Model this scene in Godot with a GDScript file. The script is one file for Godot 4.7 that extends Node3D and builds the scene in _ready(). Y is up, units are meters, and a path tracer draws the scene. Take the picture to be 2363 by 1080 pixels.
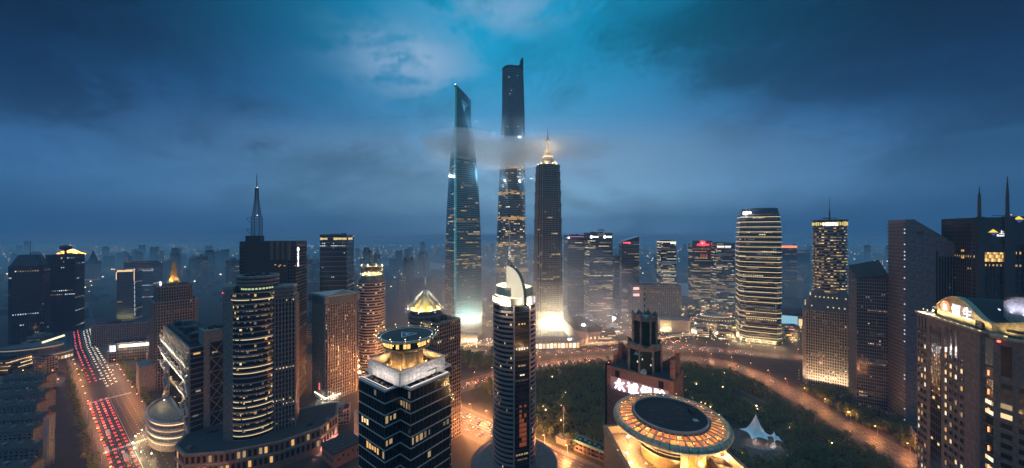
extends Node3D
# A night view over a city of towers in low cloud: camera, sky, air and lamps first, then ground, roads, towers, then small things.

var rng := RandomNumberGenerator.new()
var used := {}
var mats := {}
var LIT := []
var noise_grain: NoiseTexture2D
var noise_patch: NoiseTexture2D
const EYE := Vector3(0, 212, 0)

# ---------------------------------------------------------------- shapes
class MB:
	var v := PackedVector3Array()
	var n := PackedVector3Array()
	var ix := PackedInt32Array()

	func quad(a: Vector3, b: Vector3, c: Vector3, d: Vector3, o: Vector3) -> void:
		# the four corners in turn; o points roughly outwards
		var m := (b - a).cross(c - a)
		if m.length_squared() < 1e-12:
			m = (c - a).cross(d - a)
		if m.length_squared() < 1e-12:
			return
		m = m.normalized()
		var k := v.size()
		if m.dot(o) < 0.0:
			m = -m
			v.append(a); v.append(d); v.append(c); v.append(b)
		else:
			v.append(a); v.append(b); v.append(c); v.append(d)
		for i in 4:
			n.append(m)
		ix.append(k); ix.append(k + 2); ix.append(k + 1)
		ix.append(k); ix.append(k + 3); ix.append(k + 2)

	func quads(a: Vector3, b: Vector3, c: Vector3, d: Vector3, na: Vector3, nb: Vector3, nc: Vector3, nd: Vector3) -> void:
		var m := (b - a).cross(c - a)
		if m.length_squared() < 1e-12:
			m = (c - a).cross(d - a)
		var k := v.size()
		v.append(a); v.append(b); v.append(c); v.append(d)
		n.append(na); n.append(nb); n.append(nc); n.append(nd)
		if m.dot(na + nc) > 0.0:
			ix.append(k); ix.append(k + 2); ix.append(k + 1)
			ix.append(k); ix.append(k + 3); ix.append(k + 2)
		else:
			ix.append(k); ix.append(k + 1); ix.append(k + 2)
			ix.append(k); ix.append(k + 2); ix.append(k + 3)

	func tri(a: Vector3, b: Vector3, c: Vector3, o: Vector3) -> void:
		var m := (b - a).cross(c - a).normalized()
		var k := v.size()
		if m.dot(o) < 0.0:
			m = -m
			v.append(a); v.append(c); v.append(b)
		else:
			v.append(a); v.append(b); v.append(c)
		for i in 3:
			n.append(m)
		ix.append(k); ix.append(k + 2); ix.append(k + 1)

	func box(c: Vector3, s: Vector3, bs := Basis.IDENTITY) -> void:
		var x := bs.x * s.x * 0.5
		var y := bs.y * s.y * 0.5
		var z := bs.z * s.z * 0.5
		quad(c - x - y + z, c + x - y + z, c + x + y + z, c - x + y + z, z)
		quad(c - x - y - z, c + x - y - z, c + x + y - z, c - x + y - z, -z)
		quad(c + x - y - z, c + x - y + z, c + x + y + z, c + x + y - z, x)
		quad(c - x - y - z, c - x - y + z, c - x + y + z, c - x + y - z, -x)
		quad(c - x + y - z, c + x + y - z, c + x + y + z, c - x + y + z, y)
		quad(c - x - y - z, c + x - y - z, c + x - y + z, c - x - y + z, -y)

	func beam(a: Vector3, b: Vector3, w: float, h := -1.0) -> void:
		var d := b - a
		var l := d.length()
		if l < 1e-5:
			return
		d /= l
		var up := Vector3.UP if absf(d.y) < 0.95 else Vector3.RIGHT
		var x := d.cross(up).normalized()
		box((a + b) * 0.5, Vector3(w, w if h < 0.0 else h, l), Basis(x, x.cross(d).normalized(), d))

	func prism(p: PackedVector2Array, y0: float, y1: float, top := true, bottom := false) -> void:
		var c := Vector2.ZERO
		for q in p:
			c += q
		for i in p.size():
			var a := p[i]
			var b := p[(i + 1) % p.size()]
			quad(Vector3(a.x, y0, a.y), Vector3(b.x, y0, b.y), Vector3(b.x, y1, b.y), Vector3(a.x, y1, a.y), Vector3(b.y - a.y, 0, a.x - b.x))
		if top:
			cap(p, y1, Vector3.UP)
		if bottom:
			cap(p, y0, Vector3.DOWN)

	func cap(p: PackedVector2Array, y: float, o: Vector3) -> void:
		var t := Geometry2D.triangulate_polygon(p)
		for i in range(0, t.size(), 3):
			var a := p[t[i]]
			var b := p[t[i + 1]]
			var c := p[t[i + 2]]
			tri(Vector3(a.x, y, a.y), Vector3(b.x, y, b.y), Vector3(c.x, y, c.y), o)

	func loft(p: PackedVector2Array, y0: float, q: PackedVector2Array, y1: float, top := true) -> void:
		# sides between two outlines with the same number of corners
		for i in p.size():
			var j := (i + 1) % p.size()
			quad(Vector3(p[i].x, y0, p[i].y), Vector3(p[j].x, y0, p[j].y), Vector3(q[j].x, y1, q[j].y), Vector3(q[i].x, y1, q[i].y), Vector3(p[j].y - p[i].y, 0, p[i].x - p[j].x))
		if top:
			cap(q, y1, Vector3.UP)

	func ring(p: PackedVector2Array, o: PackedVector2Array, y0: float, y1: float) -> void:
		# a band between inner outline p and outer outline o
		for i in p.size():
			var j := (i + 1) % p.size()
			var out := Vector3(p[j].y - p[i].y, 0, p[i].x - p[j].x)
			quad(Vector3(o[i].x, y0, o[i].y), Vector3(o[j].x, y0, o[j].y), Vector3(o[j].x, y1, o[j].y), Vector3(o[i].x, y1, o[i].y), out)
			quad(Vector3(p[i].x, y1, p[i].y), Vector3(p[j].x, y1, p[j].y), Vector3(o[j].x, y1, o[j].y), Vector3(o[i].x, y1, o[i].y), Vector3.UP)
			quad(Vector3(p[i].x, y0, p[i].y), Vector3(p[j].x, y0, p[j].y), Vector3(o[j].x, y0, o[j].y), Vector3(o[i].x, y0, o[i].y), Vector3.DOWN)
			quad(Vector3(p[i].x, y0, p[i].y), Vector3(p[j].x, y0, p[j].y), Vector3(p[j].x, y1, p[j].y), Vector3(p[i].x, y1, p[i].y), -out)

	func lathe(prof: Array, seg := 24, c := Vector3.ZERO) -> void:
		# prof: Vector2(radius, height) from below upwards
		for k in prof.size() - 1:
			var a: Vector2 = prof[k]
			var b: Vector2 = prof[k + 1]
			var sl := Vector2(b.y - a.y, a.x - b.x).normalized()
			for i in seg:
				var t0 := TAU * i / seg
				var t1 := TAU * (i + 1) / seg
				var d0 := Vector3(cos(t0), 0, sin(t0))
				var d1 := Vector3(cos(t1), 0, sin(t1))
				var n0 := d0 * sl.x + Vector3.UP * sl.y
				var n1 := d1 * sl.x + Vector3.UP * sl.y
				quads(c + d0 * a.x + Vector3.UP * a.y, c + d1 * a.x + Vector3.UP * a.y, c + d1 * b.x + Vector3.UP * b.y, c + d0 * b.x + Vector3.UP * b.y, n0, n1, n1, n0)

	func tube(pts: Array, r: float, seg := 8) -> void:
		for k in pts.size() - 1:
			var a: Vector3 = pts[k]
			var b: Vector3 = pts[k + 1]
			var d: Vector3 = (b - a).normalized()
			var x := d.cross(Vector3.UP if absf(d.y) < 0.95 else Vector3.RIGHT).normalized()
			var y := x.cross(d)
			for i in seg:
				var p0 := x * cos(TAU * i / seg) + y * sin(TAU * i / seg)
				var p1 := x * cos(TAU * (i + 1) / seg) + y * sin(TAU * (i + 1) / seg)
				quads(a + p0 * r, a + p1 * r, b + p1 * r, b + p0 * r, p0, p1, p1, p0)

	func mesh() -> ArrayMesh:
		var m := ArrayMesh.new()
		add_to(m)
		return m

	func add_to(m: ArrayMesh) -> void:
		if v.is_empty():
			return
		var a := []
		a.resize(Mesh.ARRAY_MAX)
		a[Mesh.ARRAY_VERTEX] = v
		a[Mesh.ARRAY_NORMAL] = n
		a[Mesh.ARRAY_INDEX] = ix
		m.add_surface_from_arrays(Mesh.PRIMITIVE_TRIANGLES, a)

func P2(a: Array) -> PackedVector2Array:
	# outline from a list of x, z; turned so that its sides face outwards
	var p := PackedVector2Array()
	for i in range(0, a.size(), 2):
		p.append(Vector2(a[i], a[i + 1]))
	return turned(p)

func turned(p: PackedVector2Array) -> PackedVector2Array:
	var s := 0.0
	for i in p.size():
		s += p[i].cross(p[(i + 1) % p.size()])
	if s < 0.0:
		p.reverse()
	return p

func rect(w: float, d: float, cut := 0.0) -> PackedVector2Array:
	var x := w * 0.5
	var z := d * 0.5
	if cut <= 0.0:
		return P2([-x, -z, x, -z, x, z, -x, z])
	return P2([-x + cut, -z, x - cut, -z, x, -z + cut, x, z - cut, x - cut, z, -x + cut, z, -x, z - cut, -x, -z + cut])

func circle(r: float, seg: int, sx := 1.0) -> PackedVector2Array:
	var p := PackedVector2Array()
	for i in seg:
		p.append(Vector2(cos(TAU * i / seg) * r * sx, sin(TAU * i / seg) * r))
	return turned(p)

func grow(p: PackedVector2Array, by: float) -> PackedVector2Array:
	var o := PackedVector2Array()
	var c := p.size()
	for i in c:
		var e0 := (p[i] - p[(i + c - 1) % c]).normalized()
		var e1 := (p[(i + 1) % c] - p[i]).normalized()
		var n0 := Vector2(e0.y, -e0.x)
		var n1 := Vector2(e1.y, -e1.x)
		var m := (n0 + n1).normalized()
		o.append(p[i] + m * by / maxf(0.35, m.dot(n0)))
	return o

# ---------------------------------------------------------------- materials
func mat(key: String, c: Color, rough := 0.7, metal := 0.0, grain := 0.0) -> StandardMaterial3D:
	# c: the colour of the thing as linear values
	if not mats.has(key):
		var m := StandardMaterial3D.new()
		m.resource_name = key
		m.albedo_color = c.linear_to_srgb()
		m.roughness = rough
		m.metallic = metal
		if grain > 0.0:
			m.albedo_texture = noise_patch
			m.uv1_triplanar = true
			m.uv1_world_triplanar = true
			m.uv1_scale = Vector3.ONE * grain
			m.detail_enabled = true
			m.detail_blend_mode = BaseMaterial3D.BLEND_MODE_MUL
			m.detail_albedo = noise_grain
			m.detail_uv_layer = BaseMaterial3D.DETAIL_UV_2
			m.uv2_triplanar = true
			m.uv2_world_triplanar = true
			m.uv2_scale = Vector3.ONE * grain * 7.3
		mats[key] = m
	return mats[key]

func glow(key: String, c: Color, energy: float) -> StandardMaterial3D:
	if not mats.has(key):
		var m := StandardMaterial3D.new()
		m.resource_name = key
		m.albedo_color = Color(0.2, 0.2, 0.2)
		m.roughness = 0.4
		m.emission_enabled = true
		m.emission = c.linear_to_srgb()
		m.emission_energy_multiplier = energy
		mats[key] = m
	return mats[key]

# ---------------------------------------------------------------- things and parts
func numbered(called: String) -> String:
	var k: int = used.get(called, 0)
	used[called] = k + 1
	return called if k == 0 else "%s_%03d" % [called, k]

func tag(o: Node3D, label: String, category: String, group := "", kind := "") -> Node3D:
	if label: o.set_meta("label", label)
	if category: o.set_meta("category", category)
	if group: o.set_meta("group", group)
	if kind: o.set_meta("kind", kind)
	return o

func thing(called: String, label: String, category: String, at := Vector3.ZERO, yaw := 0.0, group := "") -> Node3D:
	var o := Node3D.new()
	o.name = numbered(called)
	add_child(o)
	o.position = at
	o.rotation_degrees.y = yaw
	return tag(o, label, category, group)

func part(parent: Node3D, called: String, mb: MB, m: Material, kind := "") -> MeshInstance3D:
	if mb.v.is_empty():
		return null
	var o := MeshInstance3D.new()
	o.name = called
	o.mesh = mb.mesh()
	o.mesh.surface_set_material(0, m)
	parent.add_child(o, true)
	if kind: o.set_meta("kind", kind)
	return o

func single(called: String, mb: MB, m: Material, label: String, category: String, group := "", kind := "") -> MeshInstance3D:
	var o := MeshInstance3D.new()
	o.name = numbered(called)
	o.mesh = mb.mesh()
	o.mesh.surface_set_material(0, m)
	add_child(o)
	tag(o, label, category, group, kind)
	return o

func omni(parent: Node3D, at: Vector3, c: Color, e: float, size := 0.4) -> void:
	var l := OmniLight3D.new()
	l.name = "lamp_light"
	l.position = at
	l.light_color = c.linear_to_srgb()
	l.light_energy = e * 3.2
	l.light_size = size
	l.omni_range = 120.0
	l.omni_attenuation = 2.0
	l.shadow_enabled = true
	parent.add_child(l, true)
	if parent.name.begins_with("street_lamp") or parent.name.begins_with("park_lantern"):
		return
	# the bulb round the light, and a post where it stands near the ground
	var key := "bulb_%.2f_%.2f" % [c.g, c.b]
	if not mats.has(key + "_mesh"):
		var b := MB.new()
		b.lathe([Vector2(0, -0.2), Vector2(0.2, 0), Vector2(0, 0.2)], 8)
		mats[key + "_mesh"] = b.mesh()
		mats[key + "_mesh"].surface_set_material(0, glow(key, c, 9.0))
	var o := MeshInstance3D.new()
	o.name = "lamp_bulb"
	o.mesh = mats[key + "_mesh"]
	o.position = at
	parent.add_child(o, true)
	if at.y > 1.5 and at.y < 12.0:
		if not mats.has("post_mesh"):
			var b := MB.new()
			b.lathe([Vector2(0.08, 0), Vector2(0.06, 1)], 6)
			mats["post_mesh"] = b.mesh()
			mats["post_mesh"].surface_set_material(0, mat("dark_metal", Color(0.06, 0.06, 0.065), 0.5, 0.5))
		o = MeshInstance3D.new()
		o.name = "lamp_post"
		o.mesh = mats["post_mesh"]
		o.position = Vector3(at.x, 0, at.z)
		o.scale = Vector3(1, at.y - 0.15, 1)
		parent.add_child(o, true)

func spot(parent: Node3D, at: Vector3, to: Vector3, c: Color, e: float, angle := 40.0, size := 0.5) -> void:
	# a floodlight: a small fitting with a lamp just in front of its glass, both in the parent's own axes
	var l := SpotLight3D.new()
	l.name = "flood_light"
	l.light_color = c.linear_to_srgb()
	l.light_energy = e * 5.5
	l.light_size = size
	l.spot_range = 400.0
	l.spot_angle = angle
	l.spot_attenuation = 2.0
	l.shadow_enabled = true
	parent.add_child(l, true)
	var d := (to - at).normalized()
	var up := Vector3.UP if absf(d.y) < 0.95 else Vector3.RIGHT
	l.transform = Transform3D(Basis.looking_at(d, up), at)
	var x := d.cross(up).normalized()
	var b := MB.new()
	b.box(at - d * 0.5, Vector3(1.0, 0.8, 0.3), Basis(x, x.cross(d).normalized(), d))
	part(parent, "floodlight", b, glow("flood_%.1f_%.1f" % [c.b, e], c, 1.6))

func wash(parent: Node3D, at: Vector3, to: Vector3, long: float, c: Color, e: float) -> void:
	# a long light trough: glowing strip and an area light just in front of it
	var l := AreaLight3D.new()
	l.name = "trough_light"
	l.light_color = c.linear_to_srgb()
	l.light_energy = e
	l.area_size = Vector2(long, 0.5)
	l.shadow_enabled = true
	parent.add_child(l, true)
	var d := (to - at).normalized()
	l.transform = Transform3D(Basis.looking_at(d, Vector3.UP), at)
	var x := d.cross(Vector3.UP).normalized()
	var b := MB.new()
	b.box(at - d * 0.2, Vector3(long, 0.5, 0.16), Basis(x, x.cross(d).normalized(), d))
	part(parent, "light_trough", b, glow("trough_%.2f" % c.b, c, 1.2))

# ---------------------------------------------------------------- fronts of towers
# st: fh floor height, bay, pw/pd pier width and depth, sh/sd spandrel height and depth, wall, glass, lit (share), run (long lit strips), lh (share of floor height),
# tones (indices into LIT), each ("bands", "piers", "windows": pieces big enough to be parts of their own)
func facade(root: Node3D, p: PackedVector2Array, y0: float, y1: float, st: Dictionary) -> void:
	var fh: float = st.get("fh", 4.0)
	var bay: float = st.get("bay", 3.0)
	var pw: float = st.get("pw", 0.0)
	var pd: float = st.get("pd", 0.3)
	var sh: float = st.get("sh", 1.2)
	var sd: float = st.get("sd", 0.25)
	var each: Array = st.get("each", [])
	var wall: Material = st.wall
	var pier_mat: Material = st.get("pier", wall)
	var nf := maxi(1, roundi((y1 - y0) / fh))
	fh = (y1 - y0) / nf
	# outline at each floor: the same all the way up, or given by "shape" (a function of height)
	var ps: Array[PackedVector2Array] = []
	for f in nf + 1:
		ps.append(st.shape.call(y0 + f * fh) if st.has("shape") else p)
	var core := MB.new()
	if st.has("shape"):
		for f in nf:
			core.loft(ps[f], y0 + f * fh, ps[f + 1], y0 + (f + 1) * fh, false)
		if st.get("cap", true):
			core.cap(ps[nf], y1, Vector3.UP)
	else:
		core.prism(p, y0, y1, st.get("cap", true))
	part(root, "glazing", core, st.glass)
	if sh > 0.0:
		var all := MB.new()
		var steps: int = st.get("every", 1)
		for f in range(0, nf + 1, steps):
			var b := MB.new() if "bands" in each else all
			var ya := y0 + f * fh - sh * 0.5
			b.ring(grow(ps[f], -0.3), grow(ps[f], sd), maxf(ya, y0), minf(ya + sh, y1 + 0.4))
			if "bands" in each:
				part(root, "floor_band", b, wall)
		part(root, "floor_bands", all, wall, "stuff")
	var piers := MB.new()
	var lits := {}
	var inv := root.transform
	var lit: float = st.get("lit", 0.15)
	var lh: float = st.get("lh", 0.55)
	var run: float = st.get("run", 0.5)
	var tones: Array = st.get("tones", [0, 1, 2, 3, 6, 7])
	var count := ps[0].size()
	for i in count:
		var j := (i + 1) % count
		var e0 := ps[0][j] - ps[0][i]
		if e0.length() < st.get("least", 0.8):
			continue
		var nb := maxi(1, roundi(e0.length() / bay))
		var cuts := 6 if st.has("shape") else 1
		if pw > 0.0:
			for k in range(0, nb + 1):
				var pb := MB.new() if "piers" in each else piers
				for s in cuts:
					var fa := nf * s / cuts
					var fb := nf * (s + 1) / cuts
					var ea := (ps[fa][j] - ps[fa][i]).normalized()
					var ca := ps[fa][i].lerp(ps[fa][j], float(k) / nb) + Vector2(ea.y, -ea.x) * pd * 0.5
					var cb := ps[fb][i].lerp(ps[fb][j], float(k) / nb) + Vector2(ea.y, -ea.x) * pd * 0.5
					var va := Vector3(ca.x, y0 + fa * fh, ca.y)
					var vb := Vector3(cb.x, y0 + fb * fh, cb.y)
					var up := (vb - va).normalized()
					var tx := Vector3(ea.x, 0, ea.y)
					pb.box((va + vb) * 0.5, Vector3(pw, (vb - va).length(), pd), Basis(tx, up, tx.cross(up).normalized()))
				if "piers" in each:
					part(root, "pier", pb, pier_mat)
		var t0 := e0.normalized()
		var mid := inv * Vector3((ps[0][i].x + ps[0][j].x) * 0.5, 100, (ps[0][i].y + ps[0][j].y) * 0.5)
		var nw := inv.basis * Vector3(t0.y, 0, -t0.x)
		if nw.dot(Vector3(EYE.x - mid.x, 0, EYE.z - mid.z).normalized()) < -0.12 or lit <= 0.0:
			continue
		for f in nf:
			var a := ps[f][i]
			var b := ps[f][j]
			var L := (b - a).length()
			if L < 0.6:
				continue
			var t := (b - a) / L
			var t3 := Vector3(t.x, 0, t.y)
			var n3 := Vector3(t.y, 0, -t.x)
			var bw := L / nb
			var h := float(f) / nf
			var pf: float = lit * lerpf(st.get("low", 1.0), st.get("high", 1.0), h)
			if pf <= 0.0:
				continue
			if rng.randf() < st.get("dark", 0.35):
				pf *= 0.12
			elif rng.randf() < st.get("full", 0.12):
				pf = lerpf(pf, 1.0, 0.75)
			var on := rng.randf() < pf
			var tone: int = tones[rng.randi() % tones.size()]
			var hh := fh * lh * rng.randf_range(0.75, 1.05)
			for k in nb:
				if rng.randf() > run:
					on = rng.randf() < pf
					if rng.randf() < 0.5:
						tone = tones[rng.randi() % tones.size()]
				if not on:
					continue
				var w := bw * (rng.randf_range(0.82, 1.0) if run > 0.75 and pw <= 0.0 else rng.randf_range(0.35, 0.86)) - pw
				hh = fh * lh * rng.randf_range(0.55, 1.05)
				if w < 0.15:
					continue
				var c := a + t * bw * (k + 0.5)
				var lc: float = st.get("lc", 0.55)
				var q := Vector3(c.x, y0 + (f + lc) * fh, c.y) + n3 * 0.06
				var m: MB = lits.get_or_add(tone, MB.new())
				if "windows" in each:
					m = MB.new()
				m.quad(q - t3 * w * 0.5 - Vector3.UP * hh * 0.5, q + t3 * w * 0.5 - Vector3.UP * hh * 0.5, q + t3 * w * 0.5 + Vector3.UP * hh * 0.5, q - t3 * w * 0.5 + Vector3.UP * hh * 0.5, n3)
				if "windows" in each:
					part(root, "lit_window", m, LIT[tone])
	part(root, "piers", piers, pier_mat, "stuff")
	for tone in lits:
		part(root, "lit_windows", lits[tone], LIT[tone], "stuff")

func slab(root: Node3D, called: String, p: PackedVector2Array, y0: float, y1: float, m: Material) -> MeshInstance3D:
	var b := MB.new()
	b.prism(p, y0, y1, true, true)
	return part(root, called, b, m)

func roof_kit(root: Node3D, p: PackedVector2Array, y: float, m: Material, wall: Material, up := 1.4) -> void:
	# parapet, plant rooms, ducts and cooling units on a flat roof
	var b := MB.new()
	b.ring(grow(p, -0.6), grow(p, 0.15), y, y + up)
	part(root, "parapet", b, wall)
	var r := Rect2(p[0], Vector2.ZERO)
	for q in p:
		r = r.expand(q)
	for k in rng.randi_range(4, 7):
		var s := Vector3(rng.randf_range(0.1, 0.26) * r.size.x, rng.randf_range(1.2, 3.6), rng.randf_range(0.1, 0.26) * r.size.y)
		var c := r.get_center() + Vector2(rng.randf_range(-0.3, 0.3) * r.size.x, rng.randf_range(-0.3, 0.3) * r.size.y)
		var u := MB.new()
		u.box(Vector3(c.x, y + s.y * 0.5, c.y), s)
		part(root, "roof_plant", u, m)
	for k in 6:
		var c := r.get_center() + Vector2(rng.randf_range(-0.36, 0.36) * r.size.x, rng.randf_range(-0.36, 0.36) * r.size.y)
		var u := MB.new()
		u.lathe([Vector2(0.9, y), Vector2(0.9, y + 1.3), Vector2(0.55, y + 1.5), Vector2(0.0, y + 1.5)], 10, Vector3(c.x, 0, c.y))
		part(root, "roof_fan", u, m)

# strokes: lists of x, y points on a 10 by 10 field; each list one stroke of a sign's letter
func strokes(mb: MB, glyph: Array, at: Vector3, right: Vector3, out: Vector3, size: float, w := 0.1, deep := 0.3) -> void:
	var n := out.normalized()
	var r := right.normalized()
	for s in glyph:
		for i in range(0, s.size() - 2, 2):
			var a: Vector3 = at + r * (s[i] * size * 0.1) + Vector3.UP * (s[i + 1] * size * 0.1)
			var b: Vector3 = at + r * (s[i + 2] * size * 0.1) + Vector3.UP * (s[i + 3] * size * 0.1)
			var d: Vector3 = (b - a).normalized()
			mb.box((a + b) * 0.5, Vector3((b - a).length() + w * size * 0.7, w * size, deep), Basis(d, n.cross(d), n))

func words(root: Node3D, called: String, text: String, at: Vector3, yaw: float, height: float, m: Material, bold := true) -> MeshInstance3D:
	var f := SystemFont.new()
	f.font_names = PackedStringArray(["Droid Sans"])
	f.font_weight = 700 if bold else 400
	var t := TextMesh.new()
	t.text = text
	t.font = f
	t.font_size = 32
	t.pixel_size = height / 24.0
	t.depth = 0.3
	t.curve_step = 2.0
	t.material = m
	var o := MeshInstance3D.new()
	o.name = called
	o.mesh = t
	root.add_child(o, true)
	o.position = at
	o.rotation_degrees.y = yaw
	return o

# ---------------------------------------------------------------- sky
func smooth(a: float, b: float, x: float) -> float:
	var t := clampf((x - a) / (b - a), 0.0, 1.0)
	return t * t * (3.0 - 2.0 * t)

func make_sky() -> Sky:
	# dusk air and cloud, by compass direction (az, 0 ahead) and height (el) in degrees
	var big := FastNoiseLite.new()
	big.seed = 11
	big.frequency = 1.25
	big.fractal_octaves = 4
	big.fractal_gain = 0.4
	big.domain_warp_enabled = true
	big.domain_warp_amplitude = 0.45
	big.domain_warp_frequency = 0.9
	var fine := FastNoiseLite.new()
	fine.seed = 23
	fine.frequency = 1.6
	fine.fractal_octaves = 5
	fine.domain_warp_enabled = true
	fine.domain_warp_amplitude = 0.3
	fine.domain_warp_frequency = 1.4
	var W := 1280
	var Hh := 640
	var im := Image.create(W, Hh, false, Image.FORMAT_RGBF)
	for j in Hh:
		var el := 90.0 - (j + 0.5) / Hh * 180.0
		var e := maxf(el, 0.0)
		var ce := cos(deg_to_rad(e))
		var se := sin(deg_to_rad(e))
		for i in W:
			if el < -1.0:
				im.set_pixel(i, j, Color(0.09, 0.14, 0.20))
				continue
			var az := wrapf((i + 0.5) / W * 360.0, -180.0, 180.0)
			var d := Vector3(sin(deg_to_rad(az)) * ce, se, -cos(deg_to_rad(az)) * ce)
			# cloud sheets are flat: look the noise up on a level layer
			var q := d / (se + 0.30)
			var f := big.get_noise_3d(q.x * 0.42, 3.0, q.z * 0.5) * 0.5 + 0.5
			var g := big.get_noise_3d(q.x * 1.1 + 7.0, 9.0, q.z * 0.9) * 0.5 + 0.5
			# bright ahead; dark cloud masses stand to both sides of it; farther round the sky is moderately bright again
			var lobe := maxf(exp(-pow((az - 1.0) / 35.0, 2.0)), 0.7 * smooth(58.0, 105.0, absf(az)))
			# clear-air colour: pale and greyish low down, teal higher, deep blue away from the glow over the centre
			var low := Color(0.035, 0.14, 0.32).lerp(Color(0.24, 0.47, 0.66), lobe)
			var mid := Color(0.008, 0.065, 0.22).lerp(Color(0.050, 0.26, 0.48), lobe)
			var top := Color(0.002, 0.020, 0.085).lerp(Color(0.004, 0.29, 0.52), lobe)
			var c := low.lerp(mid, smooth(4.0, 17.0, e)).lerp(top, smooth(15.0, 31.0, e))
			c = c * lerpf(lerpf(0.5, 0.72, lobe), 1.0, smooth(0.0, 7.0, e))
			# overhead the cloud sheet over the lit city goes on as at the top of the view
			c = c.lerp(Color(0.015, 0.29, 0.50), smooth(30.0, 52.0, e))
			var mass := exp(-pow((az + 52.0) / 20.0, 2.0) - pow((e - 25.0) / 11.0, 2.0)) + 0.8 * exp(-pow((az - 55.0) / 18.0, 2.0) - pow((e - 25.0) / 12.0, 2.0))
			c = c * (1.0 - 0.55 * clampf(mass, 0.0, 1.0))
			var thick := smooth(0.36, 0.66, f * 0.7 + g * 0.3)
			c = c * lerpf(lerpf(0.8, 0.52, smooth(3.0, 14.0, e)), 1.2, thick)
			# paler cloud that the towers light from below
			var wisp := fine.get_noise_3d(q.x * 2.2, 1.0, q.z * 3.4) * 0.5 + 0.5
			var pale := exp(-pow((az + 16.0) / 8.5, 2.0) - pow((e - 25.5) / 4.0, 2.0)) * smooth(0.34, 0.66, wisp) * 1.15
			pale += 0.7 * exp(-pow((az + 2.0) / 10.0, 2.0) - pow((e - 33.0) / 2.8, 2.0)) * smooth(0.36, 0.7, wisp)
			pale += 0.30 * exp(-pow((az + 14.0) / 24.0, 2.0) - pow((e - 12.0) / 4.0, 2.0)) * smooth(0.3, 0.65, f)
			pale += 0.55 * exp(-pow((az - 8.0) / 22.0, 2.0) - pow((e - 12.0) / 5.0, 2.0)) * smooth(0.1, 0.55, f)
			c = c.lerp(Color(0.30, 0.46, 0.68), clampf(pale * 0.85, 0.0, 1.0))
			im.set_pixel(i, j, c)
	var s := Sky.new()
	var m := PanoramaSkyMaterial.new()
	m.panorama = ImageTexture.create_from_image(im)
	s.sky_material = m
	return s

func fog_bank(called: String, at: Vector3, size: Vector3, density: float, c: Color, label: String, group: String, boxed := false) -> void:
	# nested shells, so that a bank thins out towards its edge
	var shells := 1 if boxed else 2
	for k in shells:
		var fv := FogVolume.new()
		fv.name = numbered(called)
		fv.shape = RenderingServer.FOG_VOLUME_SHAPE_BOX if boxed else RenderingServer.FOG_VOLUME_SHAPE_ELLIPSOID
		fv.size = size * [1.0, 0.66][k]
		fv.position = at
		var m := FogMaterial.new()
		m.density = density / shells
		m.albedo = c.linear_to_srgb()
		fv.material = m
		add_child(fv)
		tag(fv, label, "cloud", group, "stuff")

func make_noise(freq: float, lo: float, hi: float, octaves: int, sd: int) -> NoiseTexture2D:
	var n := FastNoiseLite.new()
	n.frequency = freq
	n.fractal_octaves = octaves
	n.seed = sd
	var t := NoiseTexture2D.new()
	t.width = 512
	t.height = 512
	t.seamless = true
	t.noise = n
	var g := Gradient.new()
	g.set_color(0, Color(lo, lo, lo))
	g.set_color(1, Color(hi, hi, hi))
	t.color_ramp = g
	return t

func _ready() -> void:
	rng.seed = 4711
	# --- camera
	var cam := Camera3D.new()
	cam.name = "camera"
	cam.position = EYE
	cam.fov = 68.04
	cam.near = 0.5
	cam.far = 40000.0
	add_child(cam)
	cam.current = true
	# --- sky and air
	var env := Environment.new()
	env.background_mode = Environment.BG_SKY
	env.sky = make_sky()
	env.background_energy_multiplier = 1.0
	env.tonemap_mode = Environment.TONE_MAPPER_LINEAR
	env.tonemap_exposure = 1.0
	env.fog_enabled = true
	env.fog_density = 0.00012
	env.fog_light_color = Color(0.72, 0.85, 1.0)
	env.volumetric_fog_enabled = true
	env.volumetric_fog_density = 0.0
	env.sdfgi_enabled = true
	env.ssao_enabled = true
	env.ssil_enabled = true
	var we := WorldEnvironment.new()
	we.name = "air"
	we.environment = env
	add_child(we)
	# last of the dusk: a very faint, very soft light through the cloud sheet overhead
	var dusk := DirectionalLight3D.new()
	dusk.name = "dusk"
	dusk.light_color = Color(0.62, 0.82, 1.0)
	dusk.light_energy = 0.32
	dusk.light_angular_distance = 50.0
	dusk.shadow_enabled = true
	dusk.sky_mode = DirectionalLight3D.SKY_MODE_LIGHT_ONLY
	dusk.rotation_degrees = Vector3(-80, -25, 0)
	add_child(dusk)
	noise_grain = make_noise(0.06, 0.72, 1.0, 4, 3)
	noise_patch = make_noise(0.012, 0.55, 1.0, 5, 5)
	LIT = [glow("warm_window", Color(1.0, 0.72, 0.36), 1.1), glow("amber_window", Color(1.0, 0.55, 0.18), 0.85), glow("pale_window", Color(1.0, 0.87, 0.62), 1.25),
		glow("dim_window", Color(0.9, 0.6, 0.3), 0.45), glow("cool_window", Color(0.75, 0.9, 1.0), 1.1), glow("bright_window", Color(1.0, 0.85, 0.55), 2.4), glow("faint_window", Color(0.8, 0.65, 0.45), 0.18), glow("grey_window", Color(0.75, 0.85, 0.9), 0.3), glow("rose_window", Color(1.0, 0.5, 0.35), 0.5)]
	build_ground()
	build_towers()
	build_clouds()

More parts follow.
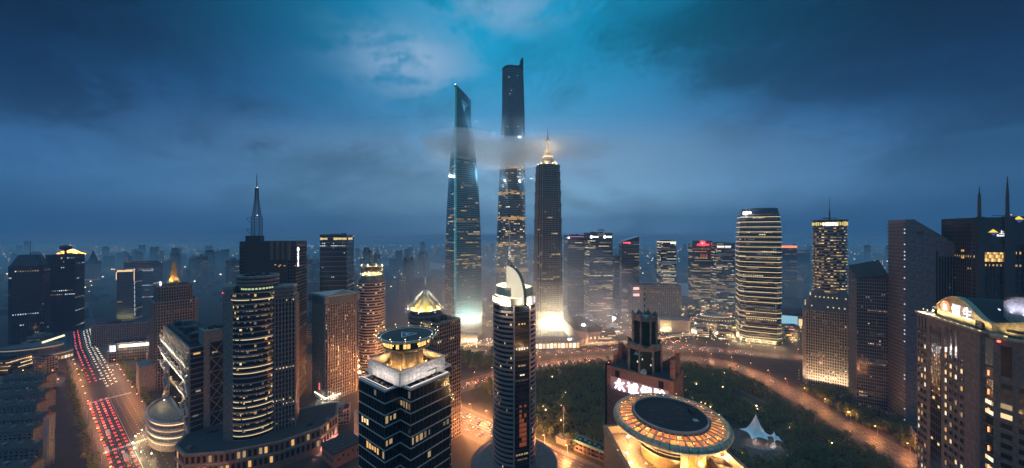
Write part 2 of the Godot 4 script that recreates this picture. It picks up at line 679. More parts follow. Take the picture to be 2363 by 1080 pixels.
# ---------------------------------------------------------------- the setting
func strip(pts: Array, w: float, y: float, mb: MB) -> void:
	# a level ribbon along a path of Vector2(x, z)
	for k in pts.size() - 1:
		var a: Vector2 = pts[k]
		var b: Vector2 = pts[k + 1]
		var na := (b - a).normalized().orthogonal()
		var nb := na
		if k > 0:
			na = (na + (a - pts[k - 1]).normalized().orthogonal()).normalized()
		if k < pts.size() - 2:
			nb = (nb + (pts[k + 2] - b).normalized().orthogonal()).normalized()
		mb.quad(Vector3(a.x + na.x * w * 0.5, y, a.y + na.y * w * 0.5), Vector3(b.x + nb.x * w * 0.5, y, b.y + nb.y * w * 0.5), Vector3(b.x - nb.x * w * 0.5, y, b.y - nb.y * w * 0.5), Vector3(a.x - na.x * w * 0.5, y, a.y - na.y * w * 0.5), Vector3.UP)

func beside(pts: Array, off: float) -> Array:
	var o := []
	for k in pts.size():
		var d: Vector2 = (pts[mini(k + 1, pts.size() - 1)] - pts[maxi(k - 1, 0)]).normalized()
		o.append(pts[k] + d.orthogonal() * off)
	return o

func along(pts: Array, s: float) -> Array:
	# [point, direction] at distance s from the start of a path
	for k in pts.size() - 1:
		var l: float = (pts[k + 1] - pts[k]).length()
		if s <= l or k == pts.size() - 2:
			var d: Vector2 = (pts[k + 1] - pts[k]) / l
			return [pts[k] + d * s, d]
		s -= l
	return [pts[0], Vector2.RIGHT]

func length_of(pts: Array) -> float:
	var s := 0.0
	for k in pts.size() - 1:
		s += (pts[k + 1] - pts[k]).length()
	return s

func road(pts: Array, w: float, lift: float, lanes: int) -> void:
	# pavement with kerb, carriageway and lane marks, each laid just above the one below
	var pv := MB.new()
	for s in [-1, 1]:
		var side := beside(pts, s * (w * 0.5 + 2.5))
		strip(side, 5.0, 0.16 + lift, pv)
		strip_edge(beside(pts, s * w * 0.5), 0.02 + lift, 0.16 + lift, pv)
	var o := single("pavement", pv, mat("paving", Color(0.16, 0.145, 0.135), 0.85, 0.0, 0.06), "", "", "", "structure")
	var b := MB.new()
	strip(pts, w, 0.02 + lift, b)
	o = single("road", b, mat("asphalt", Color(0.05, 0.05, 0.052), 0.55, 0.0, 0.03), "", "", "", "structure")
	var m := MB.new()
	for k in range(1, lanes):
		var path := beside(pts, (float(k) / lanes - 0.5) * w)
		var L := length_of(path)
		var s := 4.0
		while s < minf(L, 900.0):
			var at: Array = along(path, s)
			var solid := k * 2 == lanes
			var h: Vector2 = at[1] * (4.0 if solid else 1.5)
			strip([at[0] - h, at[0] + h], 0.22, 0.026 + lift, m)
			s += 8.0 if solid else 9.0
	part(o, "lane_marks", m, mat("road_paint", Color(0.7, 0.7, 0.66), 0.6), "stuff")

func strip_edge(pts: Array, y0: float, y1: float, mb: MB) -> void:
	for k in pts.size() - 1:
		var a: Vector2 = pts[k]
		var b: Vector2 = pts[k + 1]
		var n := (b - a).orthogonal()
		mb.quad(Vector3(a.x, y0, a.y), Vector3(b.x, y0, b.y), Vector3(b.x, y1, b.y), Vector3(a.x, y1, a.y), Vector3(n.x, 0, n.y))

func curve(ctrl: Array, steps := 8) -> Array:
	# a smooth path through the given points
	var o := []
	for k in ctrl.size() - 1:
		var a: Vector2 = ctrl[k]
		var b: Vector2 = ctrl[k + 1]
		var p: Vector2 = ctrl[maxi(k - 1, 0)]
		var q: Vector2 = ctrl[mini(k + 2, ctrl.size() - 1)]
		for s in steps:
			o.append(a.cubic_interpolate(b, p, q, float(s) / steps))
	o.append(ctrl[-1])
	return o

var avenue := []
var cross_street := []
var park_road := []
var ring_road := []
var east_road := []
var through_road := []
var far_road := []

func crosswalk(parent_name: String, at: Vector2, along_dir: Vector2, wide: float) -> void:
	var o := Node3D.new()
	o.name = numbered(parent_name)
	add_child(o)
	tag(o, "", "", "", "structure")
	var side := along_dir.orthogonal()
	var k := -wide * 0.5
	while k < wide * 0.5:
		var m := MB.new()
		strip([at + side * k - along_dir * 2.5, at + side * k + along_dir * 2.5], 0.5, 0.032, m)
		part(o, "stripe", m, mat("road_paint", Color(0.7, 0.7, 0.66), 0.6))
		k += 1.15

func build_ground() -> void:
	var b := MB.new()
	b.quad(Vector3(-14000, 0, 400), Vector3(14000, 0, 400), Vector3(14000, 0, -9000), Vector3(-14000, 0, -9000), Vector3.UP)
	single("ground", b, mat("ground", Color(0.04, 0.038, 0.037), 0.9, 0.0, 0.008), "", "", "", "structure")
	# the river bends behind the towers
	b = MB.new()
	strip(curve([Vector2(-2600, -2500), Vector2(-1200, -2550), Vector2(-500, -2300), Vector2(-100, -1950), Vector2(250, -1500), Vector2(700, -1340), Vector2(1300, -1330), Vector2(2200, -1200)]), 330.0, 0.05, b)
	single("river", b, mat("water", Color(0.02, 0.028, 0.035), 0.16), "", "", "", "structure")
	# park
	b = MB.new()
	b.cap(P2([-60, -470, -20, -508, 50, -545, 160, -580, 300, -560, 345, -530, 348, -300, 190, -215, 120, -275, 40, -335]), 0.012, Vector3.UP)
	single("lawn", b, mat("lawn", Color(0.035, 0.05, 0.02), 0.95, 0.0, 0.03), "", "", "", "structure")
	b = MB.new()
	b.cap(circle(26, 40), 0.0, Vector3.UP)
	var pond := single("plaza", b, mat("plaza", Color(0.13, 0.11, 0.1), 0.85, 0.0, 0.05), "", "", "", "structure")
	pond.position = Vector3(243, 0.02, -352)
	for w in [[Vector2(60, -345), Vector2(110, -400), Vector2(140, -470), Vector2(250, -520)], [Vector2(235, -360), Vector2(180, -430), Vector2(120, -500), Vector2(60, -535)], [Vector2(262, -345), Vector2(320, -400), Vector2(300, -500)], [Vector2(20, -390), Vector2(110, -400), Vector2(200, -390), Vector2(243, -360)]]:
		b = MB.new()
		strip(curve(w), 4.5, 0.018, b)
		single("park_path", b, mat("park_paving", Color(0.14, 0.115, 0.1), 0.85, 0.0, 0.05), "", "", "", "structure")
	avenue = [Vector2(-222, -234), Vector2(-334, -314), Vector2(-804, -652), Vector2(-1310, -1040), Vector2(-2200, -1700)]
	road(avenue, 38.0, 0.0, 8)
	cross_street = [Vector2(-1400, -468), Vector2(-760, -500), Vector2(-592, -500), Vector2(-420, -560), Vector2(-250, -640), Vector2(-100, -660)]
	road(cross_street, 30.0, 0.006, 6)
	through_road = [Vector2(-330, -610), Vector2(-200, -508), Vector2(-60, -399), Vector2(24, -333), Vector2(130, -250), Vector2(240, -165)]
	road(through_road, 34.0, 0.012, 8)
	park_road = curve([Vector2(-130, -440), Vector2(-73, -480), Vector2(-29, -512), Vector2(41, -556), Vector2(161, -592), Vector2(300, -585), Vector2(358, -552), Vector2(372, -470), Vector2(371, -360), Vector2(368, -260), Vector2(340, -160)])
	road(park_road, 24.0, 0.018, 6)
	ring_road = curve([Vector2(-330, -640), Vector2(-100, -625), Vector2(60, -622), Vector2(200, -640), Vector2(340, -640), Vector2(480, -600), Vector2(700, -580), Vector2(1100, -600)])
	road(ring_road, 26.0, 0.024, 6)
	far_road = curve([Vector2(340, -640), Vector2(300, -700), Vector2(240, -800), Vector2(150, -1000), Vector2(60, -1300)])
	road(far_road, 26.0, 0.03, 6)
	crosswalk("crosswalk", Vector2(-520, -448), Vector2(-0.81, -0.585), 37.0)
	crosswalk("crosswalk", Vector2(-384, -350), Vector2(-0.81, -0.585), 37.0)
	crosswalk("crosswalk", Vector2(-655, -545), Vector2(-0.81, -0.585), 37.0)
	b = MB.new()
	b.cap(P2([-530, -452, -560, -440, -660, -520, -680, -545, -640, -556, -545, -500]), 0.036, Vector3.UP)
	single("road_junction", b, mat("asphalt", Color(0.05, 0.05, 0.052)), "", "", "", "structure")
	# forecourt and parking under the round exchange podium
	b = MB.new()
	b.cap(P2([-345, -300, -290, -290, -250, -262, -230, -280, -305, -345, -420, -420, -450, -400]), 0.01, Vector3.UP)
	single("forecourt", b, mat("forecourt", Color(0.26, 0.2, 0.16), 0.8, 0.0, 0.06), "", "", "", "structure")

# ---------------------------------------------------------------- shared finishes
var dark_glass: StandardMaterial3D
var blue_glass: StandardMaterial3D
var pale_stone: StandardMaterial3D
var warm_stone: StandardMaterial3D
var dark_stone: StandardMaterial3D
var pink_granite: StandardMaterial3D
var white_metal: StandardMaterial3D
var grey_metal: StandardMaterial3D
var dark_metal: StandardMaterial3D
var roof_felt: StandardMaterial3D
var cream_panel: StandardMaterial3D
const WARM := Color(1.0, 0.66, 0.30)
const SODIUM := Color(1.0, 0.37, 0.12)
const PALE := Color(1.0, 0.86, 0.62)
const COOL := Color(0.78, 0.82, 1.0)
const GRID := -37.7

func finishes() -> void:
	dark_glass = mat("dark_glass", Color(0.012, 0.014, 0.018), 0.12)
	blue_glass = mat("blue_glass", Color(0.016, 0.032, 0.045), 0.1)
	pale_stone = mat("pale_stone", Color(0.48, 0.40, 0.36), 0.75, 0.0, 0.07)
	warm_stone = mat("warm_stone", Color(0.42, 0.32, 0.28), 0.75, 0.0, 0.06)
	dark_stone = mat("dark_stone", Color(0.2, 0.175, 0.175), 0.7, 0.0, 0.06)
	pink_granite = mat("pink_granite", Color(0.5, 0.2, 0.15), 0.6, 0.0, 0.08)
	white_metal = mat("white_metal", Color(0.72, 0.71, 0.70), 0.45, 0.0, 0.1)
	grey_metal = mat("grey_metal", Color(0.32, 0.32, 0.33), 0.4, 0.6)
	dark_metal = mat("dark_metal", Color(0.06, 0.06, 0.065), 0.5, 0.5)
	roof_felt = mat("roof_felt", Color(0.06, 0.057, 0.06), 0.9, 0.0, 0.12)
	cream_panel = mat("cream_panel", Color(0.62, 0.52, 0.36), 0.6, 0.0, 0.1)

func red_beacon(root: Node3D, at: Vector3) -> void:
	var b := MB.new()
	b.lathe([Vector2(0.0, 0.0), Vector2(0.35, 0.05), Vector2(0.35, 0.5), Vector2(0.0, 0.7)], 8, at)
	part(root, "warning_light", b, glow("red_beacon", Color(1.0, 0.08, 0.05), 6.0))

# ---------------------------------------------------------------- helipad tower
func helipad_tower() -> void:
	var t := thing("helipad_tower", "black glass office tower with a round helipad above a white lit parapet", "skyscraper", Vector3(-50.9, 0, -168.2), GRID)
	var p := P2([-10.5, -18.6, 10.5, -18.6, 10.5, -11, 18, -11, 18, 11, 10.5, 11, 10.5, 18.6, -10.5, 18.6, -10.5, 11, -18, 11, -18, -11, -10.5, -11])
	var bandm := mat("sill_stone", Color(0.42, 0.36, 0.33), 0.5)
	facade(t, p, 0, 90, {"fh": 5.0, "bay": 2.1, "pw": 0.12, "pd": 0.1, "pier": dark_metal, "sh": 0.4, "sd": 0.2, "wall": bandm, "glass": dark_glass, "lit": 0.0, "cap": false})
	facade(t, p, 90, 145, {"fh": 5.0, "bay": 2.1, "pw": 0.12, "pd": 0.1, "pier": dark_metal, "sh": 0.4, "sd": 0.2, "wall": bandm, "glass": dark_glass, "lit": 0.14, "lh": 0.6, "tones": [1, 3, 3, 0, 6, 6], "each": ["bands", "windows"], "dark": 0.3, "full": 0.1, "run": 0.62})
	var b := MB.new()
	b.ring(grow(p, -0.7), grow(p, 0.25), 144.9, 145.8)
	part(t, "wing_parapet", b, bandm)
	for s in [Vector3(0, 0, 15), Vector3(15, 0, 0)]:
		for k in 5:
			b = MB.new()
			b.box(Vector3(s.x, 145.5, s.z) + Vector3(rng.randf_range(-1.2, 1.2) + (k - 2) * (3.5 if s.z > 0 else 0.4), 0, rng.randf_range(-1.2, 1.2) + (k - 2) * (3.5 if s.x > 0 else 0.4)), Vector3(1.4, 1.0, 1.1))
			part(t, "roof_vent", b, roof_felt)
	# white parapet: panels with open joints
	var sq := rect(25.4, 25.4)
	b = MB.new()
	b.ring(rect(24.2, 24.2), sq, 145.6, 151.8)
	part(t, "parapet_wall", b, grey_metal)
	for e in 4:
		var bs := Basis(Vector3.UP, e * PI * 0.5)
		for k in 12:
			for r in 2:
				b = MB.new()
				b.box(bs * Vector3((k - 5.5) * 2.14, 147.15 + r * 3.22, 12.86), Vector3(2.04, 3.12, 0.24), bs)
				part(t, "parapet_panel", b, white_metal)
	b = MB.new()
	b.ring(rect(24.0, 24.0), rect(26.4, 26.4), 151.9, 152.3)
	part(t, "coping", b, bandm)
	b = MB.new()
	b.prism(rect(24.2, 24.2), 147.5, 148.4)
	part(t, "roof_deck", b, mat("deck", Color(0.2, 0.15, 0.12), 0.8, 0.0, 0.1))
	for k in 14:
		b = MB.new()
		var an := TAU * k / 14.0 + 0.2
		b.box(Vector3(cos(an) * 10.2, 149.0, sin(an) * 10.2), Vector3(rng.randf_range(0.8, 2.0), rng.randf_range(0.8, 1.6), rng.randf_range(0.8, 1.6)), Basis(Vector3.UP, an))
		part(t, "roof_plant", b, roof_felt)
	# drum, lantern ring and pad
	b = MB.new()
	b.prism(circle(6.2, 32), 148.4, 156.5, false)
	part(t, "drum", b, cream_panel)
	for k in 8:
		b = MB.new()
		var an := TAU * (k + 0.5) / 8.0
		b.box(Vector3(cos(an) * 6.7, 152.4, sin(an) * 6.7), Vector3(1.3, 8.0, 2.6), Basis(Vector3.UP, -an))
		part(t, "drum_pier", b, cream_panel)
	b = MB.new()
	b.lathe([Vector2(6.2, 156.0), Vector2(9.6, 157.6), Vector2(11.0, 158.3), Vector2(11.0, 159.0)], 48)
	part(t, "lantern_skirt", b, cream_panel)
	b = MB.new()
	b.prism(circle(10.6, 40), 159.0, 162.0, false)
	part(t, "lantern_core", b, dark_glass)
	var gold := glow("lantern_glass", Color(1.0, 0.58, 0.16), 1.3)
	for k in 40:
		if rng.randf() < 0.72:
			b = MB.new()
			var an := TAU * (k + 0.5) / 40.0
			b.box(Vector3(cos(an) * 10.75, 160.6, sin(an) * 10.75), Vector3(0.12, 2.0, 1.35), Basis(Vector3.UP, -an))
			part(t, "lantern_window", b, gold)
	b = MB.new()
	b.lathe([Vector2(10.0, 162.0), Vector2(13.6, 162.7), Vector2(14.2, 163.0), Vector2(14.2, 163.5), Vector2(13.4, 163.55)], 64)
	part(t, "pad_rim", b, cream_panel)
	b = MB.new()
	b.lathe([Vector2(13.4, 163.55), Vector2(13.3, 163.4), Vector2(0.0, 163.4)], 64)
	var pad := part(t, "helipad", b, mat("pad", Color(0.045, 0.05, 0.055), 0.75, 0.0, 0.2))
	var paint := mat("pad_paint", Color(0.75, 0.75, 0.72), 0.6)
	b = MB.new()
	b.ring(circle(11.9, 64), circle(12.25, 64), 163.404, 163.42)
	part(pad, "pad_ring", b, paint)
	b = MB.new()
	var ex := [Vector2(-4.6, 2.4), Vector2(4.6, 2.4), Vector2(0, -4.6)]
	for k in 3:
		strip([ex[k].rotated(0.6), ex[(k + 1) % 3].rotated(0.6)], 0.35, 163.412, b)
	part(pad, "pad_triangle", b, paint)
	b = MB.new()
	for q in [[Vector2(-1.2, -1.4), Vector2(-1.2, 1.6)], [Vector2(1.2, -1.4), Vector2(1.2, 1.6)], [Vector2(-1.2, 0.1), Vector2(1.2, 0.1)]]:
		strip([q[0].rotated(0.6), q[1].rotated(0.6)], 0.4, 163.412, b)
	part(pad, "pad_letter", b, paint)
	b = MB.new()
	for k in 26:
		var a0 := 1.15 + k * 0.018
		if k % 3 < 2:
			strip([Vector2(cos(a0), sin(a0)) * 12.6, Vector2(cos(a0 + 0.014), sin(a0 + 0.014)) * 12.6], 0.4, 163.412, b)
	part(pad, "pad_lettering", b, paint, "stuff")
	for k in 30:
		var an := TAU * k / 30.0
		b = MB.new()
		b.beam(Vector3(cos(an) * 14.2, 163.3, sin(an) * 14.2), Vector3(cos(an) * 15.3, 163.7, sin(an) * 15.3), 0.12)
		part(t, "net_arm", b, grey_metal)
	for k in 14:
		var an := TAU * (k + 0.5) / 14.0
		b = MB.new()
		b.lathe([Vector2(0.0, -0.12), Vector2(0.14, 0.0), Vector2(0.0, 0.16)], 6, Vector3(cos(an) * 13.8, 163.9, sin(an) * 13.8))
		part(t, "pad_light", b, glow("pad_light", WARM, 8.0))
		omni(t, Vector3(cos(an) * 14.9, 165.2, sin(an) * 14.9), WARM, 0.9, 0.2)
		omni(t, Vector3(cos(an) * 12.4, 161.6, sin(an) * 12.4), Color(1.0, 0.55, 0.2), 0.9, 0.3)
	b = MB.new()
	b.ring(circle(15.1, 60), circle(15.3, 60), 163.6, 163.75)
	part(t, "net_rail", b, cream_panel)
	for k in 10:
		var an := TAU * k / 10.0 + 0.3
		omni(t, Vector3(cos(an) * 9.0, 149.6, sin(an) * 9.0), Color(1.0, 0.52, 0.18), 14, 0.3)
		b = MB.new()
		b.box(Vector3(cos(an) * 9.0, 149.0, sin(an) * 9.0), Vector3(0.5, 0.4, 0.5))
		part(t, "roof_lamp", b, glow("roof_lamp", WARM, 5.0))
	# lights in the wing roofs wash the white parapet
	wash(t, Vector3(0, 146.2, 17.2), Vector3(0, 149.6, 12.9), 21.0, Color(1.0, 0.84, 0.74), 170)
	wash(t, Vector3(17.2, 146.2, 0), Vector3(12.9, 149.6, 0), 21.0, Color(1.0, 0.84, 0.74), 170)
	b = MB.new()
	b.beam(Vector3(13.1, 148.0, -2.0), Vector3(13.1, 148.0, -7.0), 0.5)
	b.beam(Vector3(13.1, 148.0, -7.0), Vector3(13.1, 145.8, -7.0), 0.4)
	part(t, "gantry", b, dark_metal)
	red_beacon(t, Vector3(-12.6, 152.3, 12.6))

# ---------------------------------------------------------------- cylinder tower with glass fin
func cylinder_tower() -> void:
	var t := thing("cylinder_tower", "dark ribbed cylindrical tower with a bright glass fin and needle on its crown", "skyscraper", Vector3(2, 0, -300))
	var R := 18.6
	var b := MB.new()
	b.prism(circle(R - 0.6, 64), 0, 153, true)
	part(t, "glazing", b, dark_glass)
	var slot := 1.22  # direction of the flat glass bay, towards the viewer and a little to one side
	var ring_mat := mat("bronze_band", Color(0.27, 0.2, 0.195), 0.45, 0.2)
	var y := 3.0
	var lits := {}
	while y < 151.0:
		b = MB.new()
		var seg := 60
		for k in seg:
			var a0 := TAU * k / seg
			var a1 := TAU * (k + 1) / seg
			if absf(angle_difference((a0 + a1) * 0.5, slot)) < 0.36:
				continue
			var d0 := Vector3(cos(a0), 0, sin(a0))
			var d1 := Vector3(cos(a1), 0, sin(a1))
			var u := Vector3.UP * 1.7
			b.quads(d0 * R + Vector3.UP * y, d1 * R + Vector3.UP * y, d1 * R + Vector3.UP * y + u, d0 * R + Vector3.UP * y + u, d0, d1, d1, d0)
			b.quad(d0 * R + Vector3.UP * y + u, d1 * R + Vector3.UP * y + u, d1 * (R - 0.7) + Vector3.UP * y + u, d0 * (R - 0.7) + Vector3.UP * y + u, Vector3.UP)
			b.quad(d0 * R + Vector3.UP * y, d1 * R + Vector3.UP * y, d1 * (R - 0.7) + Vector3.UP * y, d0 * (R - 0.7) + Vector3.UP * y, Vector3.DOWN)
			if rng.randf() < 0.035:
				var m: MB = lits.get_or_add([0, 3, 6, 2][rng.randi() % 4], MB.new())
				var w0 := d0.lerp(d1, 0.15) * (R - 0.5)
				var w1 := d0.lerp(d1, rng.randf_range(0.5, 0.9)) * (R - 0.5)
				m.quad(w0 + Vector3.UP * (y + 1.8), w1 + Vector3.UP * (y + 1.8), w1 + Vector3.UP * (y + 3.3), w0 + Vector3.UP * (y + 3.3), d0)
		part(t, "floor_band", b, ring_mat)
		y += 3.9
	# flat bay: mullions, a few lit rooms, the glowing lobby shaft low down
	var bs := Basis(Vector3.UP, PI * 0.5 - slot)
	b = MB.new()
	b.box(bs * Vector3(0, 76, R - 1.4), Vector3(13.4, 152, 1.6), bs)
	part(t, "front_bay", b, dark_glass)
	for k in 2:
		b = MB.new()
		b.box(bs * Vector3((k * 2 - 1) * 6.9, 76.5, R - 0.9), Vector3(0.9, 153, 2.0), bs)
		part(t, "bay_edge", b, mat("bronze_band", Color(0.2, 0.155, 0.15)))
	for k in 38:
		b = MB.new()
		b.box(bs * Vector3(0, 4 + k * 3.9, R - 0.5), Vector3(13.0, 0.3, 0.25), bs)
		part(t, "bay_sill", b, dark_metal)
	for q in [[118.5, 5, 1.2, 2], [118.0, 3, 2.2, 2], [104.5, 3, 1.2, 3], [97, 2, 1.5, 2], [92.5, 5, 0.8, 6], [138.5, 3, 1.3, 1], [32, 5, 1.6, 3], [28, 4, 1.0, 6]]:
		for k in q[1]:
			b = MB.new()
			b.box(bs * Vector3((k - (q[1] - 1) * 0.5) * 2.3 + rng.randf_range(-0.3, 0.3), q[0], R - 0.55), Vector3(rng.randf_range(0.9, 1.9), q[2], 0.1), bs)
			part(t, "lit_window", b, LIT[q[3]])
	var shaft := glow("lobby_glass", Color(1.0, 0.22, 0.06), 0.22)
	for k in 9:
		for c in 3:
			b = MB.new()
			b.box(bs * Vector3((c - 1) * 2.1 + 0.8, 40 + k * 3.9, R - 0.52), Vector3(1.9, 3.3 if k < 7 else 2.0, 0.1), bs)
			part(t, "lobby_window", b, shaft if rng.randf() < 0.5 + 0.4 * float(k < 4) else dark_glass)
	for tone in lits:
		part(t, "lit_windows", lits[tone], LIT[tone], "stuff")
	# crown: two curved screen walls, a stepped lantern and the fin between them
	var screen := mat("crown_stone", Color(0.45, 0.40, 0.30), 0.5)
	for s in [[1.75, 4.0, 18.4, 153.0, 160.5], [1.75, 4.2, 16.2, 160.5, 168.0], [-0.75, 0.95, 18.4, 153.0, 160.5], [-0.9, 0.9, 16.2, 160.5, 167.0]]:
		b = MB.new()
		var n := 18
		for k in n:
			var a0 := lerpf(s[0], s[1], float(k) / n)
			var a1 := lerpf(s[0], s[1], float(k + 1) / n)
			var d0 := Vector3(cos(a0), 0, sin(a0))
			var d1 := Vector3(cos(a1), 0, sin(a1))
			var r: float = s[2]
			for w in [0.0, 0.6]:
				b.quads(d0 * (r - w) + Vector3.UP * s[3], d1 * (r - w) + Vector3.UP * s[3], d1 * (r - w) + Vector3.UP * s[4], d0 * (r - w) + Vector3.UP * s[4], d0 * (1.0 - w * 3.3), d1 * (1.0 - w * 3.3), d1 * (1.0 - w * 3.3), d0 * (1.0 - w * 3.3))
			b.quad(d0 * r + Vector3.UP * s[4], d1 * r + Vector3.UP * s[4], d1 * (r - 0.6) + Vector3.UP * s[4], d0 * (r - 0.6) + Vector3.UP * s[4], Vector3.UP)
		part(t, "crown_wall", b, screen)
	for k in 5:
		b = MB.new()
		var an := 2.15 + k * 0.2
		b.box(Vector3(cos(an) * 18.55, 157.0, sin(an) * 18.55), Vector3(0.2, 4.4, 3.2), Basis(Vector3.UP, -an))
		part(t, "crown_window", b, glow("crown_window", Color(1.0, 0.93, 0.75), 2.4))
	b = MB.new()
	b.box(Vector3(cos(0.42) * 18.6, 157.0, sin(0.42) * 18.6), Vector3(0.2, 4.6, 2.6), Basis(Vector3.UP, -0.42))
	part(t, "crown_window", b, glow("crown_window_cool", Color(0.7, 0.72, 1.0), 1.6))
	b = MB.new()
	b.prism(circle(13.0, 40), 153.0, 158.5)
	part(t, "crown_drum", b, screen)
	# the fin: a thick blade with a curved back, glazed on one side, ribbed on the other
	var prof := PackedVector2Array()
	for k in 13:
		var a := PI * 0.5 * k / 12.0
		prof.append(Vector2(-6.0 + sin(a) * 20.0, 153.0 + 32.0 * cos(a) ** 0.8))
	prof.append(Vector2(-6.0, 153.0))
	for s in 2:
		b = MB.new()
		var zz := 3.4 if s == 0 else -3.4
		var fan := Geometry2D.triangulate_polygon(prof)
		for i in range(0, fan.size(), 3):
			b.tri(fin_point(prof[fan[i]], zz), fin_point(prof[fan[i + 1]], zz), fin_point(prof[fan[i + 2]], zz), fin_point(Vector2(0, 0), zz) - fin_point(Vector2(0, 0), 0))
		part(t, "fin_glass", b, glow("fin_glass", Color(1.0, 0.88, 0.64), 0.75) if s == 0 else screen)
	b = MB.new()
	for k in 12:
		b.quad(fin_point(prof[k], 3.4), fin_point(prof[k + 1], 3.4), fin_point(prof[k + 1], -3.4), fin_point(prof[k], -3.4), fin_point(Vector2(1, 1), 0) - fin_point(Vector2(0, 0), 0))
	b.quad(fin_point(prof[0], 3.4), fin_point(prof[13], 3.4), fin_point(prof[13], -3.4), fin_point(prof[0], -3.4), fin_point(Vector2(-1, 0), 0) - fin_point(Vector2(0, 0), 0))
	part(t, "fin_back", b, screen)
	for k in range(1, 12):
		b = MB.new()
		for h in [0.0, 0.5]:
			var m := prof[k].lerp(prof[k + 1], h) if k < 11 else prof[k]
			b.beam(fin_point(m + Vector2(0.25, 0.25), 3.2), fin_point(m + Vector2(0.25, 0.25), -3.2), 0.35)
		part(t, "fin_slat", b, dark_metal)
	b = MB.new()
	var top := fin_point(Vector2(-4.0, 184.0), 0)
	for k in 4:
		var an := TAU * k / 4.0 + 0.5
		b.tube([top + Vector3(cos(an) * 3.0, 0, sin(an) * 3.0), top + Vector3(0, 8.5, 0)], 0.3, 6)
	part(t, "needle_legs", b, white_metal)
	b = MB.new()
	b.lathe([Vector2(1.2, 0.0), Vector2(1.0, 12.0), Vector2(0.5, 12.2), Vector2(0.35, 32.0), Vector2(0.0, 32.2)], 10, top + Vector3(0, 6.0, 0))
	part(t, "needle", b, white_metal)
	for k in 2:
		spot(t, top + Vector3(5.0 - k * 9.0, 0.5, 5.5), top + Vector3(0, 18, 0), Color(1.0, 0.85, 0.6), 90, 30, 0.4)
	for s in [[Vector3(-9, 161.5, 6), 700.0], [Vector3(8, 161.5, 9), 400.0], [Vector3(-4, 162, -8), 500.0], [Vector3(-11, 162.5, -3), 700.0]]:
		omni(t, s[0], Color(1.0, 0.82, 0.5), s[1], 0.8)
		b = MB.new()
		b.lathe([Vector2(0, -0.7), Vector2(0.7, 0), Vector2(0, 0.7)], 10, s[0])
		part(t, "crown_lamp", b, glow("crown_lamp", Color(1.0, 0.93, 0.76), 8.0))
	for an in [1.95, 0.95]:
		var q := Vector3(cos(an) * 19.2, 154.5, sin(an) * 19.2)
		b = MB.new()
		b.lathe([Vector2(0, -0.8), Vector2(0.8, 0), Vector2(0, 0.8)], 10, q)
		part(t, "crown_lamp", b, glow("star_lamp", Color(1.0, 0.88, 0.58), 40.0))
		omni(t, q + Vector3(cos(an), 0.4, sin(an)) * 1.2, PALE, 160, 0.6)
	# low round hall at the foot
	b = MB.new()
	b.prism(circle(36, 56), 0, 15, false)
	b.lathe([Vector2(37, 15), Vector2(37, 16.2), Vector2(30, 18.0), Vector2(16, 19.0)], 56)
	part(t, "podium", b, dark_stone)

func fin_point(p: Vector2, z: float) -> Vector3:
	return Basis(Vector3.UP, -0.42) * Vector3(p.x * 0.8 + 1.0, p.y, z * 0.9 + 5.0)

# ---------------------------------------------------------------- signs' strokes
const G_YONG := [[4, 9.9, 5.4, 9.0], [3, 7.6, 5, 7.6, 5, 0.8, 4, 1.4], [1, 5.8, 3.6, 5.8, 1, 1.6], [8.6, 7.8, 5.2, 5.0], [5.2, 5.2, 9.4, 0.8]]
const G_CHENG := [[1, 9.2, 2, 8.2], [0.4, 6, 2, 6, 2, 1.2, 3.4, 2.4], [4, 7.4, 9.4, 7.4], [4.4, 7.4, 4.2, 4, 3.2, 0.8], [4.4, 5, 6.2, 5, 6.2, 2.2, 5.2, 1.8], [6.4, 9.6, 7, 4.6, 9.4, 0.6, 9.6, 2.4], [8.6, 5.4, 6, 1], [8.0, 9.6, 9, 8.6]]
const G_BAO := [[2.6, 9.6, 0.6, 5.4], [1.8, 7, 1.8, 0.4], [4, 9, 8.6, 9, 8.6, 6, 4, 6, 4, 9], [3.2, 4, 9.6, 4], [6.2, 6, 6.2, 0.4], [6, 3.8, 3.2, 0.8], [6.4, 3.8, 9.6, 0.8]]
const G_XIAN := [[0.8, 9.4, 0.8, 0.4], [0.8, 9.4, 3.2, 9.4, 2, 6.6, 3, 5, 2.4, 3.6, 1.2, 3.6], [6.4, 9.8, 3.8, 6.4], [6.4, 9.8, 9.6, 6.4], [5, 6, 8, 6], [4.6, 4.6, 5.4, 2.2], [6.4, 4.8, 6.8, 2.4], [9, 5, 7.8, 1.6], [3.8, 0.8, 9.8, 0.8]]
const G_HENG := [[0.6, 7, 1, 5], [2, 9.6, 2, 0.4], [3, 7.4, 3.6, 6.2], [4.2, 9, 9.6, 9], [5, 7.2, 8.8, 7.2, 8.8, 2.4, 5, 2.4, 5, 7.2], [5, 4.8, 8.8, 4.8], [4, 0.6, 9.8, 0.6]]
const G_SHENG := [[2.6, 9, 1, 5.6], [2, 7, 8.8, 7], [1.6, 4, 8.4, 4], [5, 9.8, 5, 0.8], [0.4, 0.6, 9.6, 0.6]]
const G_SHANG := [[4.6, 9.6, 4.6, 0.8], [4.6, 5.8, 8.4, 5.8], [0.6, 0.8, 9.4, 0.8]]
const G_HAI := [[1, 9, 2, 8], [0.4, 6.4, 1.6, 5.4], [0.4, 1, 2.2, 4], [4.4, 9.8, 3, 7], [4, 8.4, 9.4, 8.4], [4, 6.6, 8.8, 6.6, 8.4, 1, 7.4, 0.6], [4, 6.6, 3.6, 2.4, 9.4, 2.4], [3, 4.4, 9.8, 4.4]]
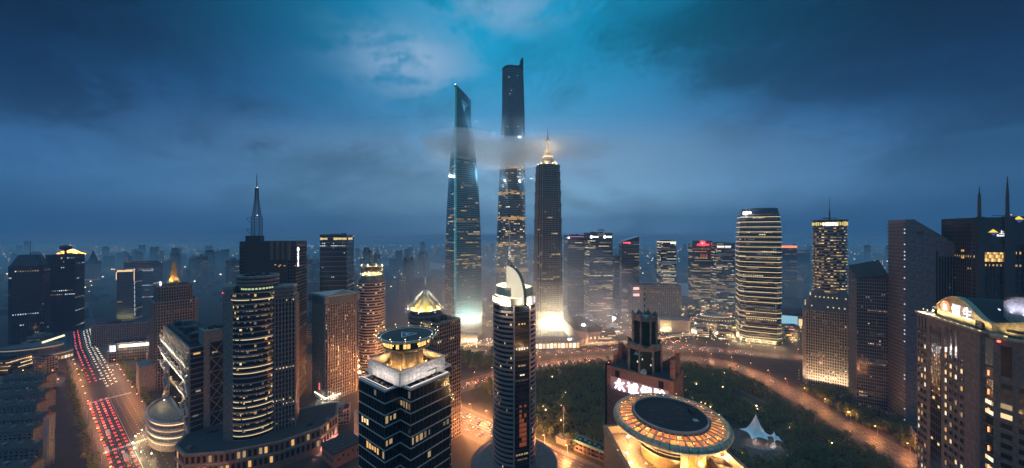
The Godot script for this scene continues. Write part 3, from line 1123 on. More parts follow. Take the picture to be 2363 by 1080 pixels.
const G_ZHEN := [[1.4, 9.4, 8.6, 9.4], [0.6, 8, 9.4, 8], [5, 9.4, 5, 6.4], [2, 5, 9, 5], [2, 5, 1, 0.6], [3, 3.6, 8, 3.6], [2.6, 2.4, 9.2, 2.4], [4.4, 2.4, 4.4, 0.6, 6, 1.2], [5.6, 2.4, 9, 0.4]]
const G_DAN := [[2.4, 9, 7.6, 9, 7.6, 4, 2.4, 4, 2.4, 9], [2.4, 6.5, 7.6, 6.5], [0.6, 1.4, 9.4, 1.4]]
const G_ZHONG := [[1.2, 7.6, 8.8, 7.6, 8.8, 3.6, 1.2, 3.6, 1.2, 7.6], [5, 9.8, 5, 0.2]]
const G_GUO := [[0.8, 9.4, 9.2, 9.4, 9.2, 0.6, 0.8, 0.6, 0.8, 9.4], [2.6, 7.4, 7.4, 7.4], [2.8, 5, 7.2, 5], [2.4, 2.4, 7.6, 2.4], [5, 7.4, 5, 2.4]]

func glyph(root: Node3D, g: Array, at: Vector3, right: Vector3, out: Vector3, size: float, m: Material, w := 0.12) -> void:
	var b := MB.new()
	strokes(b, g, at, right, out, size, w, 0.35)
	part(root, "sign_letter", b, m)

# ---------------------------------------------------------------- pink granite tower with sign and crown
func insurance_tower() -> void:
	var t := thing("insurance_tower", "pink granite tower with a lit white sign and a black glass turret with striped mast", "skyscraper", Vector3(105.6, 0, -276.4), GRID)
	var p := rect(50, 30)
	var granite := pink_granite
	# body: granite courses of panels with joints, window columns
	var b := MB.new()
	b.prism(rect(49.6, 29.6), 0, 105)
	part(t, "core_wall", b, mat("granite_joint", Color(0.16, 0.07, 0.06), 0.8))
	for f in 26:
		var y := 4.0 * f
		if y > 84: break
		for k in 10:
			var cx := -22.5 + k * 5.0
			b = MB.new()
			if k in [2, 4, 5, 7] and y < 80:
				b.box(Vector3(cx - 1.75, y + 2, 15), Vector3(1.4, 3.8, 0.5))
				b.box(Vector3(cx + 1.75, y + 2, 15), Vector3(1.4, 3.8, 0.5))
				b.box(Vector3(cx, y + 0.75, 15), Vector3(2.0, 1.4, 0.5))
				var g := MB.new()
				g.box(Vector3(cx, y + 2.7, 14.86), Vector3(2.0, 2.2, 0.16))
				part(t, "window", g, dark_glass if rng.randf() < 0.9 else LIT[3])
			else:
				b.box(Vector3(cx, y + 2, 15), Vector3(4.94, 3.9, 0.5))
			part(t, "granite_panel", b, granite)
	for f in 26:
		for k in 3:
			b = MB.new()
			b.box(Vector3(25, f * 4.0 + 2, -10 + k * 10), Vector3(0.5, 3.9, 9.9))
			part(t, "granite_panel", b, granite)
	b = MB.new()
	b.box(Vector3(-25.6, 54, 11.5), Vector3(1.6, 108, 8))
	part(t, "corner_strip", b, dark_glass)
	# sign wall between recesses
	b = MB.new()
	b.box(Vector3(0, 86.2, 14.9), Vector3(44, 1.6, 0.7))
	part(t, "light_shelf", b, white_metal)
	b = MB.new()
	b.box(Vector3(0, 93.2, 15.1), Vector3(44, 10.4, 0.6))
	var board := part(t, "sign_board", b, mat("sign_granite", Color(0.36, 0.22, 0.22), 0.6))
	var sign_mat := glow("sign_white", Color(1.0, 0.86, 0.98), 3.4)
	var gs := [G_YONG, G_CHENG, G_BAO, G_XIAN]
	for k in 4:
		var bb := MB.new()
		strokes(bb, gs[k], Vector3(-18.6 + k * 10.1, 88.9, 15.6), Vector3.RIGHT, Vector3.BACK, 8.6, 0.13, 0.35)
		part(board, "sign_letter", bb, sign_mat)
		omni(t, Vector3(-14.0 + k * 10.1, 93.0, 17.6), Color(1.0, 0.82, 0.95), 9, 1.5)
	for s in [-1, 1]:
		b = MB.new()
		b.box(Vector3(s * 23.4, 95, 15), Vector3(3.2, 22, 0.9))
		part(t, "corner_pier", b, granite)
		b = MB.new()
		b.box(Vector3(s * 16.4, 101.2, 14.6), Vector3(3.6, 5.2, 0.8))
		part(t, "recess_window", b, dark_glass)
	b = MB.new()
	b.box(Vector3(0, 105.2, 14.4), Vector3(50.4, 0.9, 2.0))
	part(t, "cornice", b, granite)
	# roof: sloped walls, pylons
	b = MB.new()
	b.prism(rect(48, 28), 104.0, 105.2)
	part(t, "roof", b, roof_felt)
	for q in [[-22.0, -8.0, 0, 14.0], [-22.0, 3.0, 0, 8.0], [23.0, -6.0, 0, 16.0], [23.0, 8.0, 0, 13.0]]:
		b = MB.new()
		b.box(Vector3(q[0], 105 + q[3] * 0.5, q[1]), Vector3(3.0, q[3], 4.5))
		part(t, "roof_pylon", b, granite)
	for s in [-1, 1]:
		b = MB.new()
		var x0: float = s * 20.5
		var x1: float = s * 8.0
		for z in [-11.0, -10.2]:
			b.quad(Vector3(x0, 105, z), Vector3(x1, 105, z), Vector3(x1, 107, z), Vector3(x0, 117, z), Vector3(0, 0, z + 10.6))
		b.quad(Vector3(x0, 117, -11), Vector3(x0, 117, -10.2), Vector3(x1, 107, -10.2), Vector3(x1, 107, -11), Vector3.UP)
		b.quad(Vector3(x0, 105, -11), Vector3(x0, 105, -10.2), Vector3(x0, 117, -10.2), Vector3(x0, 117, -11), Vector3(s, 0, 0))
		part(t, "sloped_wall", b, granite)
		for k in 4:
			b = MB.new()
			b.beam(Vector3(s * (19.0 - k * 3.2), 105.2, -5), Vector3(s * (20.0 - k * 3.2), 113.0 - k * 1.8, -10), 0.5)
			part(t, "roof_strut", b, dark_metal)
	# turret: two stages of black glass with granite corner blades
	for st in [[13.0, 105.0, 128.0, 126.5], [9.4, 126.0, 150.0, 148.5]]:
		var r: float = st[0]
		b = MB.new()
		b.prism(circle(r - 0.6, 8), st[1], st[2] - 4.0)
		part(t, "turret_glass", b, mat("turret_glass", Color(0.008, 0.02, 0.022), 0.08))
		b = MB.new()
		b.lathe([Vector2(r - 0.6, st[2] - 4.0), Vector2(r * 0.45, st[2] - 3.4), Vector2(0, st[2] - 3.0)], 8)
		part(t, "turret_roof", b, mat("copper_roof", Color(0.08, 0.2, 0.2), 0.5))
		for k in 8:
			var an := TAU * k / 8.0
			b = MB.new()
			b.box(Vector3(cos(an) * r, (st[1] + st[2]) * 0.5, sin(an) * r), Vector3(1.3, st[2] - st[1], 0.9), Basis(Vector3.UP, -an))
			part(t, "turret_blade", b, warm_stone)
			# V-shaped top screens between blades
			var a1 := TAU * (k + 1) / 8.0
			var pa := Vector3(cos(an) * r, 0, sin(an) * r)
			var pb := Vector3(cos(a1) * r, 0, sin(a1) * r)
			var pm := (pa + pb) * 0.5
			b = MB.new()
			b.quad(pa + Vector3.UP * (st[2] - 6.0), pm + Vector3.UP * (st[2] - 6.0), pm + Vector3.UP * (st[2] - 3.4), pa + Vector3.UP * st[2], pm)
			b.quad(pb + Vector3.UP * (st[2] - 6.0), pm + Vector3.UP * (st[2] - 6.0), pm + Vector3.UP * (st[2] - 3.4), pb + Vector3.UP * st[2], pm)
			part(t, "turret_screen", b, mat("screen_bronze", Color(0.17, 0.1, 0.075), 0.6))
	for k in 12:
		b = MB.new()
		var an := 0.72
		b.box(Vector3(cos(an) * 8.95, 128.5 + k * 1.6, sin(an) * 8.95), Vector3(0.5, rng.randf_range(0.3, 1.0), 0.6), Basis(Vector3.UP, -an))
		part(t, "turret_lamp", b, LIT[2])
	for q in [[1.4, 116.0], [1.7, 113.5], [0.9, 112.0], [0.75, 109.5], [0.8, 117.0]]:
		b = MB.new()
		b.box(Vector3(cos(q[0]) * 12.3, q[1], sin(q[0]) * 12.3), Vector3(0.4, 1.3, 0.6), Basis(Vector3.UP, -q[0]))
		part(t, "turret_lamp", b, LIT[2])
	b = MB.new()
	b.tri(Vector3(-4.6, 118.5, 12.2), Vector3(2.0, 118.5, 12.2), Vector3(-1.3, 123.5, 10.5), Vector3.BACK)
	part(t, "gable", b, mat("copper_roof", Color(0.08, 0.2, 0.2), 0.5))
	for k in 9:
		b = MB.new()
		b.lathe([Vector2(0.42, 0.0), Vector2(0.42, 2.3)], 8, Vector3(0, 149.0 + k * 2.3, 0))
		part(t, "mast_segment", b, dark_metal if k % 2 == 0 else white_metal)
	b = MB.new()
	b.lathe([Vector2(0.0, -0.9), Vector2(0.9, 0.0), Vector2(0.0, 0.9)], 10, Vector3(0, 160.5, 0))
	part(t, "mast_ball", b, dark_metal)
	# dish on the cornice
	b = MB.new()
	b.lathe([Vector2(0.0, 0.0), Vector2(1.4, 0.25), Vector2(2.6, 1.0), Vector2(2.7, 1.1)], 20)
	var dish := part(t, "dish", b, white_metal)
	dish.position = Vector3(4, 106.5, 13.5)
	dish.rotation_degrees = Vector3(60, -20, 0)
	red_beacon(t, Vector3(-24, 108, 14))

# ---------------------------------------------------------------- round-roofed building
func oval_roof_building() -> void:
	var t := thing("round_roof_building", "building with a huge round roof of amber glass panels on a golden drum", "building", Vector3(91, 0, -200))
	var beige := mat("beige_stone", Color(0.42, 0.31, 0.22), 0.7, 0.0, 0.1)
	var b := MB.new()
	b.prism(circle(19.5, 72), 106.0, 108.3)
	part(t, "roof_disc", b, mat("disc_felt", Color(0.022, 0.017, 0.02), 0.85, 0.0, 0.3))
	for k in 34:
		b = MB.new()
		var a := rng.randf() * TAU
		var r := sqrt(rng.randf()) * 16.0
		b.box(Vector3(cos(a) * r, 108.33, sin(a) * r), Vector3(rng.randf_range(0.8, 4.0), 0.06, rng.randf_range(0.6, 2.0)))
		part(t, "roof_patch", b, mat("felt_patch", Color(0.024, 0.02, 0.025), 0.8))
	b = MB.new()
	b.ring(circle(19.3, 72), circle(19.9, 72), 107.4, 109.0)
	part(t, "disc_kerb", b, grey_metal)
	b = MB.new()
	b.ring(circle(19.9, 72), circle(20.8, 72), 107.2, 107.8)
	part(t, "disc_gutter", b, dark_metal)
	for q in [[13.2, -1.0, 2.6, 2.8], [11.0, 7.6, 2.4, 0.5]]:
		b = MB.new()
		b.box(Vector3(q[0], 108.3 + q[3] * 0.5, q[1]), Vector3(q[2], q[3], q[2]))
		part(t, "roof_hatch", b, roof_felt if q[3] > 1 else white_metal)
	# annulus: 44 glass panels between ribs, sloping a little outwards
	var amber := []
	for c in [Color(0.6, 0.25, 0.075), Color(0.46, 0.16, 0.055), Color(0.66, 0.35, 0.10), Color(0.33, 0.11, 0.05)]:
		var m := mat("amber_panel_%d" % amber.size(), c, 0.5)
		m.backlight_enabled = true
		m.backlight = c.linear_to_srgb()
		amber.append(m)
	var n := 44
	for k in n:
		var a0 := TAU * (k + 0.06) / n
		var a1 := TAU * (k + 0.94) / n
		var d0 := Vector3(cos(a0), 0, sin(a0))
		var d1 := Vector3(cos(a1), 0, sin(a1))
		for h in 2:
			var r0 := 20.8 + h * 3.5
			var r1 := r0 + 3.3
			b = MB.new()
			b.quad(d0 * r0 + Vector3.UP * (107.3 - h * 0.5), d1 * r0 + Vector3.UP * (107.3 - h * 0.5), d1 * r1 + Vector3.UP * (106.8 - h * 0.5), d0 * r1 + Vector3.UP * (106.8 - h * 0.5), Vector3.UP)
			part(t, "roof_panel", b, amber[(k * 7 + h * 3 + k / 5) % 4])
		b = MB.new()
		var am := TAU * k / n
		var dm := Vector3(cos(am), 0, sin(am))
		b.beam(dm * 20.6 + Vector3.UP * 107.5, dm * 28.2 + Vector3.UP * 106.4, 0.75, 0.7)
		part(t, "roof_rib", b, cream_panel)
	b = MB.new()
	b.ring(circle(24.1, 72), circle(24.4, 72), 106.7, 107.1)
	part(t, "rib_ring", b, cream_panel)
	# rim: curved fascia of cream panels
	for k in n:
		var a0 := TAU * (k + 0.03) / n
		var a1 := TAU * (k + 0.97) / n
		var pr := [Vector2(28.0, 106.5), Vector2(29.6, 106.9), Vector2(31.0, 106.0), Vector2(31.4, 104.6), Vector2(30.6, 103.2), Vector2(28.5, 102.6)]
		b = MB.new()
		for s in 5:
			var sl := Vector2(pr[s].y - pr[s + 1].y, pr[s + 1].x - pr[s].x)
			var o := Vector3(cos(a0), 0, sin(a0)) * (1.0 if s > 0 else 0.2) + Vector3.UP * (1.0 if s < 2 else -0.8)
			b.quad(Vector3(cos(a0) * pr[s].x, pr[s].y, sin(a0) * pr[s].x), Vector3(cos(a1) * pr[s].x, pr[s].y, sin(a1) * pr[s].x), Vector3(cos(a1) * pr[s + 1].x, pr[s + 1].y, sin(a1) * pr[s + 1].x), Vector3(cos(a0) * pr[s + 1].x, pr[s + 1].y, sin(a0) * pr[s + 1].x), o)
		part(t, "rim_panel", b, cream_panel)
	# lamps under the glass between the ribs
	for k in 22:
		var an := TAU * (k + 0.5) / 22.0
		b = MB.new()
		b.lathe([Vector2(0, -0.3), Vector2(0.3, 0), Vector2(0, 0.3)], 8, Vector3(cos(an) * 24.4, 103.9, sin(an) * 24.4))
		part(t, "roof_lamp", b, glow("under_lamp", WARM, 6.0))
		if k % 2 == 0: omni(t, Vector3(cos(an) * 24.4, 104.4, sin(an) * 24.4), WARM, 1.3, 0.4)
		b = MB.new()
		b.box(Vector3(cos(an) * 26.5, 107.0, sin(an) * 26.5), Vector3(0.3, 0.3, 0.3))
		part(t, "added_roof_lamp", b, glow("under_lamp", WARM, 6.0))
		if k % 2 == 0: omni(t, Vector3(cos(an) * 26.5, 109.6, sin(an) * 26.5), Color(1.0, 0.62, 0.34), 4.0, 0.4)  # this ring above the glass is added, to light panels and rim
	b = MB.new()
	b.lathe([Vector2(27.9, 106.3), Vector2(31.1, 104.7), Vector2(28.6, 102.8)], 72)
	part(t, "rim_core", b, dark_metal)
	# golden drum with louvres
	b = MB.new()
	b.prism(circle(15.5, 48), 60, 104.4, false)
	part(t, "drum", b, mat("drum_stone", Color(0.62, 0.4, 0.17), 0.5, 0.0, 0.1))
	for k in 5:
		b = MB.new()
		b.ring(circle(15.6, 48), circle(18.6, 48), 92.5 + k * 2.3, 93.0 + k * 2.3)
		part(t, "louvre_ring", b, cream_panel)
	for k in 9:
		b = MB.new()
		var an := 1.25 + (k - 4) * 0.105
		b.box(Vector3(cos(an) * 18.9, 92.5, sin(an) * 18.9), Vector3(0.5, 23.5, 1.9), Basis(Vector3.UP, -an))
		part(t, "gold_panel", b, mat("gold_panel", Color(0.75, 0.45, 0.14), 0.4, 0.0, 0.2))
	# terrace with parapets
	b = MB.new()
	b.prism(P2([-32, -22, 28, -30, 33, 26, -30, 34]), 0, 84.5)
	part(t, "terrace_block", b, beige)
	var tp := P2([-32, -22, 28, -30, 33, 26, -30, 34])
	b = MB.new()
	b.ring(grow(tp, -1.8), grow(tp, 0.4), 84.5, 89.5)
	part(t, "terrace_parapet", b, beige)
	for k in 4:
		b = MB.new()
		b.ring(rect(7, 8), rect(8.6, 9.6), 84.5, 88.0)
		var o := part(t, "light_well", b, beige)
		o.position = Vector3(-24 + k * 3.0, 0, 24.0) if k == 0 else Vector3(24 - k, 0, 24 - k * 12)
	for q in [Vector3(-26, 88, 4), Vector3(-26.5, 88, 12), Vector3(-22, 88, 18.5), Vector3(24, 88, 19), Vector3(27, 88, 8), Vector3(2, 87, 26), Vector3(-20, 88, -12), Vector3(24, 88, -12)]:
		b = MB.new()
		b.lathe([Vector2(0.0, -0.5), Vector2(0.6, 0.0), Vector2(0.0, 0.6)], 10, q)
		part(t, "terrace_lamp", b, glow("terrace_lamp", PALE, 40.0))
		b = MB.new()
		b.lathe([Vector2(0.15, -3.5), Vector2(0.15, -0.4)], 6, q)
		part(t, "lamp_post", b, dark_metal)
		omni(t, q + Vector3(0, 0.9, 0), Color(1.0, 0.56, 0.22), 150, 0.5)
	for q in [Vector3(32.0, 90.4, 25.4), Vector3(-29.2, 90.4, 33.0), Vector3(-9, 90.4, 30.6), Vector3(12, 90.4, 27.8), Vector3(-31.2, 90.4, 4)]:  # floodlights added on the parapet to warm the rim
		spot(t, q, Vector3(q.x, 0, q.z).normalized() * 31.2 + Vector3.UP * 104.6, Color(1.0, 0.66, 0.36), 80, 65, 0.8)
	for k in 8:
		var an := TAU * k / 8.0 + 0.2
		spot(t, Vector3(cos(an) * 21.5, 88.0, sin(an) * 21.5), Vector3(cos(an) * 16.0, 98.0, sin(an) * 16.0), WARM, 60, 60, 0.6)

# ---------------------------------------------------------------- bank tower with arched cream crown
func arched_bank_tower() -> void:
	var t := thing("arched_bank_tower", "stone bank tower with an arched cream crown and a lit sign", "skyscraper", Vector3(270, 0, -231), -114.3)
	var st := mat("bank_stone", Color(0.26, 0.22, 0.22), 0.75, 0.0, 0.06)
	var outline := P2([0, 0, 51, 0, 53, -2.5, 59.5, -2.5, 62, 1.5, 74, -7, 80, -16, 80, -45, 0, -45])
	var b := MB.new()
	b.prism(outline, 0, 160)
	part(t, "wall", b, st)
	# window columns on the long front: openings with stone surrounds standing proud
	var frames := MB.new()
	for f in 29:
		var y := 12.0 + f * 4.9
		var high := f > 26
		for x in [2.2, 5.2, 8.2, 26.5, 30.5, 34.5, 38.8]:
			if high and x > 20:
				continue
			var w := 1.7 if x < 10 else 2.0
			var g := MB.new()
			g.box(Vector3(x, y, 0.02), Vector3(w, 2.5, 0.16))
			var lit := rng.randf() < (0.3 if y > 60 and y < 130 else 0.12)
			part(t, "window", g, LIT[[0, 2, 3, 1][rng.randi() % 4]] if lit else dark_glass)
			frames.box(Vector3(x, y - 1.4, 0.16), Vector3(w + 0.6, 0.3, 0.4))
			frames.box(Vector3(x, y + 1.4, 0.16), Vector3(w + 0.6, 0.3, 0.4))
			frames.box(Vector3(x - w * 0.5 - 0.15, y, 0.16), Vector3(0.3, 2.5, 0.4))
			frames.box(Vector3(x + w * 0.5 + 0.15, y, 0.16), Vector3(0.3, 2.5, 0.4))
	part(t, "window_surrounds", frames, st, "stuff")
	for x in [26.5, 30.5, 34.5]:
		b = MB.new()
		b.box(Vector3(x, 149, 0.05), Vector3(1.8, 15, 0.25))
		part(t, "tall_window", b, dark_glass)
	for x in [2.2, 5.2, 8.2]:
		b = MB.new()
		b.box(Vector3(x, 152, 0.05), Vector3(1.3, 12, 0.25))
		part(t, "tall_window", b, dark_glass)
	# the arched glass strip
	b = MB.new()
	b.box(Vector3(17.5, 76, -0.2), Vector3(9.5, 152, 0.6))
	var arch := part(t, "glass_strip", b, dark_glass)
	for k in 14:
		b = MB.new()
		var a0 := PI * k / 14.0
		var a1 := PI * (k + 1) / 14.0
		b.beam(Vector3(17.5 - cos(a0) * 5.0, 152 + sin(a0) * 3.4, 0.2), Vector3(17.5 - cos(a1) * 5.0, 152 + sin(a1) * 3.4, 0.2), 0.7)
		part(t, "arch_stone", b, st)
	b = MB.new()
	for k in 5:
		b.box(Vector3(17.5 - 4.0 + k * 2.0, 76, 0.15), Vector3(0.16, 152, 0.12))
	for f in 30:
		b.box(Vector3(17.5, 6 + f * 4.9, 0.15), Vector3(9.3, 0.3, 0.12))
	part(arch, "glazing_bars", b, dark_metal)
	for q in [[14.5, 84], [20.2, 83], [21.0, 62], [16.0, 110], [20.6, 106]]:
		b = MB.new()
		b.box(Vector3(q[0], q[1], 0.16), Vector3(1.6, 1.4, 0.1))
		part(arch, "lit_window", b, LIT[0])
	# recessed glass bay with a column of red lamps
	b = MB.new()
	b.prism(P2([51, -2.4, 53.4, -1.0, 60, -1.0, 62, 1.4, 62, -4, 51, -4]), 0, 143.0)
	part(t, "glass_bay", b, dark_glass)
	for f in 27:
		b = MB.new()
		b.box(Vector3(56.6, 10 + f * 4.9, -0.8), Vector3(8.2, 0.5, 0.5))
		part(t, "bay_sill", b, dark_metal)
		if f % 2 == 0 and f > 3:
			b = MB.new()
			b.box(Vector3(55.2, 12.4 + f * 4.9, -0.7), Vector3(0.5, 2.6, 0.35))
			part(t, "bay_lamp", b, glow("bay_lamp", Color(1.0, 0.33, 0.14), 2.6))
	for q in [[124, 4], [119, 3], [95, 4], [90, 4], [85, 2], [60, 4]]:
		for k in q[1]:
			b = MB.new()
			b.box(Vector3(54.0 + k * 1.9, q[0] + 0.6, -0.86), Vector3(1.7, 2.0, 0.2))
			part(t, "lit_window", b, LIT[[2, 2, 3, 0][(k + int(q[0])) % 4]])
	b = MB.new()
	b.box(Vector3(56.5, 151, -1.2), Vector3(8.0, 14, 0.6))
	part(t, "tall_window", b, dark_glass)
	# right wing: wide windows
	var wx := Vector3(12.0, 0, -8.5).normalized()
	var wn := Vector3(8.5, 0, 12.0).normalized()
	var wb := Basis(wx, Vector3.UP, wn)
	for f in 26:
		for k in 2:
			b = MB.new()
			b.box(Vector3(62, 0, 1.5) + wx * (4.2 + k * 5.6) + Vector3.UP * (14 + f * 4.9) + wn * 0.03, Vector3(3.6, 2.4, 0.16), wb)
			part(t, "wide_window", b, LIT[[2, 0, 3][f % 3]] if (f + k * 2) % 7 in [1, 2] and k == 0 else dark_glass)
	b = MB.new()
	b.box(Vector3(62, 149, 1.5) + wx * 4.2 + wn * 0.05, Vector3(3.4, 15, 0.3), wb)
	part(t, "tall_window", b, dark_glass)
	# gutter walk, floodlights and the wavy crown
	b = MB.new()
	b.ring(grow(outline, -1.2), grow(outline, 0.8), 159.6, 160.7)
	part(t, "cornice", b, cream_panel)
	var crown := PackedVector2Array()
	crown.append(Vector2(10.0, 160.5))
	crown.append(Vector2(10.0, 166.0))
	crown.append(Vector2(13.0, 166.2))
	for k in 15:
		var u := k / 14.0
		crown.append(Vector2(14.0 + u * 34.0, 166.4 + sin(PI * (0.10 + u * 0.9)) ** 1.2 * 9.0))
	crown.append(Vector2(51.0, 165.6))
	crown.append(Vector2(54.0, 165.4))
	crown.append(Vector2(54.0, 160.5))
	b = MB.new()
	var fan := Geometry2D.triangulate_polygon(crown)
	for i in range(0, fan.size(), 3):
		b.tri(Vector3(crown[fan[i]].x, crown[fan[i]].y, -3.0), Vector3(crown[fan[i + 1]].x, crown[fan[i + 1]].y, -3.0), Vector3(crown[fan[i + 2]].x, crown[fan[i + 2]].y, -3.0), Vector3.BACK)
	var face := part(t, "crown_wall", b, mat("crown_cream", Color(0.66, 0.53, 0.30), 0.65, 0.0, 0.1))
	for k in range(1, crown.size() - 2):
		b = MB.new()
		var a := crown[k]
		var c := crown[k + 1]
		b.quad(Vector3(a.x, a.y, -2.2), Vector3(c.x, c.y, -2.2), Vector3(c.x, c.y, -5.0), Vector3(a.x, a.y, -5.0), Vector3.UP)
		b.quad(Vector3(a.x, a.y, -2.2), Vector3(c.x, c.y, -2.2), Vector3(c.x, c.y - 1.3, -2.2), Vector3(a.x, a.y - 1.3, -2.2), Vector3.BACK)
		b.quad(Vector3(a.x, a.y - 1.3, -2.2), Vector3(c.x, c.y - 1.3, -2.2), Vector3(c.x, c.y - 1.3, -3.0), Vector3(a.x, a.y - 1.3, -3.0), Vector3.DOWN)
		part(t, "crown_moulding", b, cream_panel)
		b = MB.new()
		b.quad(Vector3(a.x, a.y - 0.3, -5.0), Vector3(c.x, c.y - 0.3, -5.0), Vector3(c.x, c.y - 0.3, -40.0), Vector3(a.x, a.y - 0.3, -40.0), Vector3.UP)
		part(t, "vault_sheet", b, roof_felt)
	# the crown goes on round the corner, rising again
	var o2 := Vector3(54, 0, -2.6)
	var last := Vector3.ZERO
	for k in 12:
		var u := k / 11.0
		var h := 165.4 + sin(PI * u * 0.5) * 6.5
		var q := o2 + wx * (u * 34.0) + Vector3.UP * h
		if k > 0:
			b = MB.new()
			b.quad(last * Vector3(1, 0, 1) + Vector3.UP * 160.5, q * Vector3(1, 0, 1) + Vector3.UP * 160.5, q, last, wn)
			part(t, "crown_wall", b, mat("crown_cream", Color(0.66, 0.53, 0.30)))
			b = MB.new()
			b.quad(last + wn * 0.8, q + wn * 0.8, q - wn * 2.0, last - wn * 2.0, Vector3.UP)
			b.quad(last + wn * 0.8, q + wn * 0.8, q + wn * 0.8 - Vector3.UP * 1.3, last + wn * 0.8 - Vector3.UP * 1.3, wn)
			part(t, "crown_moulding", b, cream_panel)
			b = MB.new()
			b.quad(last - wn * 2.0, q - wn * 2.0, q - wn * 24.0, last - wn * 24.0, Vector3.UP)
			part(t, "vault_sheet", b, roof_felt)
			if k % 2 == 0:
				spot(t, q * Vector3(1, 0, 1) + Vector3.UP * 161.0 + wn * 3.4, q - Vector3.UP * 1.0, Color(1.0, 0.74, 0.36), 16, 62, 0.6)
		last = q
	for k in 2:
		b = MB.new()
		b.box(o2 + wx * (8.0 + k * 11.0) + Vector3.UP * 163.0 + wn * 0.1, Vector3(6.0, 1.2, 0.5), wb)
		part(t, "crown_slot", b, dark_glass)
	b = MB.new()
	b.box(Vector3(46.5, 162.5, -2.7), Vector3(4.6, 4.6, 1.2))
	part(t, "crown_door", b, dark_glass)
	b = MB.new()
	b.box(Vector3(11.6, 163.6, -2.6), Vector3(2.2, 4.0, 1.0))
	part(t, "crown_door", b, dark_glass)
	glyph(face, G_HENG, Vector3(26.5, 164.2, -2.2), Vector3.RIGHT, Vector3.BACK, 6.6, glow("bank_sign", Color(1.0, 0.95, 0.98), 1.1), 0.15)
	glyph(face, G_SHENG, Vector3(35.0, 164.0, -2.2), Vector3.RIGHT, Vector3.BACK, 6.6, glow("bank_sign", Color(1, 1, 1), 2.2), 0.15)
	b = MB.new()
	var er := []
	for k in 29:
		er.append(Vector3(21.0 + cos(TAU * k / 28.0) * 2.7, 168.0 + sin(TAU * k / 28.0) * 2.9, -2.3))
	b.tube(er, 0.55, 6)
	part(face, "emblem_ring", b, glow("emblem_red", Color(1.0, 0.28, 0.12), 1.6))
	b = MB.new()
	for q in [[20.1, 166.2, 20.3, 169.2], [21.9, 166.2, 21.7, 169.2], [20.3, 169.2, 21.7, 169.2]]:
		b.beam(Vector3(q[0], q[1], -2.3), Vector3(q[2], q[3], -2.3), 0.75)
	part(face, "emblem_mark", b, glow("bank_sign", Color(1, 1, 1), 2.2))
	for k in 9:
		var x := 12.0 + k * 5.0
		spot(t, Vector3(x, 161.2, 0.4), Vector3(x, 168.5, -3.4), Color(1.0, 0.74, 0.36), 24, 62, 0.6)
	for x in [4.0, 8.0]:
		omni(t, Vector3(x, 163.0, -1.0), PALE, 60, 0.4)
	# white vaulted penthouse
	for q in [[56.0, -22.0, 22.0, 20.0, 176.0], [64.0, -30.0, 20.0, 18.0, 181.0]]:
		b = MB.new()
		var pts := PackedVector2Array([Vector2(-q[2] * 0.5, 160.0)])
		for k in 11:
			pts.append(Vector2(-q[2] * 0.5 + q[2] * k / 10.0, q[4] + sin(PI * k / 10.0) * 4.0))
		pts.append(Vector2(q[2] * 0.5, 160.0))
		fan = Geometry2D.triangulate_polygon(pts)
		for z in [q[3] * 0.5, -q[3] * 0.5]:
			for i in range(0, fan.size(), 3):
				b.tri(Vector3(q[0] + pts[fan[i]].x, pts[fan[i]].y, q[1] + z), Vector3(q[0] + pts[fan[i + 1]].x, pts[fan[i + 1]].y, q[1] + z), Vector3(q[0] + pts[fan[i + 2]].x, pts[fan[i + 2]].y, q[1] + z), Vector3(0, 0, z))
		for s in [-1, 1]:
			b.quad(Vector3(q[0] + s * q[2] * 0.5, 160, q[1] - q[3] * 0.5), Vector3(q[0] + s * q[2] * 0.5, 160, q[1] + q[3] * 0.5), Vector3(q[0] + s * q[2] * 0.5, q[4], q[1] + q[3] * 0.5), Vector3(q[0] + s * q[2] * 0.5, q[4], q[1] - q[3] * 0.5), Vector3(s, 0, 0))
		part(t, "penthouse_wall", b, white_metal)
		b = MB.new()
		for k in 10:
			var a := pts[k + 1]
			var c := pts[k + 2]
			b.quad(Vector3(q[0] + a.x, a.y + 0.4, q[1] - q[3] * 0.55), Vector3(q[0] + c.x, c.y + 0.4, q[1] - q[3] * 0.55), Vector3(q[0] + c.x, c.y + 0.4, q[1] + q[3] * 0.55), Vector3(q[0] + a.x, a.y + 0.4, q[1] + q[3] * 0.55), Vector3.UP)
		part(t, "penthouse_roof", b, roof_felt)
	for q in [Vector3(50, 172.5, -8), Vector3(57, 172.5, -8), Vector3(64, 172.5, -8), Vector3(70, 173, -14), Vector3(77, 173, -16)]:
		spot(t, q, q + Vector3(0, 4, -8), Color(0.74, 0.72, 1.0), 14, 65, 0.8)
	red_beacon(t, Vector3(58, 181.2, -14))
	for y in [158.5, 88.0]:
		b = MB.new()
		b.box(Vector3(64.2, y, 0.9), Vector3(0.8, 0.8, 0.8))
		part(t, "warning_light", b, glow("red_beacon", Color(1, 0.08, 0.05), 6.0))

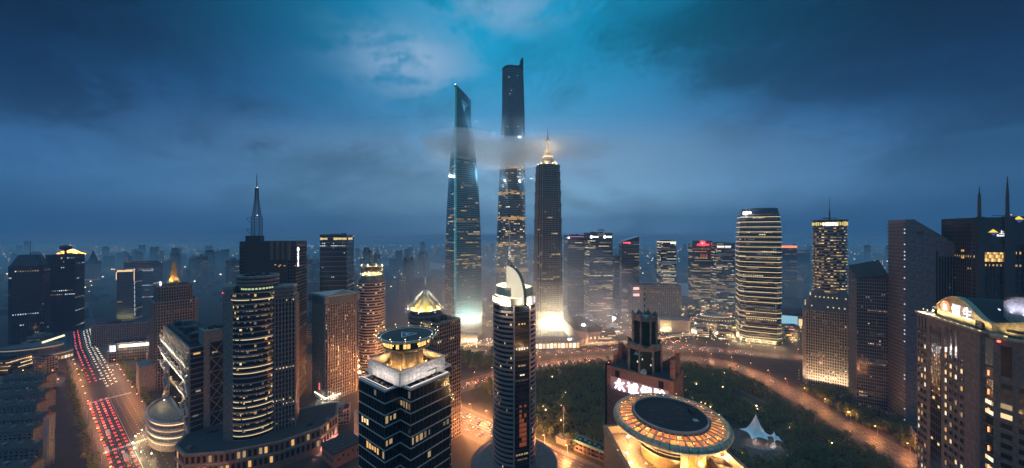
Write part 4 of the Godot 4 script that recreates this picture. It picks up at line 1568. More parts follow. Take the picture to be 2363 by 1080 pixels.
# ---------------------------------------------------------------- the three giants
func opener_tower() -> void:
	# a slab that narrows to a blade with a trapezoid opening near its top
	var c := Vector2(-103, -731)
	var t := thing("blade_tower", "tapering blue glass blade tower with a trapezoid opening at its top", "skyscraper", Vector3(c.x, 0, c.y))
	var lng := Vector2(0.237, -0.971)
	var wide := Vector2(0.971, 0.237)
	var B := -lng * 42.0
	var D := lng * 42.0
	var half := func(y: float) -> float: return maxf(3.0, 41.5 * (1.0 - pow(y / 509.0, 3.0)))
	var shape := func(y: float) -> PackedVector2Array:
		var h: float = half.call(y)
		# the side corners slide along the edges of the square so that the fronts stay flat below and bend above
		var q := PackedVector2Array([B, wide * h + lng * (-42.0) * (1.0 - h / 41.5) * 0.55, wide * h + lng * 42.0 * (1.0 - h / 41.5) * 0.55, D, -wide * h + lng * 42.0 * (1.0 - h / 41.5) * 0.55, -wide * h - lng * 42.0 * (1.0 - h / 41.5) * 0.55])
		return turned(q)
	var g := mat("blade_glass", Color(0.03, 0.09, 0.12), 0.16)
	var line := mat("blade_line", Color(0.13, 0.24, 0.28), 0.4, 0.3)
	facade(t, PackedVector2Array(), 0, 428, {"shape": shape, "fh": 4.3, "bay": 3.0, "sh": 0.9, "sd": 0.12, "wall": line, "glass": g, "lit": 0.34, "low": 1.5, "high": 0.2, "lh": 0.4, "run": 0.72, "tones": [0, 1, 3, 3, 6, 7], "dark": 0.4, "full": 0.14, "least": 3.0})
	# blade top: two posts and a bridge round the opening
	var thick := func(u: float, y: float) -> float:
		var h: float = half.call(y)
		var off := 42.0 * (1.0 - h / 41.5) * 0.55
		return lerpf(h, 2.0, clampf((absf(lerpf(-42, 42, u)) - off) / (42.0 - off), 0.0, 1.0)) * 0.98
	var post := func(us: Array, vs: Array, ya: float, yb: float) -> MB:
		var m := MB.new()
		var lo := PackedVector2Array()
		var hi := PackedVector2Array()
		for k in us.size():
			lo.append(lng * lerpf(-42, 42, us[k]) + wide * thick.call(us[k], ya))
			hi.append(lng * lerpf(-42, 42, vs[k]) + wide * thick.call(vs[k], yb))
		for k in range(us.size() - 1, -1, -1):
			lo.append(lng * lerpf(-42, 42, us[k]) - wide * thick.call(us[k], ya))
			hi.append(lng * lerpf(-42, 42, vs[k]) - wide * thick.call(vs[k], yb))
		m.loft(turned(lo), ya, turned(hi), yb)
		m.cap(turned(hi), yb, Vector3.UP)
		m.cap(turned(lo), ya, Vector3.DOWN)
		return m
	part(t, "blade_post", post.call([0.0, 0.36], [0.0, 0.22], 428, 490), g)
	part(t, "blade_post", post.call([0.66, 1.0], [0.8, 1.0], 428, 490), g)
	part(t, "blade_bridge", post.call([0.0, 0.3, 0.7, 1.0], [0.0, 0.3, 0.7, 1.0], 490, 509), g)
	for q in [0.0, 1.0]:
		for s in [-1.0, 1.0]:
			var b := MB.new()
			var pts := []
			for k in 13:
				var y := 20.0 + k * 40.4
				var at: Vector2 = (B if q == 0.0 else D) + wide * s * 1.6 + (B if q == 0.0 else D).normalized() * 0.5
				pts.append(Vector3(at.x, y, at.y))
			b.tube(pts, 0.28, 6)
			part(t, "edge_light", b, glow("edge_cyan", Color(0.12, 0.75, 0.85), 0.9))
	# added lamps on arms, standing off the sides, to brighten the cloud
	for y in [338.0, 448.0]:
		for s in [-1.0, 1.0]:
			var w: Vector2 = wide * s * (half.call(y) + 16.0)
			omni(t, Vector3(w.x, y, w.y), Color(0.62, 0.84, 1.0), 800, 1.5)
			var arm := MB.new()
			arm.beam(Vector3(w.x, y, w.y) * Vector3(0.7, 1, 0.7), Vector3(w.x, y, w.y), 0.25)
			part(t, "added_lamp_arm", arm, grey_metal)
	var b := MB.new()
	b.lathe([Vector2(0, 0), Vector2(0.9, 0.9), Vector2(0, 1.8)], 8, Vector3(B.x, 509.2, B.y))
	part(t, "warning_light", b, glow("white_beacon", Color(0.9, 1.0, 0.9), 8.0))
	b = MB.new()
	var hb: float = 40.0
	for s in [1.0]:
		b.beam(Vector3((B + (wide * hb - B) * 0.25).x, 9, (B + (wide * hb - B) * 0.25).y + 2.0), Vector3((B + (wide * hb - B) * 0.85).x, 9, (B + (wide * hb - B) * 0.85).y + 2.0), 1.0)
	part(t, "entrance_light", b, glow("entrance", PALE, 4.0))
	for k in 6:
		var at := B + (wide * 41.0 - B) * (0.12 + k * 0.16)
		spot(t, Vector3(at.x + 14, 18.0, at.y + 18), Vector3(at.x, 50, at.y), PALE, 2600, 32, 1.0)
	# podium with lit columns
	var pod := MB.new()
	pod.prism(P2([-30, 34, 36, 40, 36, 62, -30, 58]), 0, 16)
	part(t, "podium", pod, pale_stone)
	for k in 20:
		b = MB.new()
		b.box(Vector3(-28 + k * 3.3, 8, 58.5 + k * 0.2 + 0.6), Vector3(0.8, 16, 0.8))
		part(t, "podium_column", b, pale_stone)
	for k in 7:
		omni(t, Vector3(-26 + k * 10, 6, 64), WARM, 160, 0.6)

func twisted_tower() -> void:
	var t := thing("twisted_tower", "tallest twisting glass tower, its rounded top rising above the cloud", "skyscraper", Vector3(1, 0, -860))
	var shape := func(y: float) -> PackedVector2Array:
		var u := y / 632.0
		var r := lerpf(42.5, 25.5, pow(u, 0.85))
		var tw := u * 2.1 + 0.35
		var p := PackedVector2Array()
		for k in 30:
			var a := TAU * k / 30.0
			var n := fposmod(a - tw, TAU)
			var rr := r * (1.0 + 0.07 * cos(3.0 * (a - tw)))
			if n < 0.35 or n > TAU - 0.15:
				rr *= 0.94
			p.append(Vector2(cos(a) * rr, sin(a) * rr))
		return turned(p)
	var g := mat("twist_glass", Color(0.02, 0.04, 0.055), 0.14)
	var line := mat("twist_line", Color(0.14, 0.18, 0.2), 0.4, 0.2)
	facade(t, PackedVector2Array(), 0, 612, {"shape": shape, "fh": 4.5, "bay": 2.8, "sh": 0.8, "sd": 0.15, "wall": line, "glass": g, "lit": 0.36, "low": 1.0, "high": -0.5, "lh": 0.5, "run": 0.85, "tones": [1, 0, 1, 3, 2], "dark": 0.45, "full": 0.18})
	for k in 8:
		# brighter mechanical zones
		var b := MB.new()
		var y := 60.0 + k * 62.0
		if y > 370: continue
		var p: PackedVector2Array = shape.call(y)
		for i in p.size():
			var a := p[i] * 1.004
			var c := p[(i + 1) % p.size()] * 1.004
			if a.y < -10: continue
			for j in 3:
				if rng.randf() < 0.7:
					b.quad(Vector3(a.x, y + j * 3.0, a.y), Vector3(c.x, y + j * 3.0, c.y), Vector3(c.x, y + j * 3.0 + 1.2, c.y), Vector3(a.x, y + j * 3.0 + 1.2, a.y), Vector3(a.x, 0, a.y))
		part(t, "zone_lights", b, LIT[1], "stuff")
	# the top: an open parapet, higher on one side where the shell curls up
	var p: PackedVector2Array = shape.call(612.0)
	var b := MB.new()
	for i in p.size():
		var a := p[i]
		var c := p[(i + 1) % p.size()]
		var ha := 612.0 + top_rise(a)
		var hc := 612.0 + top_rise(c)
		b.quad(Vector3(a.x, 612, a.y), Vector3(c.x, 612, c.y), Vector3(c.x, hc, c.y), Vector3(a.x, ha, a.y), Vector3(a.x, 0, a.y))
		b.quad(Vector3(a.x, 612, a.y) * Vector3(0.94, 1, 0.94), Vector3(c.x, 612, c.y) * Vector3(0.94, 1, 0.94), Vector3(c.x, hc, c.y) * Vector3(0.94, 1, 0.94), Vector3(a.x, ha, a.y) * Vector3(0.94, 1, 0.94), Vector3(-a.x, 0, -a.y))
		b.quad(Vector3(a.x, ha, a.y), Vector3(c.x, hc, c.y), Vector3(c.x, hc, c.y) * Vector3(0.94, 1, 0.94), Vector3(a.x, ha, a.y) * Vector3(0.94, 1, 0.94), Vector3.UP)
	part(t, "crown_shell", b, g)
	for q in [[-8.0, 588.0, 1], [12.0, 592.0, 1], [-6.0, 548.0, 0], [14.0, 470.0, 1], [-12.0, 470.0, 1], [-2.0, 556.0, 0]]:
		b = MB.new()
		var r := 30.0
		b.lathe([Vector2(0, -0.8), Vector2(0.8, 0), Vector2(0, 0.8)], 8, Vector3(q[0], q[1], sqrt(r * r - q[0] * q[0]) + 1.0))
		part(t, "warning_light", b, glow("soft_beacon", Color(1.0, 0.8, 0.7), 2.5))
	for x in [-30.0, 30.0]:  # extra lamps put beside the shaft to make the cloud paler
		for y in [345.0, 456.0]:
			omni(t, Vector3(x * 1.5, y, 24.0), Color(0.7, 0.86, 1.0), 800, 1.5)
			b = MB.new()
			b.beam(Vector3(x * 0.6, y, 14.0), Vector3(x * 1.5, y, 24.0), 0.25)
			part(t, "added_lamp_arm", b, grey_metal)
	for k in 5:
		var an := PI * (0.2 + k * 0.15)
		spot(t, Vector3(cos(an) * 62, 3, sin(an) * 62), Vector3(cos(an) * 40, 45, sin(an) * 40), PALE, 2400, 32, 1.0)

func top_rise(p: Vector2) -> float:
	var a := p.angle()
	return 8.0 + 24.0 * smooth(0.62, 0.2, absf(angle_difference(a, 0.3)))

func pagoda_tower() -> void:
	var t := thing("pagoda_tower", "tiered pagoda-like tower with stepped setbacks and a spire glowing in cloud", "skyscraper", Vector3(72, 0, -700), 8)
	var tiers := [0.0, 62.0, 118.0, 166.0, 207.0, 242.0, 272.0, 297.0, 318.0, 335.0, 349.0]
	var g := mat("pagoda_glass", Color(0.02, 0.03, 0.034), 0.2)
	var steel := mat("pagoda_steel", Color(0.26, 0.25, 0.23), 0.35, 0.4)
	for k in tiers.size() - 1:
		var w := lerpf(52.0, 41.0, k / 9.0)
		var y0: float = tiers[k]
		var y1: float = tiers[k + 1]
		var shape := func(y: float) -> PackedVector2Array:
			var u := clampf((y - (y1 - 9.0)) / 9.0, 0.0, 1.0)
			var s := w + u * 1.8
			var h := s * 0.5
			var n := s * 0.16
			return turned(PackedVector2Array([Vector2(-h + n, -h), Vector2(h - n, -h), Vector2(h - n, -h + n * 0.5), Vector2(h - n * 0.5, -h + n * 0.5), Vector2(h - n * 0.5, -h + n), Vector2(h, -h + n), Vector2(h, h - n), Vector2(h - n * 0.5, h - n), Vector2(h - n * 0.5, h - n * 0.5), Vector2(h - n, h - n * 0.5), Vector2(h - n, h), Vector2(-h + n, h), Vector2(-h + n, h - n * 0.5), Vector2(-h + n * 0.5, h - n * 0.5), Vector2(-h + n * 0.5, h - n), Vector2(-h, h - n), Vector2(-h, -h + n), Vector2(-h + n * 0.5, -h + n), Vector2(-h + n * 0.5, -h + n * 0.5), Vector2(-h + n, -h + n * 0.5)]))
		facade(t, PackedVector2Array(), y0, y1, {"shape": shape, "fh": 4.0, "bay": 2.9, "pw": 0.5, "pd": 0.7, "sh": 0.8, "sd": 0.35, "wall": steel, "glass": g, "lit": [0.3, 0.3, 0.16, 0.24, 0.08, 0.05, 0.02, 0.0, 0.0, 0.0][k], "lh": 0.5, "run": 0.72, "tones": [1, 0, 3, 3], "dark": 0.4})
	# crown of shrinking tiers
	var y := 349.0
	for k in 6:
		var w := 33.0 - k * 5.0
		var b := MB.new()
		b.loft(rect(w, w, w * 0.2), y, rect(w * 0.8, w * 0.8, w * 0.16), y + 6.0)
		part(t, "crown_tier", b, steel)
		b = MB.new()
		b.ring(rect(w * 0.98, w * 0.98, w * 0.196), rect(w * 1.06, w * 1.06, w * 0.21), y - 0.4, y + 0.8)
		part(t, "crown_ledge", b, glow("crown_ledge", Color(1.0, 0.72, 0.36), 2.6) if k in [0, 3] else steel)
		y += 6.0
	for k in 10:
		var an := TAU * k / 10.0
		var q := Vector3(cos(an) * 19.0, 352.0, sin(an) * 19.0)
		var b := MB.new()
		b.lathe([Vector2(0, -0.8), Vector2(0.8, 0), Vector2(0, 0.8)], 8, q)
		part(t, "crown_lamp", b, glow("pagoda_lamp", PALE, 16.0))
	for k in 4:
		var an := TAU * k / 4.0 + 0.4
		omni(t, Vector3(cos(an) * 17.0, 384.0, sin(an) * 17.0), Color(1.0, 0.62, 0.32), 260, 1.5)
		omni(t, Vector3(cos(an) * 22.0, 356.0, sin(an) * 22.0), Color(1.0, 0.66, 0.34), 100, 1.5)
	var s := MB.new()
	s.lathe([Vector2(2.6, 385.0), Vector2(1.6, 398.0), Vector2(3.4, 401.0), Vector2(2.6, 404.0), Vector2(1.2, 405.0), Vector2(0.5, 424.0), Vector2(0.0, 425.0)], 12)
	part(t, "spire", s, steel)
	for k in 4:
		var an := TAU * k / 4.0
		var f := MB.new()
		f.tri(Vector3(cos(an) * 1.6, 398, sin(an) * 1.6), Vector3(cos(an) * 5.0, 400, sin(an) * 5.0), Vector3(cos(an) * 1.2, 408, sin(an) * 1.2), Vector3(-sin(an), 0, cos(an)))
		part(t, "spire_leaf", f, steel)
	for k in 9:
		var q := Vector3(-34 + k * 8.6, 15.5, 56)
		spot(t, q, Vector3(q.x * 0.6, 50, 25), Color(1.0, 0.78, 0.5), 3200, 32, 1.2)
	for k in 4:
		spot(t, Vector3(46, 3, 30 - k * 18), Vector3(24, 40, 20 - k * 14), Color(1.0, 0.74, 0.45), 1800, 32, 1.2)
	# low glowing hall at the foot
	var hall := MB.new()
	hall.prism(P2([-44, 34, 52, 34, 60, 52, 40, 66, -40, 60]), 0, 14)
	part(t, "podium", hall, pale_stone)
	for k in 12:
		var w := MB.new()
		w.box(Vector3(-36 + k * 7.0, 6.5, 61.5 + (k / 2.4)), Vector3(5.2, 8.5, 0.4))
		part(t, "shop_window", w, LIT[[2, 5, 0][k % 3]])

# ---------------------------------------------------------------- towers on the east side
func banded_tower() -> void:
	var t := thing("banded_tower", "glass tower wrapped in bright golden light bands with a slanting top", "skyscraper", Vector3(489, 0, -690), -25)
	var g := mat("band_glass", Color(0.02, 0.032, 0.036), 0.12)
	var p0 := rect(67, 60, 9)
	var shape := func(y: float) -> PackedVector2Array:
		var u := clampf((y - 215.0) / 45.0, 0.0, 1.0)
		return rect(67 - u * 6.0, 60 - u * 5.0, 9)
	facade(t, p0, 0, 250, {"shape": shape, "fh": 4.6, "bay": 3.4, "sh": 1.3, "sd": 0.5, "wall": mat("band_steel", Color(0.2, 0.19, 0.18), 0.4, 0.3), "glass": g, "lit": 0.32, "low": 1.7, "high": 0.35, "lh": 0.42, "run": 0.7, "tones": [0, 3, 3, 6, 6, 7], "dark": 0.25})
	var gold := glow("gold_band", Color(1.0, 0.74, 0.38), 1.2)
	for k in 25:
		var y := 14.0 + k * 9.6
		if k in [3, 6]: continue
		var b := MB.new()
		var p: PackedVector2Array = shape.call(y)
		b.ring(grow(p, 0.5), grow(p, 0.8), y, y + 0.75)
		part(t, "light_band", b, gold)
	var cap := MB.new()
	cap.loft(rect(61, 55, 9), 250, PackedVector2Array(Array(rect(57, 50, 8)).map(func(v): return v)), 262)
	part(t, "crown", cap, blue_glass)
	var b := MB.new()
	b.box(Vector3(-22, 252.5, 26.8), Vector3(13, 5, 0.6))
	part(t, "roof_sign", b, glow("roof_sign", Color(1.0, 0.82, 0.86), 4.0))
	omni(t, Vector3(-24, 253, 30), Color(1.0, 0.8, 0.8), 500, 1.0)
	for k in 7:
		omni(t, Vector3(-34 + k * 11, 5, 36), WARM, 120, 0.6)
		omni(t, Vector3(-40, 5, -26 + k * 10), WARM, 100, 0.6)

func pyramid_based_tower() -> void:
	var t := thing("pyramid_based_tower", "round banded tower rising out of a broad sloping stone base with a roof mast", "skyscraper", Vector3(458, 0, -500), -40)
	var stone := mat("fin_stone", Color(0.5, 0.42, 0.35), 0.7, 0.0, 0.06)
	facade(t, rect(58, 58, 3), 0, 104, {"fh": 4.0, "bay": 2.5, "pw": 0.9, "pd": 0.8, "sh": 1.0, "sd": 0.4, "wall": stone, "glass": dark_glass, "lit": 0.24, "lh": 0.4, "run": 0.3, "tones": [3, 3, 0, 2], "dark": 0.2})
	var b := MB.new()
	b.loft(rect(58.6, 58.6, 3), 104, rect(24, 24, 6), 142)
	part(t, "sloping_roof", b, mat("slope_stone", Color(0.16, 0.14, 0.13), 0.6, 0.0, 0.06))
	for s in 3:
		b = MB.new()
		for k in 8:
			for side in 2:
				var u := (s + 0.5) / 3.0
				var h := lerpf(29.5, 12.4, u)
				var x := (k - 3.5) / 4.0 * h * 0.85
				var q := Vector3(x, lerpf(104, 142, u), h) if side == 0 else Vector3(-h, lerpf(104, 142, u), x)
				if rng.randf() < 0.6:
					b.box(q, Vector3(1.2, 1.4, 1.2))
		part(t, "slope_windows", b, LIT[0], "stuff")
	var p := circle(18.5, 36)
	facade(t, p, 120, 222, {"fh": 4.2, "bay": 2.6, "sh": 1.2, "sd": 0.35, "wall": mat("band_stone", Color(0.22, 0.2, 0.17), 0.6), "glass": blue_glass, "lit": 0.55, "low": 1.3, "high": 0.5, "lh": 0.32, "run": 0.86, "tones": [0, 3, 3, 6, 1], "dark": 0.12, "full": 0.3})
	b = MB.new()
	b.prism(circle(18.8, 40), 222, 231)
	part(t, "crown", b, blue_glass)
	for k in 44:
		b = MB.new()
		var an := TAU * k / 44.0
		b.box(Vector3(cos(an) * 19.0, 226.4, sin(an) * 19.0), Vector3(0.3, rng.randf_range(3.5, 6.5), 1.5), Basis(Vector3.UP, -an))
		part(t, "crown_light", b, glow("crown_gold", Color(1.0, 0.74, 0.22), rng.randf_range(0.9, 0.9)))
	b = MB.new()
	b.lathe([Vector2(18.6, 231.0), Vector2(20.2, 231.4), Vector2(20.2, 232.2), Vector2(0, 232.4)], 40)
	part(t, "crown_lid", b, dark_metal)
	# white sign on the crown
	var c := Vector3(-0.2, 0, 1).rotated(Vector3.UP, -0.25)
	for k in 4:
		var an := 2.05 - k * 0.21
		var o := Vector3(cos(an), 0, sin(an))
		glyph(t, [G_ZHONG, G_GUO, G_BAO, G_XIAN][k], o * 19.5 + Vector3.UP * 223.6, Vector3(sin(an), 0, -cos(an)), o, 4.4, glow("sign_pale", Color(1.0, 0.93, 0.8), 2.6), 0.14)
	# broken panels over the lid and the mast
	for k in 7:
		b = MB.new()
		var an := k * 0.9 + 0.3
		b.box(Vector3(cos(an) * 5.0, 235.0, sin(an) * 5.0), Vector3(7.0, 0.3, 3.0), Basis(Vector3(cos(an), 0.7, sin(an)).normalized(), 0.35) * Basis(Vector3.UP, an))
		part(t, "roof_fin", b, grey_metal)
	b = MB.new()
	b.lathe([Vector2(1.0, 232.0), Vector2(0.7, 246.0), Vector2(0.3, 247.0), Vector2(0.2, 264.0), Vector2(0, 264.5)], 10)
	part(t, "mast", b, dark_metal)
	for k in 8:
		spot(t, Vector3(-26 + k * 7.4, 1.5, 35.0), Vector3(-26 + k * 7.4, 32, 29.5), Color(1.0, 0.76, 0.46), 420, 48, 0.8)
	for k in 4:
		spot(t, Vector3(-34.0, 1.5, 22 - k * 14), Vector3(-29.0, 32, 22 - k * 14), Color(1.0, 0.76, 0.46), 160, 48, 0.8)
	# podium wing
	b = MB.new()
	b.prism(P2([30, 10, 62, 10, 62, 34, 30, 34]), 0, 26)
	part(t, "podium", b, dark_stone)
	for k in 12:
		for f in 4:
			if rng.randf() < 0.45:
				b = MB.new()
				b.box(Vector3(32 + k * 2.5, 5 + f * 5.5, 34.1), Vector3(1.4, 2.2, 0.2))
				part(t, "podium_window", b, LIT[[3, 0, 2][rng.randi() % 3]])

func slanted_towers() -> void:
	var t := thing("sloping_roof_tower", "narrow dark tower with a sloping roof and scattered lit windows", "skyscraper", Vector3(436, 0, -425), -30)
	facade(t, rect(27, 27), 0, 158, {"fh": 4.0, "bay": 2.0, "pw": 0.35, "pd": 0.4, "sh": 0.9, "sd": 0.2, "wall": mat("slate_stone", Color(0.12, 0.13, 0.14), 0.6), "glass": dark_glass, "lit": 0.13, "lh": 0.4, "run": 0.4, "tones": [3, 3, 0, 6], "low": 1.2, "high": 0.4})
	var b := MB.new()
	b.loft(P2([-13.8, -13.8, 13.8, -13.8, 13.8, 13.8, -13.8, 13.8]), 158, P2([-13.8, -13.8, 13.8, -13.8, 13.8, 13.8, -13.8, 13.8]), 159, false)
	var c := [Vector3(-13.8, 159, 13.8), Vector3(13.8, 164, 13.8), Vector3(13.8, 180, -13.8), Vector3(-13.8, 172, -13.8)]
	b.quad(c[0], c[1], c[2], c[3], Vector3.UP)
	for k in 4:
		var a: Vector3 = c[k]
		var d: Vector3 = c[(k + 1) % 4]
		b.quad(Vector3(a.x, 159, a.z), Vector3(d.x, 159, d.z), d, a, (a + d) * Vector3(1, 0, 1))
	part(t, "roof", b, roof_felt)
	# the taller wedge beside it
	t = thing("wedge_tower", "tall blank-walled grey tower whose top slants down to a point", "skyscraper", Vector3(455, 0, -385), -20)
	var st := mat("wedge_stone", Color(0.24, 0.24, 0.27), 0.6, 0.0, 0.05)
	b = MB.new()
	var prof := PackedVector2Array([Vector2(-21, 0), Vector2(-21, 228), Vector2(-14, 228), Vector2(26, 196), Vector2(26, 0)])
	var fan := Geometry2D.triangulate_polygon(prof)
	for z in [14.0, -14.0]:
		for i in range(0, fan.size(), 3):
			b.tri(Vector3(prof[fan[i]].x, prof[fan[i]].y, z), Vector3(prof[fan[i + 1]].x, prof[fan[i + 1]].y, z), Vector3(prof[fan[i + 2]].x, prof[fan[i + 2]].y, z), Vector3(0, 0, z))
	for k in 4:
		b.quad(Vector3(prof[k].x, prof[k].y, 14), Vector3(prof[k + 1].x, prof[k + 1].y, 14), Vector3(prof[k + 1].x, prof[k + 1].y, -14), Vector3(prof[k].x, prof[k].y, -14), Vector3(prof[k].x + prof[k + 1].x, 60 if k in [1, 2] else 0, 0))
	part(t, "wall", b, st)
	var rb := MB.new()
	for f in 54:
		b = MB.new()
		b.box(Vector3(-21.3, 6 + f * 4.1, 0), Vector3(0.8, 1.4, 28.4))
		part(t, "edge_sill", b, dark_metal)
		if rng.randf() < 0.3:
			b = MB.new()
			b.box(Vector3(-21.15, 8 + f * 4.1, 12.6), Vector3(0.5, 1.2, 1.2))
			part(t, "lit_window", b, LIT[4])
	for k in 10:
		b = MB.new()
		var x := 4.0 + k * 2.2
		b.box(Vector3(x, 94, 14.1), Vector3(1.3, 188 if k > 0 else 200, 0.3))
		part(t, "glass_strip", b, dark_glass)
	for q in [[22.5, 30], [22.5, 38], [22.5, 46], [22.5, 54], [22.5, 62], [14, 92], [18, 110], [22.6, 130]]:
		b = MB.new()
		b.box(Vector3(q[0], 100 + q[1] * 0.6, 14.4), Vector3(0.9, 0.8, 0.2))
		part(t, "lit_window", b, LIT[3])
	b = MB.new()
	b.box(Vector3(-9, 213, 14.2), Vector3(6, 3.2, 0.3))
	part(t, "dark_sign", b, dark_metal)

func twin_mast_tower() -> void:
	var t := thing("twin_mast_tower", "dark bank tower with two tall masts and yellow diamond emblems", "skyscraper", Vector3(488, 0, -356), -20)
	var st := mat("mast_stone", Color(0.075, 0.075, 0.085), 0.5, 0.0, 0.05)
	facade(t, rect(46, 40, 2), 0, 228, {"fh": 4.1, "bay": 2.6, "pw": 0.6, "pd": 0.5, "sh": 0.7, "sd": 0.2, "wall": st, "glass": dark_glass, "lit": 0.012, "tones": [3, 1]})
	var b: MB
	for q in [[-19.5, 21.2, 4.0], [-19.0, 21.0, 5.0], [0.5, 21.5, 7.0], [14.0, 21.2, 5.0]]:
		b = MB.new()
		b.box(Vector3(q[0], 114.5, q[1]), Vector3(q[2], 229, 2.4))
		part(t, "pylon", b, st)
	b = MB.new()
	b.box(Vector3(10, 215, 20.9), Vector3(28, 28, 1.2))
	part(t, "blank_panel", b, st)
	b = MB.new()
	b.box(Vector3(-9.5, 211, 20.9), Vector3(14, 34, 1.2))
	var board := part(t, "sign_board", b, st)
	for q in [[-19.0, 259.0], [0.5, 268.0]]:
		b = MB.new()
		b.lathe([Vector2(1.3, 228.0), Vector2(1.1, 250.0), Vector2(0.5, q[1] - 6.0), Vector2(0.25, q[1]), Vector2(0, q[1] + 0.3)], 10, Vector3(q[0], 0, 20.0))
		part(t, "mast", b, dark_metal)
	for q in [[-10.5, 213.5, 1.0], [6.5, 226.0, 1.0]]:
		var z := 21.9 if q[0] < 0 else 22.4
		b = MB.new()
		b.tri(Vector3(q[0] - 3.6, q[1], z), Vector3(q[0] + 3.6, q[1], z), Vector3(q[0], q[1] + 3.3, z), Vector3.BACK)
		part(board, "emblem_top", b, glow("emblem_yellow", Color(1.0, 0.72, 0.05), 1.2))
		b = MB.new()
		b.tri(Vector3(q[0] - 2.0, q[1] - 0.5, z), Vector3(q[0] + 3.2, q[1] - 0.5, z), Vector3(q[0], q[1] - 3.3, z), Vector3.BACK)
		part(board, "emblem_base", b, glow("emblem_blue", Color(0.08, 0.08, 0.5), 0.7))
	var white := glow("emblem_white", Color(1, 1, 1), 1.5)
	glyph(board, G_SHANG, Vector3(-6.2, 212.2, 21.8), Vector3.RIGHT, Vector3.BACK, 3.2, white, 0.14)
	glyph(board, G_HAI, Vector3(-2.6, 212.2, 21.8), Vector3.RIGHT, Vector3.BACK, 3.2, white, 0.12)
	words(board, "sign_text", "Bank of", Vector3(-3.3, 210.6, 21.7), 0, 1.9, white)
	# the lit halls
	for k in 9:
		for f in 3:
			b = MB.new()
			b.box(Vector3(-14.8 + k * 1.5, 186.5 + f * 3.6, 20.75), Vector3(1.1, 3.2, 0.5))
			part(t, "hall_window", b, glow("hall_%d" % ((k + f) % 3), Color(1.0, 0.6, 0.18), [1.5, 0.8, 0.35][(k * 2 + f) % 3]))
	for y in [188.0, 195.0]:
		b = MB.new()
		b.box(Vector3(-23.2, y, 8), Vector3(0.5, 2.0, 3.0))
		part(t, "lit_window", b, LIT[1])
	b = MB.new()
	b.beam(Vector3(-9, 230, 18), Vector3(4, 230.4, 18), 0.5)
	part(t, "roof_jib", b, dark_metal)
	red_beacon(t, Vector3(4.5, 230.4, 18))

